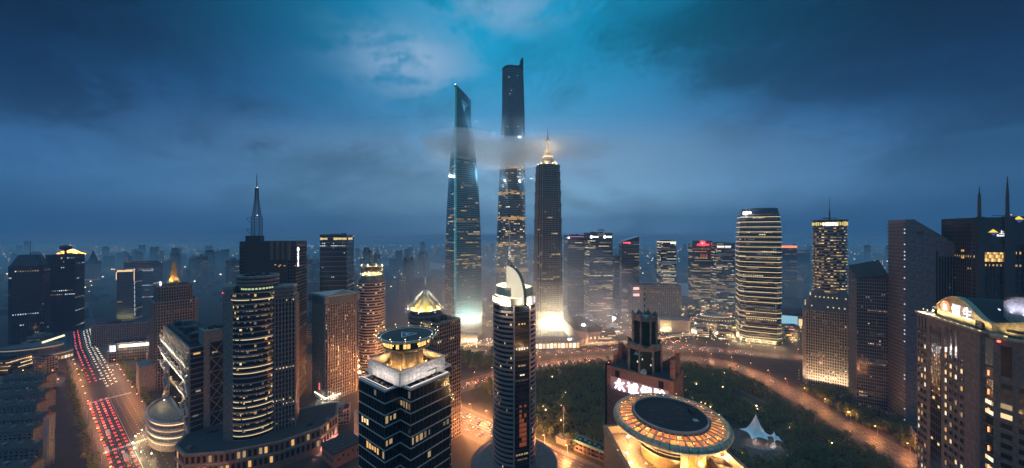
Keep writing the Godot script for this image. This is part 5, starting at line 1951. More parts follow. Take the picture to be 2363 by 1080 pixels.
# ---------------------------------------------------------------- towers on the west side
func exchange_building() -> void:
	var t := thing("exchange_building", "stone and glass gateway building with curved lit ribs and a round podium", "building", Vector3(-304, 0, -327), GRID)
	# own axes: x runs along the long front (0 to -133), z points out of it; the short end faces +x
	var gl := mat("gate_glass", Color(0.02, 0.024, 0.03), 0.15)
	var st := pale_stone
	# legs and top
	for q in [[-35.0, -0.6, 0.0, 78.0], [-133.0, -105.0, 0.0, 78.0], [-133.0, -0.6, 78.0, 104.0]]:
		var b := MB.new()
		b.prism(P2([q[0], -0.5, q[1], -0.5, q[1], -28, q[0], -28]), q[2], q[3])
		part(t, "glazing", b, gl)
	var b := MB.new()
	b.prism(P2([-105, -18, -35, -18, -35, -27, -105, -27]), 0, 78)
	part(t, "inner_glazing", b, gl)
	# front grid of stone mullions and floor edges (the pieces one can tell apart)
	for f in 21:
		var y := 4.0 + f * 5.0
		b = MB.new()
		if y < 77:
			b.box(Vector3(-17.5, y, 0.1), Vector3(35, 0.7, 1.2))
			b.box(Vector3(-119, y, 0.1), Vector3(28, 0.7, 1.2))
		else:
			b.box(Vector3(-66.5, y, 0.1), Vector3(133, 0.7, 1.2))
		part(t, "floor_band", b, st)
		b = MB.new()
		b.box(Vector3(-0.3, y, -5), Vector3(1.0, 0.8, 10))
		part(t, "floor_band", b, st)
	for k in 15:
		var x := -133.0 + k * 9.5
		b = MB.new()
		if x > -104 and x < -36:
			b.box(Vector3(x, 91, 0.3), Vector3(1.0, 26, 1.4))
		else:
			b.box(Vector3(x, 52, 0.3), Vector3(1.0, 104, 1.4))
		part(t, "mullion", b, st)
	# lit inner hall: floors and window bars seen through the gateway
	for f in 15:
		b = MB.new()
		b.box(Vector3(-70, 6 + f * 4.9, -17.8), Vector3(69, 0.5, 0.4))
		part(t, "hall_floor", b, cream_panel)
		for k in 16:
			if rng.randf() < 0.55:
				b = MB.new()
				b.box(Vector3(-101 + k * 4.2, 8.2 + f * 4.9, -17.92), Vector3(3.4, 1.4, 0.1))
				part(t, "hall_window", b, LIT[[3, 1, 0][rng.randi() % 3]])
	# diagonal bracing on the legs
	for q in [[-35.0, 0.0], [-133.0, -105.0]]:
		for k in 4:
			var y := 4.0 + k * 19.0
			for s in 2:
				b = MB.new()
				b.beam(Vector3(q[s], y, 1.2), Vector3(q[1 - s], y + 19.0, 1.2), 1.4)
				part(t, "brace", b, white_metal)
	# curved ribs in front of the upper floors, each washed by a lamp at its foot
	for k in 7:
		for r in 3:
			if r == 2 and k in [1, 2, 3, 4]: continue
			var x := -124.0 + k * 19.0
			var y := 97.0 - r * 15.0
			var pts := []
			for s in 7:
				var u := s / 6.0
				pts.append(Vector3(x + u * u * 3.0, y - u * 12.0, 1.4 + sin(PI * (1.0 - u) * 0.5) * 3.2))
			b = MB.new()
			for s in 6:
				b.beam(pts[s], pts[s + 1], 1.9, 0.8)
			part(t, "curved_rib", b, white_metal)
			spot(t, Vector3(x + 3.4, y - 13.0, 6.4), Vector3(x + 1.0, y - 3.0, 3.4), Color(1.0, 0.8, 0.55), 170, 42, 0.5)
	# end wall: stone slab with a braced glass strip
	b = MB.new()
	b.prism(P2([-20, -10, 0.6, -10, 0.6, -31, -20, -31]), 0, 117)
	part(t, "end_wall", b, st)
	b = MB.new()
	b.box(Vector3(0.65, 64, -19.5), Vector3(0.5, 84, 9.6))
	var strip_glass := part(t, "end_glazing", b, gl)
	for k in 6:
		var y := 24.0 + k * 13.4
		for s in 2:
			b = MB.new()
			b.beam(Vector3(1.1, y, -24.2 + s * 9.4), Vector3(1.1, y + 13.4, -14.8 - s * 9.4), 0.6)
			part(strip_glass, "brace", b, st)
		b = MB.new()
		b.beam(Vector3(1.1, y, -24.3), Vector3(1.1, y, -14.7), 0.6)
		part(strip_glass, "brace", b, st)
	for k in 24:
		b = MB.new()
		b.box(Vector3(0.1, 6 + k * 4.2, -5), Vector3(0.6, 0.35, 9.6))
		part(t, "glazing_bar", b, dark_metal)
	for q in [[98.0, -5.0, 5.0, 1], [96.0, -18.0, 4.0, 3], [62.0, -6.0, 3.5, 3], [20.0, -7.0, 3.0, 1], [39.0, -4.0, 4.0, 6]]:
		b = MB.new()
		b.box(Vector3(0.95 if q[1] < -10 else 0.42, q[0], q[1]), Vector3(0.2, 1.6, q[2]))
		part(t, "lit_window", b, LIT[q[3]])
	roof_kit(t, P2([-20, -10, 0.6, -10, 0.6, -31, -20, -31]), 117, roof_felt, st, 1.0)
	b = MB.new()
	b.prism(P2([-131, -3, -24, -3, -24, -26, -131, -26]), 104, 106)
	part(t, "roof", b, roof_felt)
	for k in 8:
		b = MB.new()
		b.box(Vector3(-124 + k * 13.0, 107.4 + (k % 3), -14 + (k % 2) * 5), Vector3(9, 3 + (k % 3) * 2, 8))
		part(t, "roof_plant", b, roof_felt if k % 2 else dark_stone)
	# round podium with light coves
	var pod := PackedVector2Array()
	for k in 25:
		var a := PI * k / 24.0
		pod.append(Vector2(-66 + cos(a) * 42, sin(a) * 21 - 0.4))
	pod = turned(pod)
	b = MB.new()
	b.prism(pod, 0, 27)
	part(t, "podium", b, st)
	for k in 4:
		b = MB.new()
		b.ring(grow(pod, -0.2), grow(pod, 1.3), 8.0 + k * 6.4, 9.6 + k * 6.4)
		part(t, "podium_ledge", b, white_metal)
		b = MB.new()
		b.ring(grow(pod, 0.02), grow(pod, 0.25), 6.2 + k * 6.4, 6.9 + k * 6.4)
		part(t, "cove_light", b, glow("cove_%d" % (k % 2), Color(1.0, 0.76, 0.48), [0.8, 1.6][k % 2]))
	b = MB.new()
	b.prism(grow(pod, -3.0), 28, 28.4)
	part(t, "podium_roof", b, roof_felt)
	for k in 7:
		var a := PI * (0.25 + k * 0.1)
		var q := Vector3(-62 + cos(a) * 46, 4.5, sin(a) * 31)
		omni(t, q, WARM, 120, 0.5)
		b = MB.new()
		b.lathe([Vector2(0.0, -0.4), Vector2(0.5, 0.0), Vector2(0.0, 0.5)], 8, q)
		part(t, "forecourt_lamp", b, glow("forecourt_lamp", PALE, 25.0))
		b = MB.new()
		b.lathe([Vector2(0.12, -4.5), Vector2(0.12, -0.3)], 6, q)
		part(t, "lamp_post", b, dark_metal)
	for q in [Vector3(-88, 32, 6), Vector3(-60, 34, -8), Vector3(-80, 34, -8), Vector3(-48, 33, -6)]:
		omni(t, q, WARM, 170, 0.5)
		b = MB.new()
		b.lathe([Vector2(0, -0.6), Vector2(0.6, 0), Vector2(0, 0.6)], 8, q)
		part(t, "hall_lamp", b, glow("hall_lamp", PALE, 12.0))
	for k in 3:
		spot(t, Vector3(7, 1.5, -13 - k * 7.0), Vector3(0.6, 26, -13 - k * 7.0), Color(1.0, 0.7, 0.4), 260, 50, 0.6)

func round_front_tower() -> void:
	var t := thing("round_front_tower", "tall office tower with a curved glass front, lit floor lines and a roof drum", "skyscraper", Vector3(-244, 0, -338), 25)
	var st := mat("tower_stone", Color(0.42, 0.32, 0.3), 0.7, 0.0, 0.06)
	# podium of red-brown stone
	var pod := P2([-62, 6, -50, 24, -20, 34, 20, 36, 52, 26, 66, 6, 66, -24, -62, -24])
	var b := MB.new()
	b.prism(pod, 0, 24)
	part(t, "podium", b, mat("podium_stone", Color(0.34, 0.2, 0.16), 0.7, 0.0, 0.07))
	for k in 2:
		b = MB.new()
		b.ring(grow(pod, -0.5), grow(pod, 0.7), 14.0 + k * 9.3, 15.2 + k * 9.6)
		part(t, "podium_cornice", b, pale_stone)
	b = MB.new()
	b.prism(grow(pod, -2), 24, 24.5)
	part(t, "podium_roof", b, roof_felt)
	for i in pod.size():
		var a := pod[i]
		var c := pod[(i + 1) % pod.size()]
		var e := (c - a)
		var n := Vector2(e.y, -e.x).normalized()
		if n.y < -0.3 or e.length() < 8: continue
		var cnt := int(e.length() / 4.0)
		for k in cnt:
			var m := a.lerp(c, (k + 0.5) / cnt) + n * 0.1
			var bs := Basis(Vector3(e.x, 0, e.y).normalized(), Vector3.UP, Vector3(n.x, 0, n.y))
			for f in 2:
				b = MB.new()
				b.box(Vector3(m.x, 9.5 + f * 9.5, m.y), Vector3(2.2, 5.4, 0.3), bs)
				part(t, "podium_window", b, dark_glass if rng.randf() < 0.72 else LIT[[1, 3, 3][rng.randi() % 3]])
	for k in 9:
		b = MB.new()
		b.box(Vector3(-52 + k * 13.5 + rng.randf_range(-3, 3), 25.6, -8 + rng.randf_range(-6, 26) * float(absf(-52 + k * 13.5) > 34)), Vector3(rng.randf_range(3, 8), 2.4, rng.randf_range(3, 6)))
		part(t, "roof_plant", b, roof_felt if k % 2 else dark_stone)
	b = MB.new()
	var e0 := Vector2(52, 26)
	b.beam(Vector3(52.5, 4.2, 26.8), Vector3(66.8, 4.2, 6.6), 0.5)
	part(t, "red_strip", b, glow("red_strip", Color(1.0, 0.12, 0.14), 1.6))
	for k in 7:
		b = MB.new()
		var q := Vector3(53.0, 2.0, 27.2).lerp(Vector3(67.2, 2.0, 7.0), (k + 0.5) / 7.0)
		b.lathe([Vector2(0, -0.6), Vector2(0.6, 0), Vector2(0, 0.6)], 8, q)
		part(t, "canopy_lamp", b, glow("canopy_lamp", Color(1, 0.9, 0.85), 5.0))
		omni(t, q + Vector3(1.2, 0.2, 1.0), Color(1.0, 0.45, 0.35), 40, 0.5)
	# curved glass front
	var arc := PackedVector2Array()
	arc.append(Vector2(-20, -14))
	for k in 17:
		var a := lerpf(PI * 0.94, PI * 0.10, k / 16.0)
		arc.append(Vector2(-4 + cos(a) * 17.5, 9 + sin(a) * 12.5))
	arc.append(Vector2(13, -14))
	arc = turned(arc)
	facade(t, arc, 24, 158, {"fh": 5.15, "bay": 1.95, "sh": 1.1, "sd": 0.45, "wall": mat("curve_band", Color(0.24, 0.19, 0.185), 0.5), "glass": dark_glass, "lit": 0.05, "lh": 0.45, "tones": [3, 1, 6, 0], "each": ["bands"], "least": 0.5, "run": 0.3})
	# lit floor lines: ceilings of open offices behind the glass
	for f in 26:
		var y := 24.0 + f * 5.15 + 3.7
		var share: float = [0.95, 0.9, 0.55, 0.95, 0.8, 0.95, 0.9, 0.6, 0.7, 0.15, 0.0, 0.95, 0.9, 0.55, 0.5, 0.6, 0.1, 0.95, 0.2, 0.35, 0.3, 0.35, 0.45, 0.3, 0.9, 0.2][f]
		b = MB.new()
		for i in arc.size():
			var a := arc[i]
			var c := arc[(i + 1) % arc.size()]
			var e := c - a
			var n := Vector2(e.y, -e.x).normalized()
			if e.length() > 6.0 or n.y < 0.05: continue
			for h in 2:
				if rng.randf() > share: continue
				var m0 := a.lerp(c, h * 0.5 + 0.02) + n * 0.1
				var m1 := a.lerp(c, h * 0.5 + (0.48 if share > 0.75 else rng.randf_range(0.2, 0.48))) + n * 0.1
				b.quad(Vector3(m0.x, y, m0.y), Vector3(m1.x, y, m1.y), Vector3(m1.x, y + 0.7, m1.y), Vector3(m0.x, y + 0.7, m0.y), Vector3(n.x, 0, n.y))
		part(t, "lit_floor_line", b, LIT[0 if share > 0.85 else 3])
	# side piers of stone
	for q in [[-27.0, -19.0, 12.0, 162.0], [-24.0, -18.5, 16.0, 150.0]]:
		b = MB.new()
		b.prism(P2([q[0], -14, q[1], -14, q[1], q[2], q[0], q[2]]), 24, q[3])
		part(t, "side_pier", b, st)
	facade(t, P2([10.5, -14, 29, -14, 29, 11, 10.5, 15]), 24, 150, {"fh": 4.3, "bay": 2.6, "pw": 1.1, "pd": 0.7, "sh": 0.8, "sd": 0.2, "wall": st, "glass": dark_glass, "lit": 0.10, "lh": 0.4, "run": 0.75, "tones": [0, 2, 3], "each": ["piers"], "dark": 0.5, "full": 0.14})
	b = MB.new()
	b.prism(P2([12.0, -13, 27.5, -13, 27.5, 9, 12, 13]), 150, 161)
	part(t, "shoulder_block", b, st)
	for k in 3:
		b = MB.new()
		b.ring(P2([12.0, -13, 27.5, -13, 27.5, 9, 12, 13]), grow(P2([12.0, -13, 27.5, -13, 27.5, 9, 12, 13]), 0.9), 151 + k * 3.6, 152.4 + k * 3.6)
		part(t, "shoulder_band", b, dark_stone)
	b = MB.new()
	b.prism(P2([-27.5, -13, -19, -13, -19, 10, -27.5, 10]), 158, 163)
	part(t, "shoulder_block", b, st)
	# drum with open colonnade
	b = MB.new()
	b.prism(circle(14.0, 36), 157, 168, false)
	var drum := part(t, "roof_drum", b, dark_stone)
	drum.position = Vector3(-3, 0, -1)
	for k in 3:
		b = MB.new()
		b.ring(circle(13.5, 40), circle(17.2, 40), 163.5 + k * 3.4, 165.6 + k * 3.4)
		var o := part(t, "drum_ring", b, st)
		o.position = Vector3(-3, 0, -1)
	b = MB.new()
	b.prism(circle(16.5, 40), 171.6, 172.2)
	var lid := part(t, "drum_roof", b, roof_felt)
	lid.position = Vector3(-3, 0, -1)
	for k in 9:
		b = MB.new()
		b.box(Vector3(-3 + rng.randf_range(-10, 10), 173.0, -1 + rng.randf_range(-9, 9)), Vector3(rng.randf_range(2, 5), 1.8, rng.randf_range(2, 4)))
		part(t, "roof_plant", b, roof_felt)
	for k in 12:
		b = MB.new()
		var a := PI * 0.15 + k * 0.2
		b.box(Vector3(-3 + cos(a) * 14.1, 160.4, -1 + sin(a) * 14.1), Vector3(0.2, 1.6, 1.9), Basis(Vector3.UP, -a))
		part(t, "drum_window", b, glow("green_office", Color(0.8, 0.95, 0.45), 0.7) if rng.randf() < 0.75 else dark_glass)
	for q in [Vector3(-27, 158, 12.4), Vector3(29.3, 92, 10), Vector3(29.3, 62, 10)]:
		red_beacon(t, q)

func lattice_mast_tower() -> void:
	var t := thing("lattice_mast_tower", "dark slab tower with a tall steel lattice mast on its roof", "skyscraper", Vector3(-306, 0, -448), 15)
	var st := mat("slab_stone", Color(0.07, 0.072, 0.085), 0.7, 0.0, 0.05)
	facade(t, rect(60, 42), 0, 196, {"fh": 4.2, "bay": 3.2, "pw": 0.8, "pd": 0.4, "sh": 1.2, "sd": 0.5, "wall": st, "glass": dark_glass, "lit": 0.02, "tones": [3, 6]})
	var b := MB.new()
	b.box(Vector3(-2, 130, 21.6), Vector3(46, 142, 1.6))
	part(t, "blank_wall", b, mat("slab_blank", Color(0.05, 0.055, 0.075), 0.7, 0.0, 0.04))
	b = MB.new()
	b.prism(rect(60.6, 42.6), 196, 203)
	part(t, "parapet_block", b, st)
	for k in 4:
		b = MB.new()
		b.lathe([Vector2(2.6, 180), Vector2(2.6, 203.5), Vector2(0, 203.6)], 16, Vector3(4.0 + k * 6.0, 0, 21.0))
		part(t, "vent_stack", b, dark_stone)
	# two-stage lattice mast
	var c := Vector3(-19, 203, 4)
	b = MB.new()
	b.box(c + Vector3(-2, 3.5, 0), Vector3(16, 7, 12))
	part(t, "mast_house", b, st)
	var stages := [[6.2, 6.2, 205.0, 234.0, 8], [5.2, 2.6, 234.0, 254.0, 6], [2.4, 1.9, 254.0, 270.0, 7]]
	for s in stages:
		for k in 4:
			var a := TAU * (k + 0.5) / 4.0
			b = MB.new()
			b.beam(Vector3(c.x + cos(a) * s[0], s[2], c.z + sin(a) * s[0]), Vector3(c.x + cos(a) * s[1], s[3], c.z + sin(a) * s[1]), 0.5)
			part(t, "mast_leg", b, dark_metal)
		for f in s[4]:
			b = MB.new()
			for k in 4:
				var a := TAU * (k + 0.5) / 4.0
				var a2 := TAU * (k + 1.5) / 4.0
				var r0: float = lerpf(s[0], s[1], float(f) / s[4])
				var r1: float = lerpf(s[0], s[1], float(f + 1) / s[4])
				var y0: float = lerpf(s[2], s[3], float(f) / s[4])
				var y1: float = lerpf(s[2], s[3], float(f + 1) / s[4])
				b.beam(Vector3(c.x + cos(a) * r0, y0, c.z + sin(a) * r0), Vector3(c.x + cos(a2) * r1, y1, c.z + sin(a2) * r1), 0.24)
				b.beam(Vector3(c.x + cos(a2) * r0, y0, c.z + sin(a2) * r0), Vector3(c.x + cos(a) * r1, y1, c.z + sin(a) * r1), 0.24)
				b.beam(Vector3(c.x + cos(a) * r1, y1, c.z + sin(a) * r1), Vector3(c.x + cos(a2) * r1, y1, c.z + sin(a2) * r1), 0.24)
			part(t, "mast_bracing", b, dark_metal)
	b = MB.new()
	b.lathe([Vector2(0.9, 268), Vector2(0.6, 272), Vector2(0.3, 288), Vector2(0, 288.5)], 8, Vector3(c.x, 0, c.z))
	part(t, "mast_tip", b, dark_metal)
	for y in [212.0, 226.0]:
		b = MB.new()
		b.beam(Vector3(c.x - 6, y, c.z + 3), Vector3(c.x - 10, y + 6, c.z + 4), 0.5)
		b.beam(Vector3(c.x - 10, y + 6, c.z + 4), Vector3(c.x - 4, y + 6, c.z + 3), 0.5)
		part(t, "mast_bracket", b, dark_metal)
	for y in [235.0, 270.0]:
		b = MB.new()
		b.lathe([Vector2(0, 0), Vector2(0.6, 0.6), Vector2(0, 1.2)], 8, Vector3(c.x + 2, y, c.z + 4))
		part(t, "warning_light", b, glow("mast_beacon", Color(1.0, 0.75, 0.7), 4.0))
	red_beacon(t, Vector3(29.5, 172, 21.6)); red_beacon(t, Vector3(-29.5, 158, 21.6))
	for q in [[12.0, 172.0], [18.0, 172.5], [13.5, 173.5], [8.0, 174.0]]:
		b = MB.new()
		b.box(Vector3(q[0], q[1], 22.5), Vector3(1.6, 0.9, 0.2))
		part(t, "lit_window", b, LIT[1])
	# white upright sign on the short end
	var w := glow("upright_sign", Color(1, 0.97, 0.92), 2.4)
	b = MB.new()
	var pts := []
	for k in 17:
		pts.append(Vector3(30.8, 192.5 + sin(TAU * k / 16.0) * 2.2, 15 + cos(TAU * k / 16.0) * 2.2))
	b.tube(pts, 0.7, 6)
	part(t, "sign_emblem", b, w)
	for k in 4:
		glyph(t, [G_ZHONG, G_GUO, G_SHANG, G_HAI][k], Vector3(30.9, 184.5 - k * 4.6, 17.2), Vector3(0, 0, -1), Vector3.RIGHT, 4.2, w, 0.16)

func plain_tower(called: String, label: String, x: float, z: float, w: float, d: float, yaw: float, h: float, st: Dictionary, cut := 0.0, group := "", category := "skyscraper") -> Node3D:
	var t := thing(called, label, category, Vector3(x, 0, z), yaw, group)
	var p := rect(w, d, cut)
	facade(t, p, 0, h, st)
	roof_kit(t, p, h, roof_felt, st.wall)
	return t

func west_towers() -> void:
	var b: MB
	# square glass tower with a gold-lit top band
	var t := plain_tower("gold_band_tower", "square dark glass tower with a gold band of light under its roof edge", -322, -640, 45, 45, 10, 210, {"fh": 4.3, "bay": 3, "sh": 0.8, "sd": 0.3, "wall": mat("n_band", Color(0.13, 0.14, 0.17), 0.5), "glass": blue_glass, "lit": 0.03, "tones": [3, 4, 6], "lh": 0.4, "every": 2})
	for k in 22:
		if rng.randf() < 0.75 and not (k > 5 and k < 11):
			b = MB.new()
			b.box(Vector3(-21 + k * 2.0, 203.5, 22.7), Vector3(1.7, rng.randf_range(2.5, 4.6), 0.2))
			part(t, "gold_panel", b, glow("gold_panel_light", Color(1.0, 0.75, 0.3), 0.9))
	for k in 12:
		b = MB.new()
		b.box(Vector3(22.7, 203.5, 14 - k * 2.2), Vector3(0.2, rng.randf_range(2.0, 5.5), 1.9))
		part(t, "gold_panel", b, glow("gold_panel_light", Color(1.0, 0.75, 0.3), 0.9))
	# stone pier tower
	t = plain_tower("pier_tower", "pale stone tower of close vertical piers with rows of lit windows", -238, -465, 40, 40, GRID, 122, {"fh": 3.9, "bay": 3.1, "pw": 1.25, "pd": 0.9, "sh": 0.9, "sd": 0.25, "wall": pale_stone, "glass": dark_glass, "lit": 0.34, "lh": 0.42, "run": 0.35, "tones": [0, 2, 2, 3], "dark": 0.25, "low": 0.5, "high": 1.2}, 2.0)
	b = MB.new()
	b.prism(rect(41.5, 41.5, 2.5), 122.5, 132)
	part(t, "attic", b, mat("attic_green", Color(0.07, 0.10, 0.10), 0.5))
	for q in [Vector2(20.3, 20.3), Vector2(-20.3, 20.3), Vector2(20.3, -20.3)]:
		b = MB.new()
		b.box(Vector3(q.x, 128.5, q.y), Vector3(5, 9, 5))
		part(t, "corner_block", b, pale_stone)
	b = MB.new()
	b.ring(rect(38, 38), rect(42.5, 42.5, 2.5), 132, 133.4)
	part(t, "roof_rim", b, white_metal)
	for s in 2:
		b = MB.new()
		b.beam(Vector3(-10 if s == 0 else 20.8, 5, 20.8), Vector3(20.8, 5, 20.8 if s == 0 else 2.0), 0.8)
		part(t, "entrance_light", b, glow("entrance", PALE, 4.0))
	omni(t, Vector3(16, 4, 24), PALE, 120); omni(t, Vector3(24, 4, 12), PALE, 120)
	b = MB.new()
	b.box(Vector3(4, 16, 21.2), Vector3(2.4, 8, 0.4))
	part(t, "red_sign", b, glow("red_sign", Color(1.0, 0.1, 0.16), 1.4))
	# round tower with a bright crown
	t = thing("ringed_tower", "banded round tower with a brightly lit ring crown and spike", "skyscraper", Vector3(-210, 0, -520))
	var p := circle(18.5, 32)
	facade(t, p, 0, 140, {"fh": 4.1, "bay": 2.6, "sh": 1.7, "sd": 0.5, "wall": mat("p_stone", Color(0.3, 0.26, 0.24), 0.7), "glass": dark_glass, "lit": 0.14, "lh": 0.4, "run": 0.5, "tones": [0, 2, 3, 3], "dark": 0.4})
	b = MB.new()
	b.lathe([Vector2(18.6, 140), Vector2(18.6, 143), Vector2(15.5, 148), Vector2(14.5, 150)], 36)
	part(t, "shoulder", b, dark_stone)
	for k in 3:
		b = MB.new()
		b.ring(circle(11, 36), circle(15.2, 36), 150.5 + k * 6.5, 151.6 + k * 6.5)
		part(t, "crown_ring", b, cream_panel)
	b = MB.new()
	b.prism(circle(10.5, 32), 149, 165)
	part(t, "crown_drum", b, cream_panel)
	for k in 16:
		b = MB.new()
		var a := TAU * k / 16.0
		b.box(Vector3(cos(a) * 14.4, 157.5, sin(a) * 14.4), Vector3(0.7, 13, 0.7))
		part(t, "crown_column", b, cream_panel)
		if k % 2 == 0:
			omni(t, Vector3(cos(a) * 12.6, 153.0, sin(a) * 12.6), Color(1.0, 0.82, 0.45), 55, 0.4)
			omni(t, Vector3(cos(a) * 16.2, 165.5, sin(a) * 16.2), Color(1.0, 0.8, 0.42), 40, 0.4)
			b = MB.new()
			b.lathe([Vector2(0, -0.5), Vector2(0.5, 0), Vector2(0, 0.5)], 8, Vector3(cos(a) * 15.4, 165.6, sin(a) * 15.4))
			part(t, "crown_lamp", b, glow("crown_lamp", PALE, 8.0))
	b = MB.new()
	b.lathe([Vector2(3.4, 165), Vector2(3.0, 172), Vector2(2.0, 173), Vector2(1.8, 180), Vector2(0.8, 181), Vector2(0.4, 189), Vector2(0, 190)], 14)
	part(t, "spike", b, cream_panel)
	# tower with a lit pyramid crown
	t = thing("pyramid_crown_tower", "grid-fronted tower with a glowing white truss pyramid on its round top", "skyscraper", Vector3(-79, 0, -366), GRID)
	facade(t, rect(37, 31), 0, 122, {"fh": 4.0, "bay": 2.9, "pw": 0.8, "pd": 0.6, "sh": 1.0, "sd": 0.6, "wall": warm_stone, "glass": dark_glass, "lit": 0.06, "lh": 0.5, "run": 0.4, "tones": [3, 0, 6], "dark": 0.4})
	roof_kit(t, rect(37, 31), 122, roof_felt, warm_stone)
	var cx := Vector3(-16, 0, 3)
	for q in [[17.5, 118.0, 127.0], [15.5, 127.0, 131.5]]:
		b = MB.new()
		b.prism(circle(q[0], 36), q[1], q[2])
		var o := part(t, "round_stage", b, dark_stone)
		o.position = cx
	for q in [[18.2, 121.0], [18.2, 125.5], [16.4, 130.5]]:
		b = MB.new()
		b.ring(circle(q[0] - 1.0, 36), circle(q[0], 36), q[1], q[1] + 1.2)
		var o := part(t, "stage_band", b, warm_stone)
		o.position = cx
	b = MB.new()
	b.lathe([Vector2(14.0, 131.6), Vector2(0.6, 147.0)], 32, cx)
	part(t, "crown_cone", b, mat("cone_gold", Color(0.6, 0.42, 0.14), 0.5))
	for k in 8:
		var a := TAU * k / 8.0 + 0.2
		var foot := cx + Vector3(cos(a) * 19.5, 131.8, sin(a) * 19.5)
		var top := cx + Vector3(cos(a) * 0.8, 152.5, sin(a) * 0.8)
		var off := Vector3(0, 2.2, 0)
		b = MB.new()
		b.beam(foot, top, 0.5)
		b.beam(foot + off, top + off * 0.4, 0.5)
		for s in 9:
			var u := s / 9.0
			b.beam(foot.lerp(top, u) + off * float(s % 2), foot.lerp(top, u + 1.0 / 9.0) + off * float((s + 1) % 2), 0.32)
		part(t, "crown_truss", b, white_metal)
		omni(t, cx + Vector3(cos(a) * 15.5, 133.2, sin(a) * 15.5), Color(1.0, 0.78, 0.34), 45, 0.4)
		spot(t, cx + Vector3(cos(a) * 21.5, 131.6, sin(a) * 21.5), cx + Vector3(cos(a) * 8.0, 146.0, sin(a) * 8.0), Color(1.0, 0.92, 0.76), 240, 34, 0.4)
	b = MB.new()
	b.lathe([Vector2(1.1, 151.5), Vector2(0.6, 155.5), Vector2(0.32, 170.0), Vector2(0, 170.3)], 10, cx)
	part(t, "needle", b, white_metal)
	# round gold emblem
	b = MB.new()
	var pts := []
	for k in 21:
		pts.append(Vector3(2.5 + cos(TAU * k / 20.0) * 2.6, 116.5 + sin(TAU * k / 20.0) * 2.6, 16.3))
	b.tube(pts, 0.3, 6)
	for q in [[0.9, 115.0, 1.7, 118.0], [1.7, 118.0, 2.5, 115.6], [2.5, 115.6, 3.3, 118.0], [3.3, 118.0, 4.1, 115.0]]:
		b.beam(Vector3(q[0], q[1], 16.3), Vector3(q[2], q[3], 16.3), 0.55)
	part(t, "round_emblem", b, glow("gold_emblem", Color(1.0, 0.6, 0.16), 1.4))
	b = MB.new()
	b.lathe([Vector2(0, 0), Vector2(3.0, 0.01)], 24)
	var disc := part(t, "emblem_disc", b, dark_metal)
	disc.position = Vector3(2.5, 116.5, 16.0)
	disc.rotation_degrees.x = 90
	# stone tower with a gold obelisk on its roof
	t = plain_tower("obelisk_tower", "brown stone tower with setbacks and a glowing gold obelisk on top", -488, -500, 46, 44, GRID, 118, {"fh": 4.1, "bay": 2.8, "pw": 1.0, "pd": 0.6, "sh": 1.2, "sd": 0.3, "wall": warm_stone, "glass": dark_glass, "lit": 0.05, "lh": 0.4, "tones": [1, 3, 6], "dark": 0.5}, 3.0)
	facade(t, rect(36, 34, 2), 118, 138, {"fh": 4.0, "bay": 2.6, "pw": 0.9, "pd": 0.5, "sh": 1.0, "sd": 0.3, "wall": warm_stone, "glass": dark_glass, "lit": 0.04, "tones": [3]})
	roof_kit(t, rect(36, 34, 2), 138, roof_felt, warm_stone, 2.0)
	b = MB.new()
	b.box(Vector3(-12, 141, 12.0), Vector3(10, 5, 1.0))
	part(t, "white_sign", b, glow("white_sign", Color(0.95, 0.95, 1.0), 1.6))
	b = MB.new()
	b.loft(rect(8.4, 8.4), 139, rect(4.2, 4.2), 170)
	b.loft(rect(4.2, 4.2), 170, rect(0.2, 0.2), 175)
	part(t, "obelisk", b, mat("obelisk_stone", Color(0.7, 0.5, 0.22), 0.5, 0.0, 0.2))
	for k in 6:
		b = MB.new()
		b.ring(rect(6.4 - k * 0.6, 6.4 - k * 0.6), rect(7.2 - k * 0.6, 7.2 - k * 0.6), 143 + k * 4.0, 143.5 + k * 4.0)
		part(t, "obelisk_band", b, dark_metal)
	for k in 4:
		var a := TAU * (k + 0.5) / 4.0
		spot(t, Vector3(cos(a) * 7.5, 143.5, sin(a) * 7.5), Vector3(0, 158, 0), Color(1.0, 0.55, 0.16), 110, 50, 0.4)
	b = MB.new()
	b.prism(P2([-10, 21, 22, 21, 22, 36, -10, 36]), 0, 36)
	part(t, "podium", b, pale_stone)
	# far west
	t = thing("stepped_dark_tower", "broad unlit dark tower with sloping shoulders and a thin roof mast", "skyscraper", Vector3(-959, 0, -690), 40)
	var dk := mat("far_dark", Color(0.05, 0.055, 0.07), 0.6, 0.0, 0.03)
	facade(t, rect(42, 42, 5), 0, 150, {"fh": 4.2, "bay": 3, "pw": 0.6, "sh": 1.1, "sd": 0.3, "wall": dk, "glass": dark_glass, "lit": 0.015, "tones": [3, 4]})
	b = MB.new()
	b.loft(rect(41, 41, 5), 150, rect(24, 24, 4), 171)
	part(t, "sloping_crown", b, dk)
	b = MB.new()
	b.lathe([Vector2(0.6, 171), Vector2(0.4, 199), Vector2(0, 199.2)], 8)
	part(t, "mast", b, dark_metal)
	t = plain_tower("dish_tower", "dark tower carrying a round dish-like pod on its roof", -985, -765, 42, 36, 30, 166, {"fh": 4.2, "bay": 3, "pw": 0.6, "sh": 1.1, "wall": dk, "glass": dark_glass, "lit": 0.02, "tones": [4, 3]})
	b = MB.new()
	b.lathe([Vector2(2, 166), Vector2(2, 176), Vector2(8, 178.5), Vector2(9.5, 182), Vector2(8, 185.5), Vector2(0, 188)], 20)
	part(t, "roof_pod", b, dk)
	t = plain_tower("gold_crown_tower", "blue office tower with a glowing orange stepped crown and finial", -1122, -880, 34, 34, 20, 156, {"fh": 4.0, "bay": 2.6, "sh": 1.1, "wall": mat("b_band", Color(0.1, 0.12, 0.16), 0.5), "glass": blue_glass, "lit": 0.14, "lh": 0.35, "run": 0.72, "tones": [4, 3, 4, 6], "dark": 0.4})
	var gc := mat("crown_ochre", Color(0.75, 0.42, 0.14), 0.6)
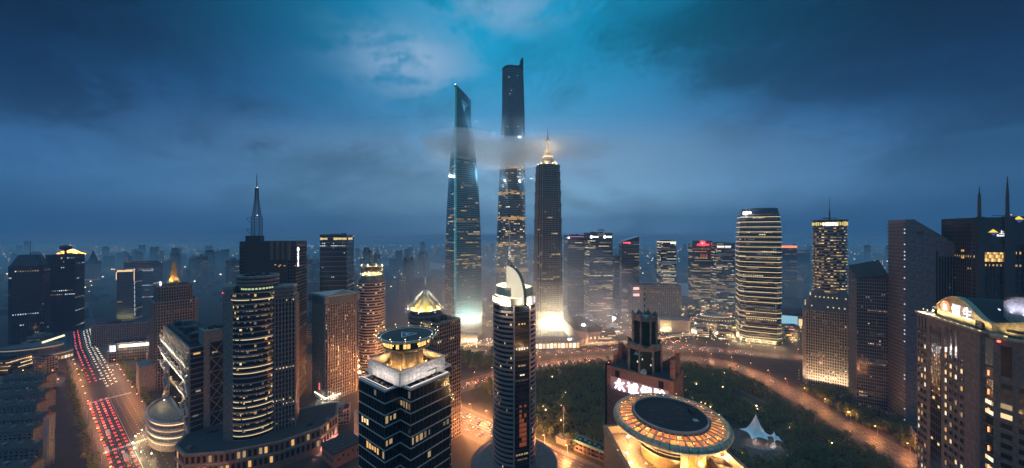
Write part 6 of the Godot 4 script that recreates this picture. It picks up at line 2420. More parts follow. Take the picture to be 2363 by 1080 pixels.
	for k in 4:
		b = MB.new()
		b.prism(rect(36 - k * 8.0, 36 - k * 8.0), 157 + k * 4.0, 161.3 + k * 4.0)
		part(t, "crown_step", b, gc)
		for e in 4:
			var a := TAU * e / 4.0
			var r := 19.5 - k * 4.0
			omni(t, Vector3(cos(a) * r, 159.0 + k * 4.0, sin(a) * r), Color(1.0, 0.42, 0.1), 130, 0.5)
			omni(t, Vector3(cos(a + 0.785) * r * 1.32, 159.0 + k * 4.0, sin(a + 0.785) * r * 1.32), Color(1.0, 0.45, 0.12), 110, 0.5)
	b = MB.new()
	b.lathe([Vector2(5.5, 172.5), Vector2(3.0, 178), Vector2(0, 186)], 12)
	part(t, "finial", b, gc)
	for k in 5:
		b = MB.new()
		b.box(Vector3(6 + k * 2.4, 154.0, 17.4), Vector3(1.6, 1.8, 0.3))
		part(t, "red_letter", b, glow("red_sign", Color(1, 0.1, 0.16), 1.4))
	# its bright shopfronts
	for k in 9:
		b = MB.new()
		b.box(Vector3(-8 + k * 5.5, 8 + (k % 3) * 7.0, 26 + (k % 2)), Vector3(4.6, 5.6, 2.0))
		part(t, "shop_window", b, LIT[[5, 2, 0, 1][k % 4]])
	b = MB.new()
	b.prism(P2([-14, 14, 44, 14, 44, 25, -14, 25]), 0, 26)
	part(t, "podium", b, warm_stone)
	t = plain_tower("spired_roof_tower", "hazy stone tower with a steep pyramid roof and corner turrets", -1643, -1360, 40, 40, 45, 92, {"fh": 4.2, "bay": 4, "pw": 1.2, "sh": 1.2, "wall": mat("c_stone", Color(0.2, 0.2, 0.22), 0.7), "glass": dark_glass, "lit": 0.02})
	b = MB.new()
	b.loft(rect(34, 34), 92, rect(6, 6), 138)
	b.loft(rect(6, 6), 138, rect(0.3, 0.3), 152)
	part(t, "steep_roof", b, roof_felt)
	for q in [Vector2(18, 18), Vector2(-18, 18), Vector2(18, -18), Vector2(-18, -18)]:
		b = MB.new()
		b.loft(rect(5, 5), 92, rect(0.3, 0.3), 112)
		var o := part(t, "corner_turret", b, roof_felt)
		o.position = Vector3(q.x, 0, q.y)
	t = plain_tower("outlined_tower", "blue tower outlined by golden light tubes stepping down one side", -959, -870, 32, 32, 20, 118, {"fh": 4.0, "bay": 2.6, "sh": 1.1, "wall": mat("d_band", Color(0.12, 0.13, 0.17), 0.5), "glass": blue_glass, "lit": 0.02, "tones": [3]})
	var tube := glow("gold_tube", Color(1.0, 0.62, 0.24), 1.7)
	b = MB.new()
	for k in 14:
		b.box(Vector3(-13 + k * 2.0, 121.0, 16.4), Vector3(1.3, 4.0, 0.5))
	part(t, "crown_lights", b, tube, "stuff")
	for q in [[-16.6, 100, -16.6, 116], [-16.6, 116, -13.0, 124], [16.8, 96, 16.8, 126]]:
		b = MB.new()
		b.beam(Vector3(q[0], q[1], 16.6), Vector3(q[2], q[3], 16.6), 0.8)
		part(t, "light_tube", b, tube)
	for k in 8:
		b = MB.new()
		b.beam(Vector3(17.0, 94 - k * 11.0, 15.8 - k * 0.2), Vector3(17.0, 86 - k * 11.0, 15.8 - k * 0.2), 0.7)
		part(t, "light_tube", b, glow("pale_tube", Color(0.9, 0.9, 1.0), 0.9))
	for k in 8:
		spot(t, Vector3(-14 + k * 4, 1, 22), Vector3(-14 + k * 4, 16, 16), Color(1.0, 0.7, 0.2), 60, 50, 0.5)
	plain_tower("broad_blue_block", "wide unlit blue block standing behind the outlined tower", -1072, -1010, 64, 46, 20, 130, {"fh": 4.2, "bay": 3, "sh": 1.2, "wall": mat("d_band", Color(0.12, 0.13, 0.17)), "glass": blue_glass, "lit": 0.02, "tones": [4, 3]})
	# mid-rise blocks beside the avenue
	t = plain_tower("white_block", "long white mid-rise block with rows of small windows beside the avenue", -752, -672, 78, 24, 20, 40, {"fh": 3.6, "bay": 3.2, "pw": 1.2, "sh": 1.5, "sd": 0.3, "wall": mat("white_render", Color(0.4, 0.4, 0.4), 0.8, 0.0, 0.06), "glass": dark_glass, "lit": 0.05, "tones": [3, 4]}, 0.0, "", "building")
	t = plain_tower("store_block", "low store with a bright strip of light along its top floor", -640, -592, 58, 26, 20, 30, {"fh": 5.0, "bay": 3.2, "pw": 0.5, "sh": 1.2, "sd": 0.3, "wall": mat("grey_render", Color(0.25, 0.25, 0.26), 0.8, 0.0, 0.06), "glass": dark_glass, "lit": 0.05, "tones": [3]}, 0.0, "", "building")
	b = MB.new()
	b.box(Vector3(6, 26, 13.5), Vector3(44, 4.2, 0.6))
	part(t, "light_strip", b, glow("store_strip", Color(1.0, 0.92, 0.78), 2.2))
	b = MB.new()
	b.box(Vector3(-24, 23, 13.5), Vector3(7, 10, 0.6))
	part(t, "screen", b, glow("store_screen", Color(0.7, 0.85, 1.0), 1.8))
	for k in 4:
		omni(t, Vector3(-14 + k * 12, 26, 17), PALE, 60, 1.0)
	# curved shopping centre
	t = thing("curved_mall", "low curved shopping centre with bright shopfront bands", "mall", Vector3(-800, 0, -578), 30)
	t.scale = Vector3(0.78, 0.9, 0.78)
	for q in [[60.0, 0.0, 16.0], [46.0, 16.0, 30.0]]:
		var e := circle(q[0] * 0.5, 40, 1.9)
		b = MB.new()
		b.prism(e, q[1], q[2])
		part(t, "wall", b, dark_stone)
		b = MB.new()
		b.ring(grow(e, 0.02), grow(e, 0.3), q[2] - 4.5, q[2] - 3.0)
		part(t, "shop_band", b, glow("mall_band", Color(1.0, 0.85, 0.6), 0.35))
	for k in 24:
		b = MB.new()
		var a := PI * k / 23.0
		var q := Vector2(cos(a) * 57.3, sin(a) * 30.2)
		b.box(Vector3(q.x, 4, q.y), Vector3(3.6, 5.0, 1.2), Basis(Vector3.UP, -a + PI * 0.5))
		part(t, "shop_window", b, LIT[[0, 1, 2, 3, 3][rng.randi() % 5]])
	b = MB.new()
	for k in 10:
		b.beam(Vector3(20 + k * 3.0, 35 + k * 0.9, 14 - k * 0.3), Vector3(23 + k * 3.0, 35.9 + k * 0.9, 13.7 - k * 0.3), 3.4)
	part(t, "roof_light_ramp", b, glow("mall_ramp", Color(1.0, 0.85, 0.55), 1.5))
	t = plain_tower("bank_hall", "low dark hall with golden sign letters and lit rows of windows", -800, -525, 90, 30, 10, 22, {"fh": 5.5, "bay": 3, "sh": 1.2, "wall": dark_stone, "glass": dark_glass, "lit": 0.5, "run": 0.85, "lh": 0.3, "tones": [3, 0, 1]}, 0.0, "", "building")
	for k in 6:
		glyph(t, [G_ZHONG, G_SHANG, G_SHENG, G_GUO, G_HENG, G_BAO][k], Vector3(4 + k * 5.2, 22.5, 15.6), Vector3.RIGHT, Vector3.BACK, 4.6, glow("gold_letters", Color(1.0, 0.65, 0.2), 1.6), 0.14)

func row_houses() -> void:
	# terraces of flats in the south-west quarter, long rows with pitched roofs
	var wall := mat("flat_render", Color(0.34, 0.31, 0.3), 0.85, 0.0, 0.06)
	var tiles := mat("flat_tiles", Color(0.16, 0.09, 0.075), 0.85, 0.0, 0.2)
	var n := 0
	for r in 8:
		var z := -292.0 - r * 26.0
		for k in 4:
			var x := -430.0 - r * 34.0 + k * 56.0 + (r % 2) * 9.0
			# keep clear of the avenue
			if x + 30 > -222 + (z + 234) * 1.39 - 46: continue
			if x / -z < -1.62: continue
			var t := thing("flat_block", "dark low block of flats with a pitched roof and small balconies in the terrace quarter", "apartment block", Vector3(x, 0, z), 8, "blocks of flats in the terrace quarter")
			var w := 50.0
			var h := 17.0 + (r + k) % 3
			var b := MB.new()
			b.prism(rect(w, 11), 0, h)
			part(t, "wall", b, wall)
			b = MB.new()
			b.quad(Vector3(-w * 0.5 - 0.6, h, 6.3), Vector3(w * 0.5 + 0.6, h, 6.3), Vector3(w * 0.5 + 0.6, h + 4, 0), Vector3(-w * 0.5 - 0.6, h + 4, 0), Vector3.UP)
			b.quad(Vector3(-w * 0.5 - 0.6, h, -6.3), Vector3(w * 0.5 + 0.6, h, -6.3), Vector3(w * 0.5 + 0.6, h + 4, 0), Vector3(-w * 0.5 - 0.6, h + 4, 0), Vector3.UP)
			for s in [-1, 1]:
				b.tri(Vector3(s * w * 0.5, h, 6.0), Vector3(s * w * 0.5, h, -6.0), Vector3(s * w * 0.5, h + 3.8, 0), Vector3(s, 0, 0))
			part(t, "roof", b, tiles)
			for d in 4:
				b = MB.new()
				var dx := -w * 0.5 + 6.5 + d * 12.5
				b.box(Vector3(dx, h + 2.6, 2.6), Vector3(3.0, 2.8, 3.2))
				part(t, "dormer", b, wall)
				b = MB.new()
				b.box(Vector3(dx + 5, h + 4.2, -0.5), Vector3(1.2, 2.2, 1.2))
				part(t, "chimney", b, wall)
			var win := MB.new()
			var balc := MB.new()
			for f in 5:
				for c in 12:
					win.box(Vector3(-w * 0.5 + 3.0 + c * 4.0, 2.0 + f * 3.1, 5.55), Vector3(1.9, 1.5, 0.1))
					if c % 3 == 1:
						balc.box(Vector3(-w * 0.5 + 3.0 + c * 4.0, 1.0 + f * 3.1, 6.2), Vector3(3.2, 0.9, 1.3))
			part(t, "windows", win, dark_glass, "stuff")
			part(t, "balconies", balc, wall, "stuff")
			for c in 2:
				if rng.randf() < 0.35:
					b = MB.new()
					b.box(Vector3(rng.randf_range(-20, 20), 2.0 + rng.randi() % 5 * 3.1, 5.62), Vector3(1.8, 1.4, 0.1))
					part(t, "lit_window", b, LIT[3])
			n += 1
	# lattice hoist beside the terraces
	var t := thing("lattice_hoist", "pale steel lattice hoist standing among the terraces", "hoist", Vector3(-425, 0, -318), 15)
	for s in [Vector2(-2, -2), Vector2(2, -2), Vector2(2, 2), Vector2(-2, 2)]:
		var b := MB.new()
		b.beam(Vector3(s.x, 0, s.y), Vector3(s.x, 44, s.y), 0.5)
		part(t, "leg", b, grey_metal)
	for k in 20:
		var b := MB.new()
		var y := 1.0 + k * 2.2
		for e in 4:
			var a: Vector2 = [Vector2(-2, -2), Vector2(2, -2), Vector2(2, 2), Vector2(-2, 2)][e]
			var c: Vector2 = [Vector2(2, -2), Vector2(2, 2), Vector2(-2, 2), Vector2(-2, -2)][e]
			b.beam(Vector3(a.x, y, a.y), Vector3(c.x, y, c.y), 0.3)
			b.beam(Vector3(a.x, y, a.y), Vector3(c.x, y + 2.2, c.y), 0.25)
		part(t, "rung", b, grey_metal)

# ---------------------------------------------------------------- riverside row
func riverside_row() -> void:
	var b: MB
	var mid := func(lit: float, tones: Array, dark := 0.25) -> Dictionary:
		return {"fh": 4.2, "bay": 2.8, "sh": 1.0, "sd": 0.3, "wall": mat("row_band", Color(0.13, 0.14, 0.15), 0.5), "glass": blue_glass, "lit": lit * 0.8, "lh": 0.4, "run": 0.78, "tones": tones + [3, 6, 7], "dark": dark, "low": 1.4, "high": 0.6}
	var t := plain_tower("pink_edge_tower", "blue glass tower with a pink light line along its roof edge", 164, -920, 44, 42, 5, 208, mid.call(0.2, [0, 3, 3]))
	b = MB.new()
	b.beam(Vector3(-22, 205, 21.6), Vector3(22, 205, 21.6), 1.6)
	part(t, "roof_line_light", b, glow("pink_line", Color(0.9, 0.3, 0.6), 0.7))
	b = MB.new()
	b.box(Vector3(-19, 203, 21.6), Vector3(5, 6, 0.5))
	part(t, "corner_sign", b, glow("corner_sign", Color(0.8, 0.7, 1.0), 3.0))
	t = plain_tower("twin_sign_tower", "broad glass tower with two white round-badge signs under its roof", 213, -860, 57, 46, 5, 214, mid.call(0.5, [0, 0, 3, 2], 0.15))
	var w := glow("badge_white", Color(1, 1, 0.95), 3.0)
	for x in [-24.0, 9.0]:
		b = MB.new()
		var pts := []
		for k in 17:
			pts.append(Vector3(x + cos(TAU * k / 16.0) * 2.6, 205 + sin(TAU * k / 16.0) * 3.0, 23.6))
		b.tube(pts, 0.8, 6)
		part(t, "sign_badge", b, w)
		for k in 4:
			glyph(t, [G_ZHONG, G_GUO, G_BAO, G_XIAN][k], Vector3(x + 4.0 + k * 3.3, 203.4, 23.5), Vector3.RIGHT, Vector3.BACK, 3.2, w, 0.2)
	for k in 3:
		b = MB.new()
		b.box(Vector3(8, 220 + k * 2.0, 0), Vector3(16 - k * 4.0, 1.0, 12))
		part(t, "roof_frame", b, dark_metal)
	plain_tower("slim_tower", "slim plain tower squeezed between two wider glass towers", 288, -960, 15, 15, 5, 150, mid.call(0.2, [3, 1]))
	t = plain_tower("sloped_glass_tower", "blue glass tower with a slanting roof screen and a red sign", 323, -960, 46, 46, -8, 190, mid.call(0.42, [0, 3, 1]))
	b = MB.new()
	var cs := [Vector3(-23, 191, 23), Vector3(23, 206, 23), Vector3(23, 206, -23), Vector3(-23, 191, -23)]
	b.quad(cs[0], cs[1], cs[2], cs[3], Vector3.UP)
	b.quad(Vector3(-23, 190, 23), Vector3(23, 190, 23), cs[1], cs[0], Vector3.BACK)
	b.quad(Vector3(23, 190, 23), Vector3(23, 190, -23), cs[2], cs[1], Vector3.RIGHT)
	part(t, "roof_screen", b, blue_glass)
	for k in 4:
		glyph(t, [G_ZHONG, G_SHENG, G_BAO, G_XIAN][k], Vector3(-19 + k * 5.0, 186, 23.6), Vector3.RIGHT, Vector3.BACK, 4.4, glow("red_letters", Color(1.0, 0.08, 0.1), 2.4), 0.16)
	t = plain_tower("lit_cap_tower", "square tower of bright floors with a glowing cap line", 472, -1060, 44, 43, -8, 190, mid.call(0.75, [0, 0, 3, 2], 0.08))
	b = MB.new()
	b.ring(rect(43, 42), rect(44.6, 43.6), 187, 189.5)
	part(t, "cap_light", b, glow("cap_light", Color(1.0, 0.8, 0.5), 1.4))
	for k in 4:
		glyph(t, [G_GUO, G_ZHONG, G_BAO, G_SHANG][k], Vector3(6 + k * 3.8, 183, 22.2), Vector3.RIGHT, Vector3.BACK, 3.4, w, 0.2)
	t = plain_tower("grid_hotel", "long stone hotel slab with an even grid of small windows", 360, -880, 118, 38, -6, 84, {"fh": 4.7, "bay": 5.0, "pw": 1.5, "pd": 0.9, "sh": 1.5, "sd": 0.8, "wall": mat("hotel_stone", Color(0.5, 0.4, 0.36), 0.8, 0.0, 0.04), "glass": dark_glass, "lit": 0.07, "lh": 0.4, "run": 0.15, "tones": [1, 0, 3], "dark": 0.0}, 0.0, "", "hotel")
	for q in [[76.0, 14.0], [60.0, 15.0]]:
		b = MB.new()
		b.box(Vector3(-48, q[0], 19.8), Vector3(q[1], 6.5, 0.5))
		part(t, "lit_sign", b, glow("hotel_sign", Color(1.0, 0.55, 0.5), 1.6))
	t = plain_tower("red_sign_tower", "bronze glass tower with a large red lettered sign on its stepped top", 624, -1150, 60, 44, -10, 178, {"fh": 4.2, "bay": 2.8, "sh": 1.0, "sd": 0.3, "wall": mat("bronze_row", Color(0.2, 0.15, 0.12), 0.5), "glass": mat("bronze_glass", Color(0.05, 0.035, 0.03), 0.15), "lit": 0.45, "lh": 0.35, "run": 0.85, "tones": [1, 0, 3], "dark": 0.2, "low": 1.3, "high": 0.4})
	b = MB.new()
	b.prism(P2([-18, -20, 30, -20, 30, 20, -18, 20]), 178, 190)
	part(t, "upper_block", b, mat("bronze_glass", Color(0.05, 0.035, 0.03)))
	var red := glow("big_red", Color(1.0, 0.06, 0.08), 2.6)
	glyph(t, G_ZHEN, Vector3(-8, 182, 21.2), Vector3.RIGHT, Vector3.BACK, 7.0, red, 0.14)
	glyph(t, G_DAN, Vector3(2, 182, 21.2), Vector3.RIGHT, Vector3.BACK, 7.0, red, 0.16)
	words(t, "sign_text", "AURORA", Vector3(2, 177.5, 22.6), 0, 7.0, red)
	for k in 3:
		b = MB.new()
		b.box(Vector3(-4 + k * 8, 141, 22.6), Vector3(5, 10, 0.4))
		part(t, "red_picture", b, glow("red_picture", Color(1.0, 0.2, 0.08), 0.35))
	omni(t, Vector3(2, 182, 27), Color(1.0, 0.2, 0.2), 260, 2.0)
	t = plain_tower("white_letter_tower", "dark glass tower with white letters along its roof edge", 644, -1060, 52, 40, -10, 184, mid.call(0.62, [0, 3, 2, 1], 0.15))
	words(t, "sign_text", "MIRAE ASSET", Vector3(-4, 174, 20.6), 0, 4.6, w)
	words(t, "sign_text", "MI", Vector3(26.6, 174, 10), 90, 4.6, w)
	# lower buildings between the row and the park
	t = thing("drum_mall", "long low mall with a curved roof and a bright screen on its corner", "mall", Vector3(140, 0, -700), 10)
	var e := circle(40.0, 40, 0.8)
	b = MB.new()
	b.prism(P2([-16, -60, 26, -60, 34, 20, 22, 44, -6, 48, -22, 30]), 0, 27)
	part(t, "wall", b, warm_stone)
	b = MB.new()
	b.loft(P2([-18, -62, 28, -62, 36, 20, 23, 46, -7, 50, -24, 30]), 27, P2([-10, -52, 18, -52, 24, 14, 15, 32, -3, 36, -14, 22]), 34)
	part(t, "roof", b, roof_felt)
	b = MB.new()
	b.box(Vector3(27.5, 18, 33), Vector3(0.6, 13, 18), Basis(Vector3.UP, 0.5))
	part(t, "screen", b, glow("mall_screen", Color(1.0, 0.86, 0.84), 2.6))
	omni(t, Vector3(36, 16, 40), Color(1, 0.85, 0.8), 300, 2.0)
	for k in 9:
		b = MB.new()
		b.box(Vector3(-20.5 + k * 0.5, 12, 28 - k * 10.0), Vector3(0.6, 17, 3.4))
		part(t, "shop_window", b, LIT[[5, 2, 0][k % 3]])
	for k in 8:
		b = MB.new()
		b.box(Vector3(-4 + k * 4.2, 6 + (k % 2) * 10, 48.4 - k * 0.4), Vector3(3.2, 4, 0.6))
		part(t, "shop_window", b, LIT[[0, 2, 1][k % 3]])
	t = thing("stepped_store", "stacked glass store with lit storeys beside the bright floodlights", "store", Vector3(182, 0, -672), 6)
	for k in 3:
		facade(t, rect(44 - k * 7, 30 - k * 4), k * 8.0, k * 8.0 + 8.0, {"fh": 4.0, "bay": 3, "sh": 0.8, "wall": pale_stone, "glass": dark_glass, "lit": 0.6, "run": 0.85, "lh": 0.4, "tones": [0, 2, 3]})
	t = thing("lit_gallery", "pale stone gallery with a floodlit blank wall and glowing arcade", "building", Vector3(352, 0, -742), -8)
	for q in [[-34, -10, 0, 28.0], [-10, 30, -4, 26.0], [30, 66, 0, 14.0]]:
		b = MB.new()
		b.prism(P2([q[0], q[2], q[1], q[2], q[1], q[2] - 26, q[0], q[2] - 26]), 0, q[3])
		part(t, "wing", b, cream_panel if q[1] != 30 else warm_stone)
	for k in 8:
		b = MB.new()
		b.box(Vector3(32 + k * 4.2, 6, 0.3), Vector3(3.0, 8, 0.5))
		part(t, "arcade_window", b, LIT[[5, 0, 2][k % 3]])
	for k in 4:
		spot(t, Vector3(-32 + k * 7, 1, 8), Vector3(-32 + k * 7, 16, 0), Color(1.0, 0.82, 0.5), 150, 55, 0.6)
		omni(t, Vector3(34 + k * 10, 5, 8), Color(1.0, 0.75, 0.4), 160, 0.6)
	t = thing("terraced_centre", "broad low exhibition centre with curved roofs and strings of terrace lights", "building", Vector3(470, 0, -800), -10)
	for k in 4:
		var el := circle(46.0 - k * 9.0, 40, 1.7)
		b = MB.new()
		b.prism(el, k * 6.0, k * 6.0 + 6.0)
		part(t, "terrace", b, pale_stone if k % 2 else dark_stone)
		b = MB.new()
		for i in 46:
			var a := TAU * i / 46.0
			if sin(a) < -0.2: continue
			b.box(Vector3(cos(a) * (46.0 - k * 9.0) * 1.7, k * 6.0 + 6.5, sin(a) * (46.0 - k * 9.0)), Vector3(0.9, 0.9, 0.9))
		part(t, "terrace_lights", b, glow("terrace_string", Color(1.0, 0.65, 0.28), 3.0), "stuff")
	for k in 5:
		omni(t, Vector3(-60 + k * 30, 9, 44), WARM, 160, 0.6)
	for q in [[395.0, -722.0, 22.0, 20.0], [430.0, -706.0, 26.0, 24.0]]:
		var s := thing("corner_shop", "small bright pavilion of shops in front of the exhibition centre", "shop", Vector3(q[0], 0, q[1]), -12, "pavilions before the exhibition centre")
		facade(s, rect(q[2], q[3]), 0, 16, {"fh": 4.0, "bay": 2.6, "sh": 0.8, "wall": pale_stone, "glass": dark_glass, "lit": 0.75, "lh": 0.5, "run": 0.6, "tones": [0, 2, 1, 5], "dark": 0.05})
	t = thing("screen_hall", "low hall with a pale blue screen wall beside the banded tower", "building", Vector3(640, 0, -770), -25)
	b = MB.new()
	b.prism(rect(90, 50), 0, 34)
	part(t, "wall", b, cream_panel)
	b = MB.new()
	b.box(Vector3(-28, 20, 25.4), Vector3(34, 26, 0.6))
	part(t, "screen", b, glow("blue_screen", Color(0.35, 0.7, 0.9), 0.8))
	for k in 6:
		b = MB.new()
		b.box(Vector3(-6 + k * 9.0, 18, 25.3), Vector3(6.4, 20, 0.4))
		part(t, "glass_bay", b, LIT[[0, 3][k % 2]])
	b = MB.new()
	b.lathe([Vector2(48, 34), Vector2(44, 40), Vector2(30, 45), Vector2(0, 47)], 32)
	var dome := part(t, "roof_shell", b, roof_felt)
	dome.scale = Vector3(1.0, 1.0, 0.55)
	# stadium lights by the ring road
	for q in [[226.0, -768.0, 24.0, 900.0], [139.0, -676.0, 33.0, 260.0], [108.0, -650.0, 12.0, 160.0]]:
		t = thing("floodlight_mast", "steel mast with a blinding white floodlight head near the malls", "floodlight", Vector3(q[0], 0, q[1]), 0, "white floodlight masts")
		b = MB.new()
		b.lathe([Vector2(0.5, 0), Vector2(0.3, q[2])], 8)
		part(t, "pole", b, grey_metal)
		b = MB.new()
		b.box(Vector3(0, q[2] + 1.5, 0.4), Vector3(6, 3, 0.8))
		part(t, "lamp_head", b, glow("stadium_head", Color(1.0, 0.93, 0.9), 26.0))
		omni(t, Vector3(0, q[2] + 1.5, 2.2), Color(1.0, 0.9, 0.85), q[3], 1.5)
	# elevated walkway across the view
	t = thing("elevated_walkway", "raised pedestrian walkway with a lit glass parapet along the ring road", "footbridge")
	var deck := curve([Vector2(-150, -652), Vector2(0, -644), Vector2(120, -644), Vector2(200, -655), Vector2(270, -672), Vector2(330, -700), Vector2(390, -712)])
	b = MB.new()
	strip(deck, 8.0, 7.0, b)
	strip(deck, 8.0, 6.0, b)
	for s in [-4.0, 4.0]:
		strip_edge(beside(deck, s), 6.0, 7.0, b)
	part(t, "deck", b, pale_stone)
	for s in [-4.0, 4.0]:
		b = MB.new()
		strip_edge(beside(deck, s), 7.0, 8.2, b)
		part(t, "parapet", b, white_metal)
		b = MB.new()
		strip_edge(beside(deck, s * 1.01), 6.2, 6.6, b)
		part(t, "edge_light", b, glow("deck_edge", Color(1.0, 0.72, 0.4), 1.1))
	var L := length_of(deck)
	var sgo := 6.0
	while sgo < L:
		var at: Array = along(deck, sgo)
		b = MB.new()
		b.lathe([Vector2(1.0, 0), Vector2(0.8, 6.0)], 10, Vector3(at[0].x, 0, at[0].y))
		part(t, "pier", b, pale_stone)
		omni(t, Vector3(at[0].x, 10.5, at[0].y), Color(1.0, 0.7, 0.4), 60, 0.4)
		sgo += 26.0

# ---------------------------------------------------------------- the far city
func far_city() -> void:
	# flats in the haze: a few kinds, each copied
	var kinds := []
	var labels := ["hazy slab of flats with flat roof and dim windows among the far towers", "hazy stepped tower with a roof block in the far city", "hazy slim point block with a few lit windows in the far city", "hazy twin-ridged block of flats in the far city"]
	var names := ["slab_flats", "stepped_far_tower", "point_block", "ridged_flats"]
	var rows := []
	for k in 270:
		var z := -rng.randf_range(950, 3600)
		var px := rng.randf_range(-1.5, 1.5)
		if k < 110:
			px = rng.randf_range(-1.15, -0.17)
			z = -rng.randf_range(900, 2300)
		var x := px * -z
		# leave the river, the avenue and the built quarters free
		if px > -0.12 and z > -2100: continue
		if absf(x - (-804 + (z + 652) * 1.33)) < 70: continue
		if x < -850 and z > -1150: continue
		if px > -0.4 and z > -700: continue
		rows.append([x, z])
	for r in rows:
		var kind := rng.randi() % 4
		var h := [62.0, 100.0, 84.0, 96.0][kind] as float
		var sc := rng.randf_range(0.75, 1.35)
		var t: Node3D
		var have = kinds.filter(func(q): return q[0] == kind)
		if have.is_empty():
			t = thing(names[kind], labels[kind], "apartment tower", Vector3(r[0], 0, r[1]), rng.randf_range(-30, 30), "far apartment towers")
			var st := {"fh": 3.2, "bay": 3.4, "pw": 1.2, "pd": 0.5, "sh": 0.9, "sd": 0.4, "wall": mat("far_render_%d" % kind, [Color(0.22, 0.2, 0.2), Color(0.16, 0.17, 0.2), Color(0.26, 0.23, 0.21), Color(0.2, 0.18, 0.17)][kind], 0.8), "glass": dark_glass, "lit": 0.06, "lh": 0.4, "run": 0.1, "tones": [3, 0, 3, 6, 2], "dark": 0.0, "cap": true}
			var p := [rect(46, 15), rect(26, 26, 4), rect(20, 20, 3), P2([-16, -9, 16, -9, 16, 9, 6, 9, 6, 5, -6, 5, -6, 9, -16, 9])][kind] as PackedVector2Array
			facade(t, p, 0, h, st)
			var b := MB.new()
			b.prism(rect(10, 8), h, h + 6)
			part(t, "roof_block", b, st.wall)
			if kind == 3:
				for s in [-11, 11]:
					b = MB.new()
					b.loft(P2([s - 5, -9, s + 5, -9, s + 5, 9, s - 5, 9]), h, P2([s - 0.4, -6, s + 0.4, -6, s + 0.4, 6, s - 0.4, 6]), h + 9)
					part(t, "gable_roof", b, roof_felt)
			kinds.append([kind, t])
		else:
			t = have[0][1].duplicate()
			t.name = numbered(names[kind])
			add_child(t)
			t.position = Vector3(r[0], 0, r[1])
			t.rotation_degrees.y = rng.randf_range(-35, 35)
		t.scale = Vector3(rng.randf_range(0.9, 1.3), sc, rng.randf_range(0.9, 1.3))
	# low roofs that fill the ground between, and the specks of their lamps
	var mm := MultiMesh.new()
	mm.transform_format = MultiMesh.TRANSFORM_3D
	var unit := MB.new()
	unit.prism(rect(1, 1), 0, 0.8)
	unit.loft(rect(0.8, 0.7), 0.8, rect(0.5, 0.1), 1.0)
	mm.mesh = unit.mesh()
	mm.mesh.surface_set_material(0, mat("low_roofs", Color(0.1, 0.09, 0.09), 0.9, 0.0, 0.02))
	var lamps := MB.new()
	var lamps2 := MB.new()
	var list := []
	for k in 5200:
		var z := -rng.randf_range(820, 6500)
		var x := rng.randf_range(-1.6, 1.6) * -z
		if absf(x - (-804 + (z + 652) * 1.33)) < 40: continue
		if x > -420 and x < 1600 and z > -1750: continue
		if absf(z + 2300) < 300 and x < 0 and x > -2700: continue
		if x < -600 and z > -1050 and x > -1250: continue
		list.append(Transform3D(Basis(Vector3.UP, rng.randf() * 0.8).scaled_local(Vector3(rng.randf_range(12, 46), rng.randf_range(6, 22), rng.randf_range(10, 24))), Vector3(x, 0, z)))
		if rng.randf() < 0.62:
			var q := Vector3(x + rng.randf_range(-20, 20), rng.randf_range(8, 40), z + rng.randf_range(10, 20))
			var s := rng.randf_range(0.7, 2.0) * (1.0 + -z / 2600.0)
			(lamps if rng.randf() < 0.7 else lamps2).box(q, Vector3(s, s * 0.7, s))
	mm.instance_count = list.size()
	for k in list.size():
		mm.set_instance_transform(k, list[k])
	var o := MultiMeshInstance3D.new()
	o.name = "distant_roofs"
	o.multimesh = mm
	add_child(o)
	tag(o, "carpet of low roofs spreading to the horizon", "roofs", "", "stuff")
	single("distant_lamps", lamps, glow("distant_lamp", Color(1.0, 0.55, 0.22), 8.0), "specks of amber lamp light scattered over the far city", "lights", "", "stuff")
	single("distant_white_lamps", lamps2, glow("distant_white_lamp", Color(1.0, 0.85, 0.7), 9.0), "specks of white lamp light scattered over the far city", "lights", "", "stuff")
	# across the river on the east
	for q in [[1130.0, -1420.0, 46.0, 38.0, 165.0, 1], [1010.0, -1400.0, 44.0, 30.0, 100.0, 2], [900.0, -1480.0, 60.0, 30.0, 62.0, 2], [1200.0, -1500.0, 90.0, 34.0, 52.0, 2], [700.0, -1650.0, 40.0, 40.0, 120.0, 0], [420.0, -1700.0, 36.0, 36.0, 96.0, 0], [560.0, -1750.0, 60.0, 30.0, 70.0, 0], [1420.0, -1700.0, 50.0, 40.0, 130.0, 0]]:
		var lab: String = ["unlit hazy block on the far river bank", "hazy tower topped by a red-orange band of light across the river", "floodlit stone block with golden windows on the far river bank"][q[5]]
		var t := thing("bank_block", lab, "building", Vector3(q[0] * 1.0, 0, q[1]), -20, "blocks on the far river bank")
		facade(t, rect(q[2], q[3]), 0, q[4], {"fh": 4.0, "bay": 3.4, "pw": 1.0, "sh": 1.0, "wall": warm_stone, "glass": dark_glass, "lit": 0.5 if q[5] == 2 else 0.06, "lh": 0.6, "run": 0.5, "tones": [1, 1, 0, 3], "dark": 0.1})
		if q[5] == 1:
			var b := MB.new()
			b.ring(rect(q[2] - 1, q[3] - 1), rect(q[2] + 2, q[3] + 2), q[4] - 9, q[4])
			part(t, "crown_light", b, glow("far_red", Color(1.0, 0.25, 0.12), 1.6))
	for q in [[560.0, -1290.0, 30.0], [820.0, -1300.0, 46.0], [470.0, -1400.0, 38.0]]:
		var t := thing("river_boat", "long low tour boat with rows of cabin lights on the river", "boat", Vector3(q[0], 0.06, q[1]), 8, "tour boats on the river")
		var b := MB.new()
		b.loft(P2([-q[2] * 0.5, 0, -q[2] * 0.4, -4, q[2] * 0.4, -4, q[2] * 0.5, 0, q[2] * 0.4, 4, -q[2] * 0.4, 4]), 0, P2([-q[2] * 0.55, 0, -q[2] * 0.42, -5, q[2] * 0.42, -5, q[2] * 0.55, 0, q[2] * 0.42, 5, -q[2] * 0.42, 5]), 2.5)
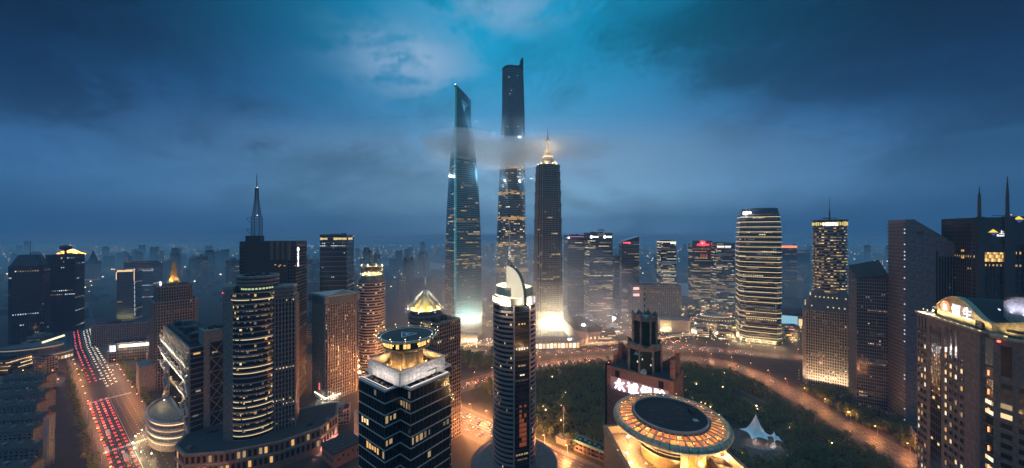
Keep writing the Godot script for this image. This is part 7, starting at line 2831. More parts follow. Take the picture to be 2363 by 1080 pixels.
		part(t, "hull", b, white_metal)
		for f in 2:
			b = MB.new()
			b.prism(rect(q[2] * (0.75 - f * 0.2), 7), 2.5 + f * 3, 5.3 + f * 3)
			part(t, "deck_house", b, white_metal)
			b = MB.new()
			b.box(Vector3(0, 4.1 + f * 3, 3.55), Vector3(q[2] * (0.7 - f * 0.2), 1.2, 0.1))
			part(t, "cabin_lights", b, LIT[2])

# ---------------------------------------------------------------- park, trees
var tree_meshes := []

func make_tree_kinds() -> void:
	var bark := mat("bark", Color(0.06, 0.045, 0.035), 0.9)
	for kind in 3:
		var tr := MB.new()
		var h := [9.0, 11.0, 8.0][kind] as float
		tr.lathe([Vector2(0.38, 0), Vector2(0.26, h * 0.3), Vector2(0.16, h * 0.6), Vector2(0.04, h * 0.9)], 7)
		for k in 6:
			var a := TAU * k / 6.0 + kind
			var y := h * rng.randf_range(0.3, 0.55)
			tr.tube([Vector3(0, y, 0), Vector3(cos(a) * 1.8, y + 1.6, sin(a) * 1.8)], 0.11, 5)
		var lf := MB.new()
		var clumps := []
		for k in 16:
			var a := rng.randf() * TAU
			var r: float = sqrt(rng.randf()) * [3.4, 3.0, 4.0][kind]
			clumps.append(Vector3(cos(a) * r, h * rng.randf_range(0.45, 0.95), sin(a) * r))
		for c in clumps:
			for k in 26:
				var d := Vector3(rng.randf_range(-1, 1), rng.randf_range(-1, 1), rng.randf_range(-1, 1))
				if d.length() > 1.0: continue
				var q: Vector3 = c + d * Vector3(1.5, 1.1, 1.5)
				var n := (d + Vector3(rng.randf_range(-0.7, 0.7), rng.randf_range(-0.2, 0.9), rng.randf_range(-0.7, 0.7))).normalized()
				var x := n.cross(Vector3(rng.randf_range(-1, 1), 0.3, rng.randf_range(-1, 1))).normalized() * rng.randf_range(0.35, 0.65)
				var y := n.cross(x).normalized() * rng.randf_range(0.3, 0.5)
				lf.quad(q - x, q - y, q + x, q + y, n)
		var m := mat("leaves_%d" % kind, [Color(0.045, 0.065, 0.022), Color(0.035, 0.055, 0.02), Color(0.065, 0.075, 0.025)][kind], 0.7)
		m.backlight_enabled = true
		m.backlight = Color(0.35, 0.4, 0.15)
		var tm := tr.mesh()
		tm.surface_set_material(0, bark)
		var lm := lf.mesh()
		lm.surface_set_material(0, m)
		tree_meshes.append([tm, lm])

func tree(at: Vector3, kind: int, s: float, label: String, group: String) -> void:
	var t := thing("park_tree" if group.begins_with("park") else "street_tree", label, "tree", at, rng.randf() * 360.0, group)
	var a := MeshInstance3D.new()
	a.name = "trunk"
	a.mesh = tree_meshes[kind][0]
	t.add_child(a)
	a = MeshInstance3D.new()
	a.name = "crown"
	a.mesh = tree_meshes[kind][1]
	t.add_child(a)
	t.scale = Vector3(s, s * rng.randf_range(0.9, 1.15), s)

func in_park(p: Vector2) -> bool:
	var poly := PackedVector2Array([Vector2(-40, -470), Vector2(-10, -492), Vector2(55, -530), Vector2(160, -564), Vector2(290, -550), Vector2(338, -520), Vector2(342, -310), Vector2(250, -205), Vector2(180, -240), Vector2(90, -315), Vector2(30, -365)])
	return Geometry2D.is_point_in_polygon(p, poly)

func planting() -> void:
	make_tree_kinds()
	var spots := []
	var k := 0
	while spots.size() < 1500 and k < 9000:
		k += 1
		var p := Vector2(rng.randf_range(-60, 345), rng.randf_range(-570, -205))
		if not in_park(p): continue
		# open lawns and paths stay free
		if p.distance_to(Vector2(243, -352)) < 34: continue
		if p.distance_to(Vector2(150, -405)) < 34 + rng.randf() * 6: continue
		if p.distance_to(Vector2(300, -440)) < 22: continue
		if p.distance_to(Vector2(120, -330)) < 26: continue
		var ok := true
		for s in spots:
			if absf(s.x - p.x) < 4.2 and absf(s.y - p.y) < 4.2:
				ok = false
				break
		if ok:
			spots.append(p)
	spots.sort_custom(func(a, b): return a.y > b.y)
	var lab := ["broad leafy park tree with a rounded crown in the grove", "tall dark park tree with a narrow crown in the grove", "low spreading park tree with a loose crown in the grove"]
	var lists := [[], [], []]
	var made := 0
	for i in spots.size():
		var p: Vector2 = spots[i]
		var kind := rng.randi() % 3
		var px := p.x / -p.y
		if made < 260 and px < 1.3 and 212.0 / -p.y < 0.66:
			tree(Vector3(p.x, 0, p.y), kind, rng.randf_range(0.8, 1.25), lab[kind], "park trees in the grove")
			made += 1
		else:
			var s := rng.randf_range(0.8, 1.25)
			lists[kind].append(Transform3D(Basis(Vector3.UP, rng.randf() * TAU).scaled(Vector3.ONE * s), Vector3(p.x, 0, p.y)))
	# street trees along the avenue and the ring road
	var rows := [[avenue, 27.0, 60.0, 560.0], [avenue, -27.0, 60.0, 560.0], [cross_street, 20.0, 200.0, 850.0], [cross_street, -20.0, 200.0, 850.0], [park_road, -17.0, 30.0, 330.0], [through_road, 22.0, 60.0, 330.0]]
	for r in rows:
		var path := beside(r[0], r[1])
		var s: float = r[2]
		while s < minf(r[3], length_of(path)):
			var at: Array = along(path, s)
			if not (r[0] == cross_street and absf(at[0].x + 592) < 45):
				tree(Vector3(at[0].x + rng.randf_range(-1.5, 1.5), 0, at[0].y + rng.randf_range(-1.5, 1.5)), rng.randi() % 3, rng.randf_range(0.75, 1.1), "street tree in the row along the " + {0: "avenue", 1: "avenue", 2: "cross street", 3: "cross street", 4: "park road", 5: "through road"}[rows.find(r)], "street trees")
			s += rng.randf_range(11.0, 15.0)
	# woods farther out
	for q in 900:
		var p := Vector2(rng.randf_range(420, 760), rng.randf_range(-1020, -820))
		if q < 300: p = Vector2(rng.randf_range(-160, 40), rng.randf_range(-612, -540))
		if q >= 300 and q < 420: p = Vector2(rng.randf_range(385, 430), rng.randf_range(-470, -330))
		if q > 700: p = Vector2(rng.randf_range(-820, -640), rng.randf_range(-470, -420))
		if q < 300 and p.y > -0.6 * p.x - 560: p.y = -600
		lists[rng.randi() % 3].append(Transform3D(Basis(Vector3.UP, rng.randf() * TAU).scaled(Vector3.ONE * rng.randf_range(0.8, 1.2)), Vector3(p.x, 0, p.y)))
	for kind in 3:
		for part_of in 2:
			var mm := MultiMesh.new()
			mm.transform_format = MultiMesh.TRANSFORM_3D
			mm.mesh = tree_meshes[kind][part_of]
			mm.instance_count = lists[kind].size()
			for i in lists[kind].size():
				mm.set_instance_transform(i, lists[kind][i])
			var o := MultiMeshInstance3D.new()
			o.name = ["woodland_trunks", "woodland_leaves"][part_of] if kind == 0 else ["woodland_trunks", "woodland_leaves"][part_of] + "_%03d" % kind
			o.multimesh = mm
			add_child(o)
			tag(o, "dense dark woodland filling the rest of the park", "woodland", "", "stuff")

func park_things() -> void:
	var b: MB
	# tensile canopy
	var t := thing("tent_canopy", "white peaked fabric canopy over a terrace in the park", "canopy", Vector3(250, 0, -357), 20)
	t.scale = Vector3.ONE * 0.85
	for q in [Vector3(-4, 3, 4), Vector3(8, 3, 16)]:
		omni(t, q, Color(1.0, 0.8, 0.7), 22, 0.5)
	var fabric := mat("fabric", Color(0.8, 0.76, 0.74), 0.8)
	for q in [[Vector3(2, 31, 0), [Vector3(-17, 9, 9), Vector3(3, 7, 14), Vector3(17, 6, 10), Vector3(14, 8, -10), Vector3(-10, 9, -12)]], [Vector3(17, 13, 11), [Vector3(10, 5, 16), Vector3(20, 4, 19), Vector3(25, 5, 12), Vector3(17, 7, 7)]]]:
		b = MB.new()
		var rim: Array = q[1]
		var top: Vector3 = q[0]
		var n := rim.size()
		for i in n:
			var a: Vector3 = rim[i]
			var c: Vector3 = rim[(i + 1) % n]
			for u in 6:
				for r in 8:
					var pt := func(uu: float, rr: float) -> Vector3:
						var e := a.lerp(c, uu)
						e += (Vector3(top.x, e.y, top.z) - e) * 0.22 * sin(PI * uu) + Vector3.UP * sin(PI * uu) * 1.2
						return Vector3(lerpf(top.x, e.x, rr), e.y + (top.y - e.y) * pow(1.0 - rr, 2.3), lerpf(top.z, e.z, rr))
					b.quad(pt.call(u / 6.0, r / 8.0), pt.call((u + 1) / 6.0, r / 8.0), pt.call((u + 1) / 6.0, (r + 1) / 8.0), pt.call(u / 6.0, (r + 1) / 8.0), Vector3.UP)
		part(t, "membrane", b, fabric)
		for i in n:
			b = MB.new()
			b.tube([rim[i], Vector3(rim[i].x * 1.06, 0, rim[i].z * 1.06)], 0.18, 6)
			part(t, "post", b, white_metal)
	b = MB.new()
	b.tube([Vector3(2, 0, 0), Vector3(2, 34, 0)], 0.35, 8)
	part(t, "mast", b, white_metal)
	for k in 14:
		b = MB.new()
		var a := 1.2 + k * 0.13
		b.box(Vector3(cos(a) * 22, 0.6, sin(a) * 20), Vector3(3.0, 1.2, 1.4), Basis(Vector3.UP, -a))
		part(t, "terrace_wall", b, white_metal)
	# service building with green roof edge, and its shed
	t = thing("service_building", "small pink service building with a green-edged flat roof", "building", Vector3(76, 0, -334), GRID)
	b = MB.new()
	b.prism(rect(30, 9), 0, 10)
	part(t, "wall", b, mat("pink_render", Color(0.42, 0.28, 0.25), 0.8, 0.0, 0.1))
	b = MB.new()
	b.ring(rect(29, 8), rect(31, 10), 9.6, 10.9)
	part(t, "roof_edge", b, mat("green_edge", Color(0.06, 0.28, 0.25), 0.6))
	b = MB.new()
	b.prism(rect(29.6, 8.6), 10, 10.3)
	part(t, "roof", b, roof_felt)
	for f in 2:
		for k in 7:
			b = MB.new()
			b.box(Vector3(-12.5 + k * 4.2, 3 + f * 4.2, 4.55), Vector3(3.2, 1.8, 0.15))
			part(t, "window", b, dark_glass)
	for k in 5:
		b = MB.new()
		b.box(Vector3(-11 + k * 5.0, 10.8, rng.randf_range(-1.5, 1.5)), Vector3(2.4, 1.2, 1.6))
		part(t, "roof_plant", b, grey_metal)
	t = thing("service_shed", "low shed with a pale flat roof beside the service building", "shed", Vector3(52, 0, -352), GRID)
	b = MB.new()
	b.prism(rect(12, 9), 0, 6)
	part(t, "wall", b, mat("pink_render", Color(0.42, 0.28, 0.25)))
	b = MB.new()
	b.prism(rect(13, 10), 6, 6.4)
	part(t, "roof", b, mat("pale_roof", Color(0.4, 0.38, 0.36), 0.8, 0.0, 0.1))
	t = thing("radio_mast", "pale steel radio mast with antennas in the park", "mast", Vector3(54.5, 0, -366))
	b = MB.new()
	b.lathe([Vector2(0.5, 0), Vector2(0.3, 26), Vector2(0.1, 33)], 8)
	part(t, "pole", b, grey_metal)
	for k in 3:
		b = MB.new()
		b.beam(Vector3(-1.6, 24 + k * 2.4, 0), Vector3(1.6, 24 + k * 2.4, 0.3 * k), 0.25)
		part(t, "antenna_arm", b, grey_metal)
	for k in 6:
		b = MB.new()
		b.box(Vector3(cos(k * 1.05) * 1.5, 25 + (k % 2) * 2.0, sin(k * 1.05) * 1.5), Vector3(0.35, 2.0, 0.3))
		part(t, "antenna", b, white_metal)
	# pink hall at the crossing and arcade
	t = thing("pink_hall", "square pink two-storey hall with a flat black roof by the crossing", "building", Vector3(-162, 0, -330), GRID)
	b = MB.new()
	b.prism(rect(24, 26), 0, 13)
	part(t, "wall", b, mat("pink_wall", Color(0.5, 0.27, 0.22), 0.8, 0.0, 0.1))
	b = MB.new()
	b.prism(rect(26, 28), 13, 14.2, true, true)
	part(t, "roof", b, roof_felt)
	for k in 5:
		b = MB.new()
		b.box(Vector3(-9 + k * 4.4, 6.5, 13.1), Vector3(1.2, 2.6, 0.2))
		part(t, "window", b, dark_glass)
		b = MB.new()
		b.box(Vector3(12.1, 6.5 + (k % 2) * 2, -9 + k * 4.4), Vector3(0.2, 2.0, 1.0))
		part(t, "window", b, dark_glass)
	for k in 3:
		b = MB.new()
		b.box(Vector3(-5 + k * 5.0, 14.7, -4 + k * 3.0), Vector3(2.4, 1.0, 1.8))
		part(t, "roof_plant", b, dark_metal)
	t = thing("arcade_house", "tall narrow corner house with glowing arched bays", "building", Vector3(-152, 0, -372), GRID)
	b = MB.new()
	b.prism(rect(12, 30), 0, 26)
	part(t, "wall", b, pale_stone)
	for k in 6:
		for f in 3:
			b = MB.new()
			b.box(Vector3(6.1, 5 + f * 7.5, -12 + k * 4.8), Vector3(0.3, 4.6, 2.6))
			part(t, "arched_window", b, LIT[[1, 0, 3][(k + f) % 3]] if f < 2 else dark_glass)
	for k in 4:
		omni(t, Vector3(11, 5, -12 + k * 8), WARM, 130, 0.5)
	t = thing("roof_tank_house", "beige corner building with a round water tank on its roof", "building", Vector3(-96, 0, -222), GRID)
	b = MB.new()
	b.prism(rect(13, 15), 0, 58)
	part(t, "wall", b, mat("beige_render", Color(0.4, 0.29, 0.22), 0.8, 0.0, 0.1))
	for f in 12:
		for k in 3:
			b = MB.new()
			b.box(Vector3(-4 + k * 4, 6 + f * 4.4, 7.55), Vector3(1.7, 2.0, 0.15))
			part(t, "window", b, dark_glass)
			b = MB.new()
			b.box(Vector3(6.55, 6 + f * 4.4, -4.5 + k * 4), Vector3(0.15, 2.0, 1.7))
			part(t, "window", b, dark_glass)
	b = MB.new()
	b.lathe([Vector2(2.6, 58), Vector2(2.6, 61), Vector2(0, 62.2)], 16, Vector3(2, 0, 2))
	part(t, "water_tank", b, grey_metal)

# ---------------------------------------------------------------- lamps and cars
func street_lamps() -> void:
	var post := MB.new()
	post.lathe([Vector2(0.14, 0), Vector2(0.1, 9.2)], 6)
	post.beam(Vector3(0, 9.1, 0), Vector3(2.2, 9.8, 0), 0.12)
	var head := MB.new()
	head.box(Vector3(2.5, 9.75, 0), Vector3(1.1, 0.22, 0.5))
	var pm := post.mesh()
	pm.surface_set_material(0, grey_metal)
	var hm := head.mesh()
	hm.surface_set_material(0, glow("sodium_head", SODIUM, 14.0))
	var rows := [[avenue, 21.5, 40.0, 620.0, 34.0, "avenue", 80.0], [avenue, -21.5, 52.0, 620.0, 34.0, "avenue", 80.0], [cross_street, 17.0, 500.0, 860.0, 44.0, "cross street", 70.0], [through_road, 19.0, 30.0, 480.0, 26.0, "through road", 700.0], [through_road, -19.0, 42.0, 480.0, 26.0, "through road", 700.0], [park_road, 13.5, 10.0, 960.0, 30.0, "park road", 170.0], [ring_road, 14.5, 120.0, 900.0, 36.0, "ring road", 100.0], [far_road, 14.5, 30.0, 500.0, 36.0, "malls' street", 130.0]]
	for r in rows:
		var path := beside(r[0], r[1])
		var s: float = r[2]
		while s < minf(r[3], length_of(path)):
			var at: Array = along(path, s)
			var p: Vector2 = at[0]
			var toward: Vector2 = -(at[1] as Vector2).orthogonal() * signf(r[1])
			if p.y < -225 and absf(p.x / p.y) < 1.6:
				var t := thing("street_lamp", "steel street lamp with a glowing orange head beside the " + r[5], "street lamp", Vector3(p.x, 0.16, p.y), rad_to_deg(-toward.angle()), "street lamps")
				var a := MeshInstance3D.new()
				a.name = "post"
				a.mesh = pm
				t.add_child(a)
				a = MeshInstance3D.new()
				a.name = "lamp_head"
				a.mesh = hm
				t.add_child(a)
				omni(t, Vector3(2.6, 9.3, 0), SODIUM, r[6], 0.35)
			s += r[4]
	# park lanterns
	var lp := MB.new()
	lp.lathe([Vector2(0.09, 0), Vector2(0.07, 3.6)], 6)
	var lh := MB.new()
	lh.lathe([Vector2(0.1, 3.6), Vector2(0.42, 3.95), Vector2(0.42, 4.3), Vector2(0.0, 4.55)], 8)
	var lpm := lp.mesh()
	lpm.surface_set_material(0, dark_metal)
	var lhm := lh.mesh()
	lhm.surface_set_material(0, glow("park_lantern_glass", Color(1.0, 0.66, 0.3), 7.0))
	var n := 0
	var tries := 0
	while n < 40 and tries < 2000:
		tries += 1
		var p := Vector2(rng.randf_range(0, 338), rng.randf_range(-550, -215))
		if not in_park(p) or 212.0 / -p.y > 0.66: continue
		var t := thing("park_lantern", "small glowing lantern on a short post in the park", "lantern", Vector3(p.x, 4.5 if n % 2 else 0.0, p.y), 0, "park lanterns")
		t.position.y = 0.0
		t.scale = Vector3.ONE * (1.7 if n % 3 == 0 else 1.3)
		var a := MeshInstance3D.new()
		a.name = "post"
		a.mesh = lpm
		t.add_child(a)
		a = MeshInstance3D.new()
		a.name = "lantern_glass"
		a.mesh = lhm
		t.add_child(a)
		omni(t, Vector3(0, 5.0, 0), Color(1.0, 0.62, 0.28), 7.0, 0.4)
		n += 1

func car_mesh(paint: Material) -> ArrayMesh:
	# body, glass, wheels, tail lamps and head lamps as five finishes of one small mesh; the car drives towards +x
	var body := MB.new()
	var side := PackedVector2Array([Vector2(-2.2, 0.35), Vector2(-2.25, 0.8), Vector2(-1.5, 0.95), Vector2(-0.95, 1.42), Vector2(0.55, 1.42), Vector2(1.15, 0.95), Vector2(2.1, 0.8), Vector2(2.2, 0.35)])
	var n := side.size()
	for k in n:
		var a := side[k]
		var c := side[(k + 1) % n]
		body.quad(Vector3(a.x, a.y, 0.86), Vector3(c.x, c.y, 0.86), Vector3(c.x, c.y, -0.86), Vector3(a.x, a.y, -0.86), Vector3(c.y - a.y, a.x - c.x, 0) * -1.0)
	var fan := Geometry2D.triangulate_polygon(side)
	for z in [0.86, -0.86]:
		for i in range(0, fan.size(), 3):
			body.tri(Vector3(side[fan[i]].x, side[fan[i]].y, z), Vector3(side[fan[i + 1]].x, side[fan[i + 1]].y, z), Vector3(side[fan[i + 2]].x, side[fan[i + 2]].y, z), Vector3(0, 0, z))
	var gl := MB.new()
	gl.quad(Vector3(-1.48, 0.98, 0.7), Vector3(-1.48, 0.98, -0.7), Vector3(-0.99, 1.4, -0.66), Vector3(-0.99, 1.4, 0.66), Vector3(-1, 1, 0))
	gl.quad(Vector3(1.13, 0.98, 0.7), Vector3(1.13, 0.98, -0.7), Vector3(0.59, 1.4, -0.66), Vector3(0.59, 1.4, 0.66), Vector3(1, 1, 0))
	for z in [0.865, -0.865]:
		gl.quad(Vector3(-1.35, 0.97, z), Vector3(1.0, 0.97, z), Vector3(0.5, 1.36, z), Vector3(-0.9, 1.36, z), Vector3(0, 0, z))
	var wh := MB.new()
	for x in [-1.35, 1.35]:
		for z in [0.74, -0.74]:
			for k in 8:
				var a0 := TAU * k / 8.0
				var a1 := TAU * (k + 1) / 8.0
				wh.quad(Vector3(x + cos(a0) * 0.33, 0.33 + sin(a0) * 0.33, z - 0.13), Vector3(x + cos(a1) * 0.33, 0.33 + sin(a1) * 0.33, z - 0.13), Vector3(x + cos(a1) * 0.33, 0.33 + sin(a1) * 0.33, z + 0.13), Vector3(x + cos(a0) * 0.33, 0.33 + sin(a0) * 0.33, z + 0.13), Vector3(cos(a0), sin(a0), 0))
	var tail := MB.new()
	var headl := MB.new()
	for z in [0.62, -0.62]:
		tail.box(Vector3(-2.24, 0.72, z), Vector3(0.14, 0.3, 0.46))
		headl.box(Vector3(2.16, 0.62, z), Vector3(0.12, 0.24, 0.42))
	tail.box(Vector3(-1.6, 1.0, 0), Vector3(0.1, 0.08, 0.7))
	var m := ArrayMesh.new()
	var all := [body, gl, wh, tail, headl]
	var ms := [paint, dark_glass, dark_metal, glow("tail_lamp", Color(1.0, 0.06, 0.035), 10.0), glow("head_lamp", Color(1.0, 0.86, 0.6), 12.0)]
	for k in 5:
		all[k].add_to(m)
		m.surface_set_material(k, ms[k])
	return m

func traffic() -> void:
	var cars := []
	var labels := []
	for q in [["white", Color(0.7, 0.7, 0.7)], ["black", Color(0.03, 0.03, 0.035)], ["silver", Color(0.4, 0.41, 0.43)], ["red", Color(0.35, 0.05, 0.04)], ["blue", Color(0.06, 0.1, 0.2)]]:
		cars.append(car_mesh(mat("paint_" + q[0], q[1], 0.3, 0.2)))
		labels.append(q[0])
	var lanes := []
	# the jam: four lanes away from the viewer; the other side nearly empty
	for k in 4:
		lanes.append([avenue, 2.6 + k * 4.6, 95.0, 372.0, 9.2, 1, "queueing on the avenue"])
	lanes.append([avenue, 4.5, 455.0, 900.0, 17.0, 1, "driving up the far avenue"])
	lanes.append([avenue, 10.0, 455.0, 900.0, 19.0, 1, "driving up the far avenue"])
	for k in 3:
		lanes.append([avenue, -3.0 - k * 4.6, 420.0, 900.0, 15.0, -1, "coming down the far avenue"])
	lanes.append([avenue, -7.0, 60.0, 330.0, 90.0, -1, "coming down the avenue"])
	for k in 3:
		lanes.append([through_road, 3.0 + k * 4.4, 200.0, 400.0, 13.0, 1, "on the through road"])
		lanes.append([through_road, -3.0 - k * 4.4, 200.0, 400.0, 15.0, -1, "on the through road"])
	lanes.append([park_road, 2.5, 20.0, 330.0, 11.0, 1, "on the park road"])
	lanes.append([park_road, -2.5, 20.0, 330.0, 10.0, -1, "on the park road"])
	lanes.append([park_road, -6.5, 20.0, 330.0, 12.0, -1, "on the park road"])
	lanes.append([park_road, 3.5, 430.0, 640.0, 48.0, 1, "on the road beyond the park"])
	for k in 2:
		lanes.append([ring_road, 3.0 + k * 4.2, 230.0, 760.0, 22.0, 1, "on the ring road"])
		lanes.append([ring_road, -3.0 - k * 4.2, 230.0, 760.0, 24.0, -1, "on the ring road"])
	lanes.append([far_road, 3.0, 20.0, 380.0, 22.0, 1, "on the malls' street"])
	lanes.append([far_road, -3.0, 20.0, 380.0, 22.0, -1, "on the malls' street"])
	lanes.append([cross_street, 5.0, 330.0, 800.0, 46.0, 1, "on the cross street"])
	lanes.append([cross_street, -5.0, 330.0, 800.0, 52.0, -1, "on the cross street"])
	var places := []
	for l in lanes:
		var path := beside(l[0], l[1])
		var s: float = l[2] + rng.randf() * l[4]
		while s < minf(l[3], length_of(path)):
			var at: Array = along(path, s)
			var p: Vector2 = at[0]
			s += l[4] * rng.randf_range(0.8, 1.5)
			if 212.0 / -p.y > 0.70 or absf(p.x / p.y) > 1.52: continue
			var d: Vector2 = at[1] * float(l[5])
			places.append([-p.y, p, d, l[6]])
	places.sort_custom(func(a, c): return a[0] < c[0])
	var rest := []
	for i in places.size():
		var p: Vector2 = places[i][1]
		var d: Vector2 = places[i][2]
		if i >= 290:
			rest.append(Transform3D(Basis(Vector3.UP, -d.angle()), Vector3(p.x, 0.06, p.y)))
			continue
		var k := rng.randi() % cars.size()
		var o := MeshInstance3D.new()
		o.name = numbered("car")
		o.mesh = cars[k]
		add_child(o)
		o.position = Vector3(p.x, 0.06, p.y)
		o.rotation.y = -d.angle()
		tag(o, "%s saloon car with its lamps on %s" % [labels[k], places[i][3]], "car", "cars with lamps on")
	var mm := MultiMesh.new()
	mm.transform_format = MultiMesh.TRANSFORM_3D
	mm.mesh = cars[2]
	mm.instance_count = rest.size()
	for i in rest.size():
		mm.set_instance_transform(i, rest[i])
	var far := MultiMeshInstance3D.new()
	far.name = "distant_traffic"
	far.multimesh = mm
	add_child(far)
	tag(far, "streams of tiny far-off traffic with lamps on", "traffic", "", "stuff")
	# buses in the jam
	var bus_body := mat("bus_paint", Color(0.6, 0.5, 0.45), 0.4)
	for q in [[avenue, 7.2, 170.0], [avenue, 16.4, 200.0], [avenue, 16.4, 120.0], [avenue, 11.8, 245.0]]:
		var at: Array = along(beside(q[0], q[1]), q[2])
		var t := thing("city_bus", "pale city bus stuck in the avenue's queue of cars", "bus", Vector3(at[0].x, 0.06, at[0].y), rad_to_deg(-(at[1] as Vector2).angle()), "buses in the queue")
		var b := MB.new()
		b.box(Vector3(0, 1.75, 0), Vector3(11.0, 2.7, 2.5))
		part(t, "body", b, bus_body)
		b = MB.new()
		b.box(Vector3(0, 2.2, 0), Vector3(10.4, 1.0, 2.54))
		part(t, "windows", b, LIT[3])
		for x in [-3.6, 3.6]:
			b = MB.new()
			b.box(Vector3(x, 0.45, 0), Vector3(0.95, 0.9, 2.45))
			part(t, "wheel", b, dark_metal)
		for z in [-0.9, 0.9]:
			b = MB.new()
			b.box(Vector3(-5.55, 0.9, z), Vector3(0.1, 0.35, 0.4))
			part(t, "tail_light", b, glow("tail_lamp", Color(1, 0.06, 0.035), 22.0))

# ---------------------------------------------------------------- cloud and mist
func build_clouds() -> void:
	var c := Color(0.90, 0.96, 1.0)
	var lb := "thin bank of low cloud drifting through the tallest towers"
	var gp := "low cloud banks"
	# the main bank, built from overlapping flat puffs so that its outline is uneven
	var r := RandomNumberGenerator.new()
	r.seed = 77
	for q in [[-104, 394, -700, 170, 60, 110, 0.017], [-60, 388, -785, 300, 56, 150, 0.009], [-5, 400, -805, 260, 72, 150, 0.011], [70, 402, -790, 320, 62, 150, 0.006], [130, 402, -745, 300, 58, 130, 0.0028], [40, 404, -860, 1700, 130, 460, 0.0007]]:
		fog_bank("cloud", Vector3(q[0], q[1], q[2]), Vector3(q[3], q[4], q[5]), q[6], c, lb, gp)
		if q[6] > 0.01: fog_bank("cloud", Vector3(q[0] + r.randf_range(-0.5, 0.5) * q[3], q[1] + r.randf_range(-0.3, 0.6) * q[4], q[2] + r.randf_range(-0.3, 0.3) * q[5]), Vector3(q[3], q[4], q[5]) * r.randf_range(0.4, 0.7), q[6] * 0.6, c, lb, gp)
	var m := "warm mist lit by the lamps around the feet of the great towers"
	fog_bank("mist_cloud", Vector3(60, 50, -715), Vector3(420, 330, 320), 0.0026, c, m, "ground mist")
	fog_bank("mist_cloud", Vector3(-70, 50, -740), Vector3(420, 300, 300), 0.0022, c, m, "ground mist")
	fog_bank("mist_cloud", Vector3(250, 30, -820), Vector3(800, 200, 460), 0.0006, c, m, "ground mist")
	fog_bank("mist_cloud", Vector3(0, 66, -4900), Vector3(16000, 132, 8300), 0.00034, c, "blue night haze lying over the far city", "ground mist", true)

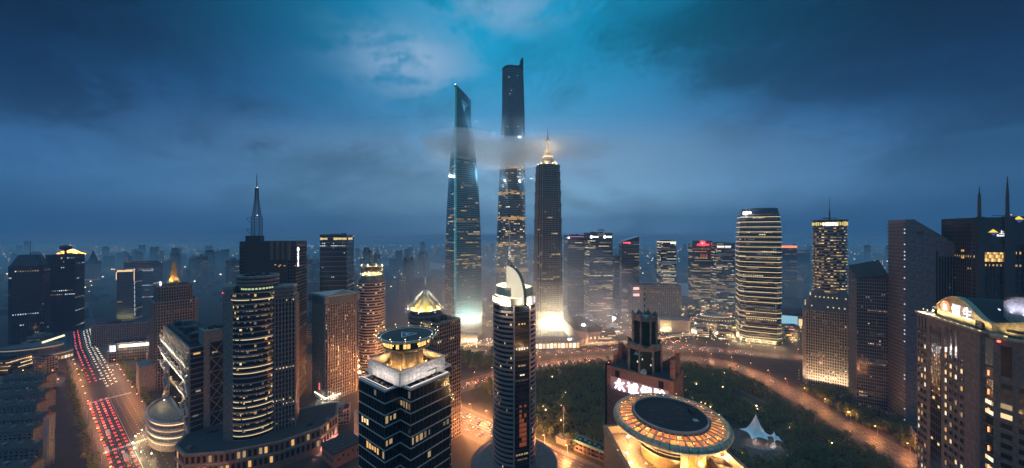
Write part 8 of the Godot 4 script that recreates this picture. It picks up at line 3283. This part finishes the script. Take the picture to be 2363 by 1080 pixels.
func low_quarters() -> void:
	# small blocks that fill the ground between the towers
	var spots := []
	var areas := [[100, 700, -1000, -690, 60, 0], [-900, -360, -720, -420, 46, 1], [-330, -95, -640, -300, 34, 1], [-160, 60, -1000, -800, 14, 0], [380, 620, -560, -300, 16, 1], [640, 1000, -900, -560, 26, 0]]
	var roads := [avenue, cross_street, through_road, park_road, ring_road, far_road]
	var taken := []
	for c in get_children():
		if c is Node3D and c.has_meta("category") and str(c.get_meta("category")) in ["skyscraper", "building", "mall", "hotel", "store", "apartment block", "shop", "shed"]:
			taken.append([Vector2(c.position.x, c.position.z), 62.0 if str(c.get_meta("category")) in ["skyscraper", "mall", "hotel"] else 42.0])
	taken.append([Vector2(-370, -372), 75.0])
	for a in areas:
		for k in a[4] * 6:
			var p := Vector2(rng.randf_range(a[0], a[1]), rng.randf_range(a[2], a[3]))
			if a[5] == 1 and k >= a[4] * 3: break
			if in_park(p): continue
			if p.x > -330 and p.y > -300: continue
			var ok := true
			for q in taken:
				if p.distance_to(q[0]) < q[1]:
					ok = false
					break
			if not ok: continue
			for r in roads:
				for i in r.size() - 1:
					if Geometry2D.get_closest_point_to_segment(p, r[i], r[i + 1]).distance_to(p) < 34.0:
						ok = false
			if not ok: continue
			spots.append([p, a[5]])
			taken.append([p, 27.0])
	var n := 0
	var walls := [warm_stone, pale_stone, dark_stone, cream_panel]
	for s in spots:
		var p: Vector2 = s[0]
		var bright: bool = s[1] == 0
		var w := rng.randf_range(14, 30)
		var d := rng.randf_range(12, 22)
		var h := rng.randf_range(8, 24) * (1.0 if bright else 1.15)
		var lab := "%s low %s block with %s among the %s" % [["brown stone", "pale stone", "grey stone", "cream"][n % 4], ["square", "long", "stepped"][n % 3], "bright shop windows" if bright else "few lit windows", "malls" if p.x > 60 else ("old streets" if p.x > -340 else "avenue's side streets")]
		var t := thing("low_block", lab, "building", Vector3(p.x, 0, p.y), [GRID, -8.0, 20.0][n % 3], "low blocks between the towers")
		facade(t, rect(w, d), 0, h, {"fh": 4.0, "bay": 2.8, "pw": 0.7, "pd": 0.4, "sh": 1.1, "sd": 0.3, "wall": walls[n % 4], "glass": dark_glass, "lit": 0.6 if bright else 0.12, "lh": 0.5, "run": 0.5, "tones": [0, 1, 2, 3, 5] if bright else [3, 1, 6, 0], "dark": 0.15})
		if n % 3 == 2:
			var b := MB.new()
			b.prism(rect(w * 0.5, d * 0.6), h, h + 4.5)
			part(t, "upper_storey", b, walls[n % 4])
		var b2 := MB.new()
		b2.ring(rect(w - 1, d - 1), rect(w + 0.3, d + 0.3), h, h + 1.0)
		part(t, "parapet", b2, walls[n % 4])
		for k in 3:
			b2 = MB.new()
			b2.box(Vector3(rng.randf_range(-0.3, 0.3) * w, h + 0.8, rng.randf_range(-0.3, 0.3) * d), Vector3(rng.randf_range(1.5, 4), 1.6, rng.randf_range(1.5, 3)))
			part(t, "roof_plant", b2, roof_felt)
		if bright:
			b2 = MB.new()
			b2.box(Vector3(rng.randf_range(-0.2, 0.2) * w, h * 0.7, d * 0.5 + 0.5), Vector3(w * 0.4, 2.2, 0.3))
			part(t, "shop_sign", b2, glow("shop_sign_%d" % (n % 4), [Color(1, 0.25, 0.2), Color(1, 0.75, 0.3), Color(0.9, 0.9, 1.0), Color(1.0, 0.5, 0.15)][n % 4], 1.8))
			omni(t, Vector3(rng.randf_range(-0.4, 0.4) * w, 5.0, d * 0.5 + 5.0), WARM, 70, 0.6)
		elif n % 3 == 0:
			omni(t, Vector3(rng.randf_range(-0.4, 0.4) * w, 5.0, d * 0.5 + 5.0), SODIUM, 45, 0.5)
		n += 1
	# strings of small lamps round the malls: too many to count
	for tone in 2:
		var m := MB.new()
		for k in 420:
			var p := Vector2(rng.randf_range(60, 760), rng.randf_range(-900, -655))
			if k % 3 == 0: p = Vector2(rng.randf_range(-140, 120), rng.randf_range(-680, -640))
			var sz := rng.randf_range(0.35, 0.8)
			m.box(Vector3(p.x, rng.randf_range(3, 9), p.y), Vector3(sz, sz, sz))
		single("festoon_lamps" if tone == 0 else "festoon_white_lamps", m, glow("festoon_%d" % tone, [Color(1.0, 0.55, 0.2), Color(1.0, 0.86, 0.65)][tone], 7.0), ["amber strings of tiny lamps around the malls", "white strings of tiny lamps around the malls"][tone], "lights", "", "stuff")

func build_towers() -> void:
	finishes()
	opener_tower()
	twisted_tower()
	pagoda_tower()
	banded_tower()
	pyramid_based_tower()
	slanted_towers()
	twin_mast_tower()
	arched_bank_tower()
	insurance_tower()
	oval_roof_building()
	cylinder_tower()
	helipad_tower()
	exchange_building()
	round_front_tower()
	lattice_mast_tower()
	west_towers()
	riverside_row()
	row_houses()
	far_city()
	park_things()
	low_quarters()
	planting()
	street_lamps()
	traffic()
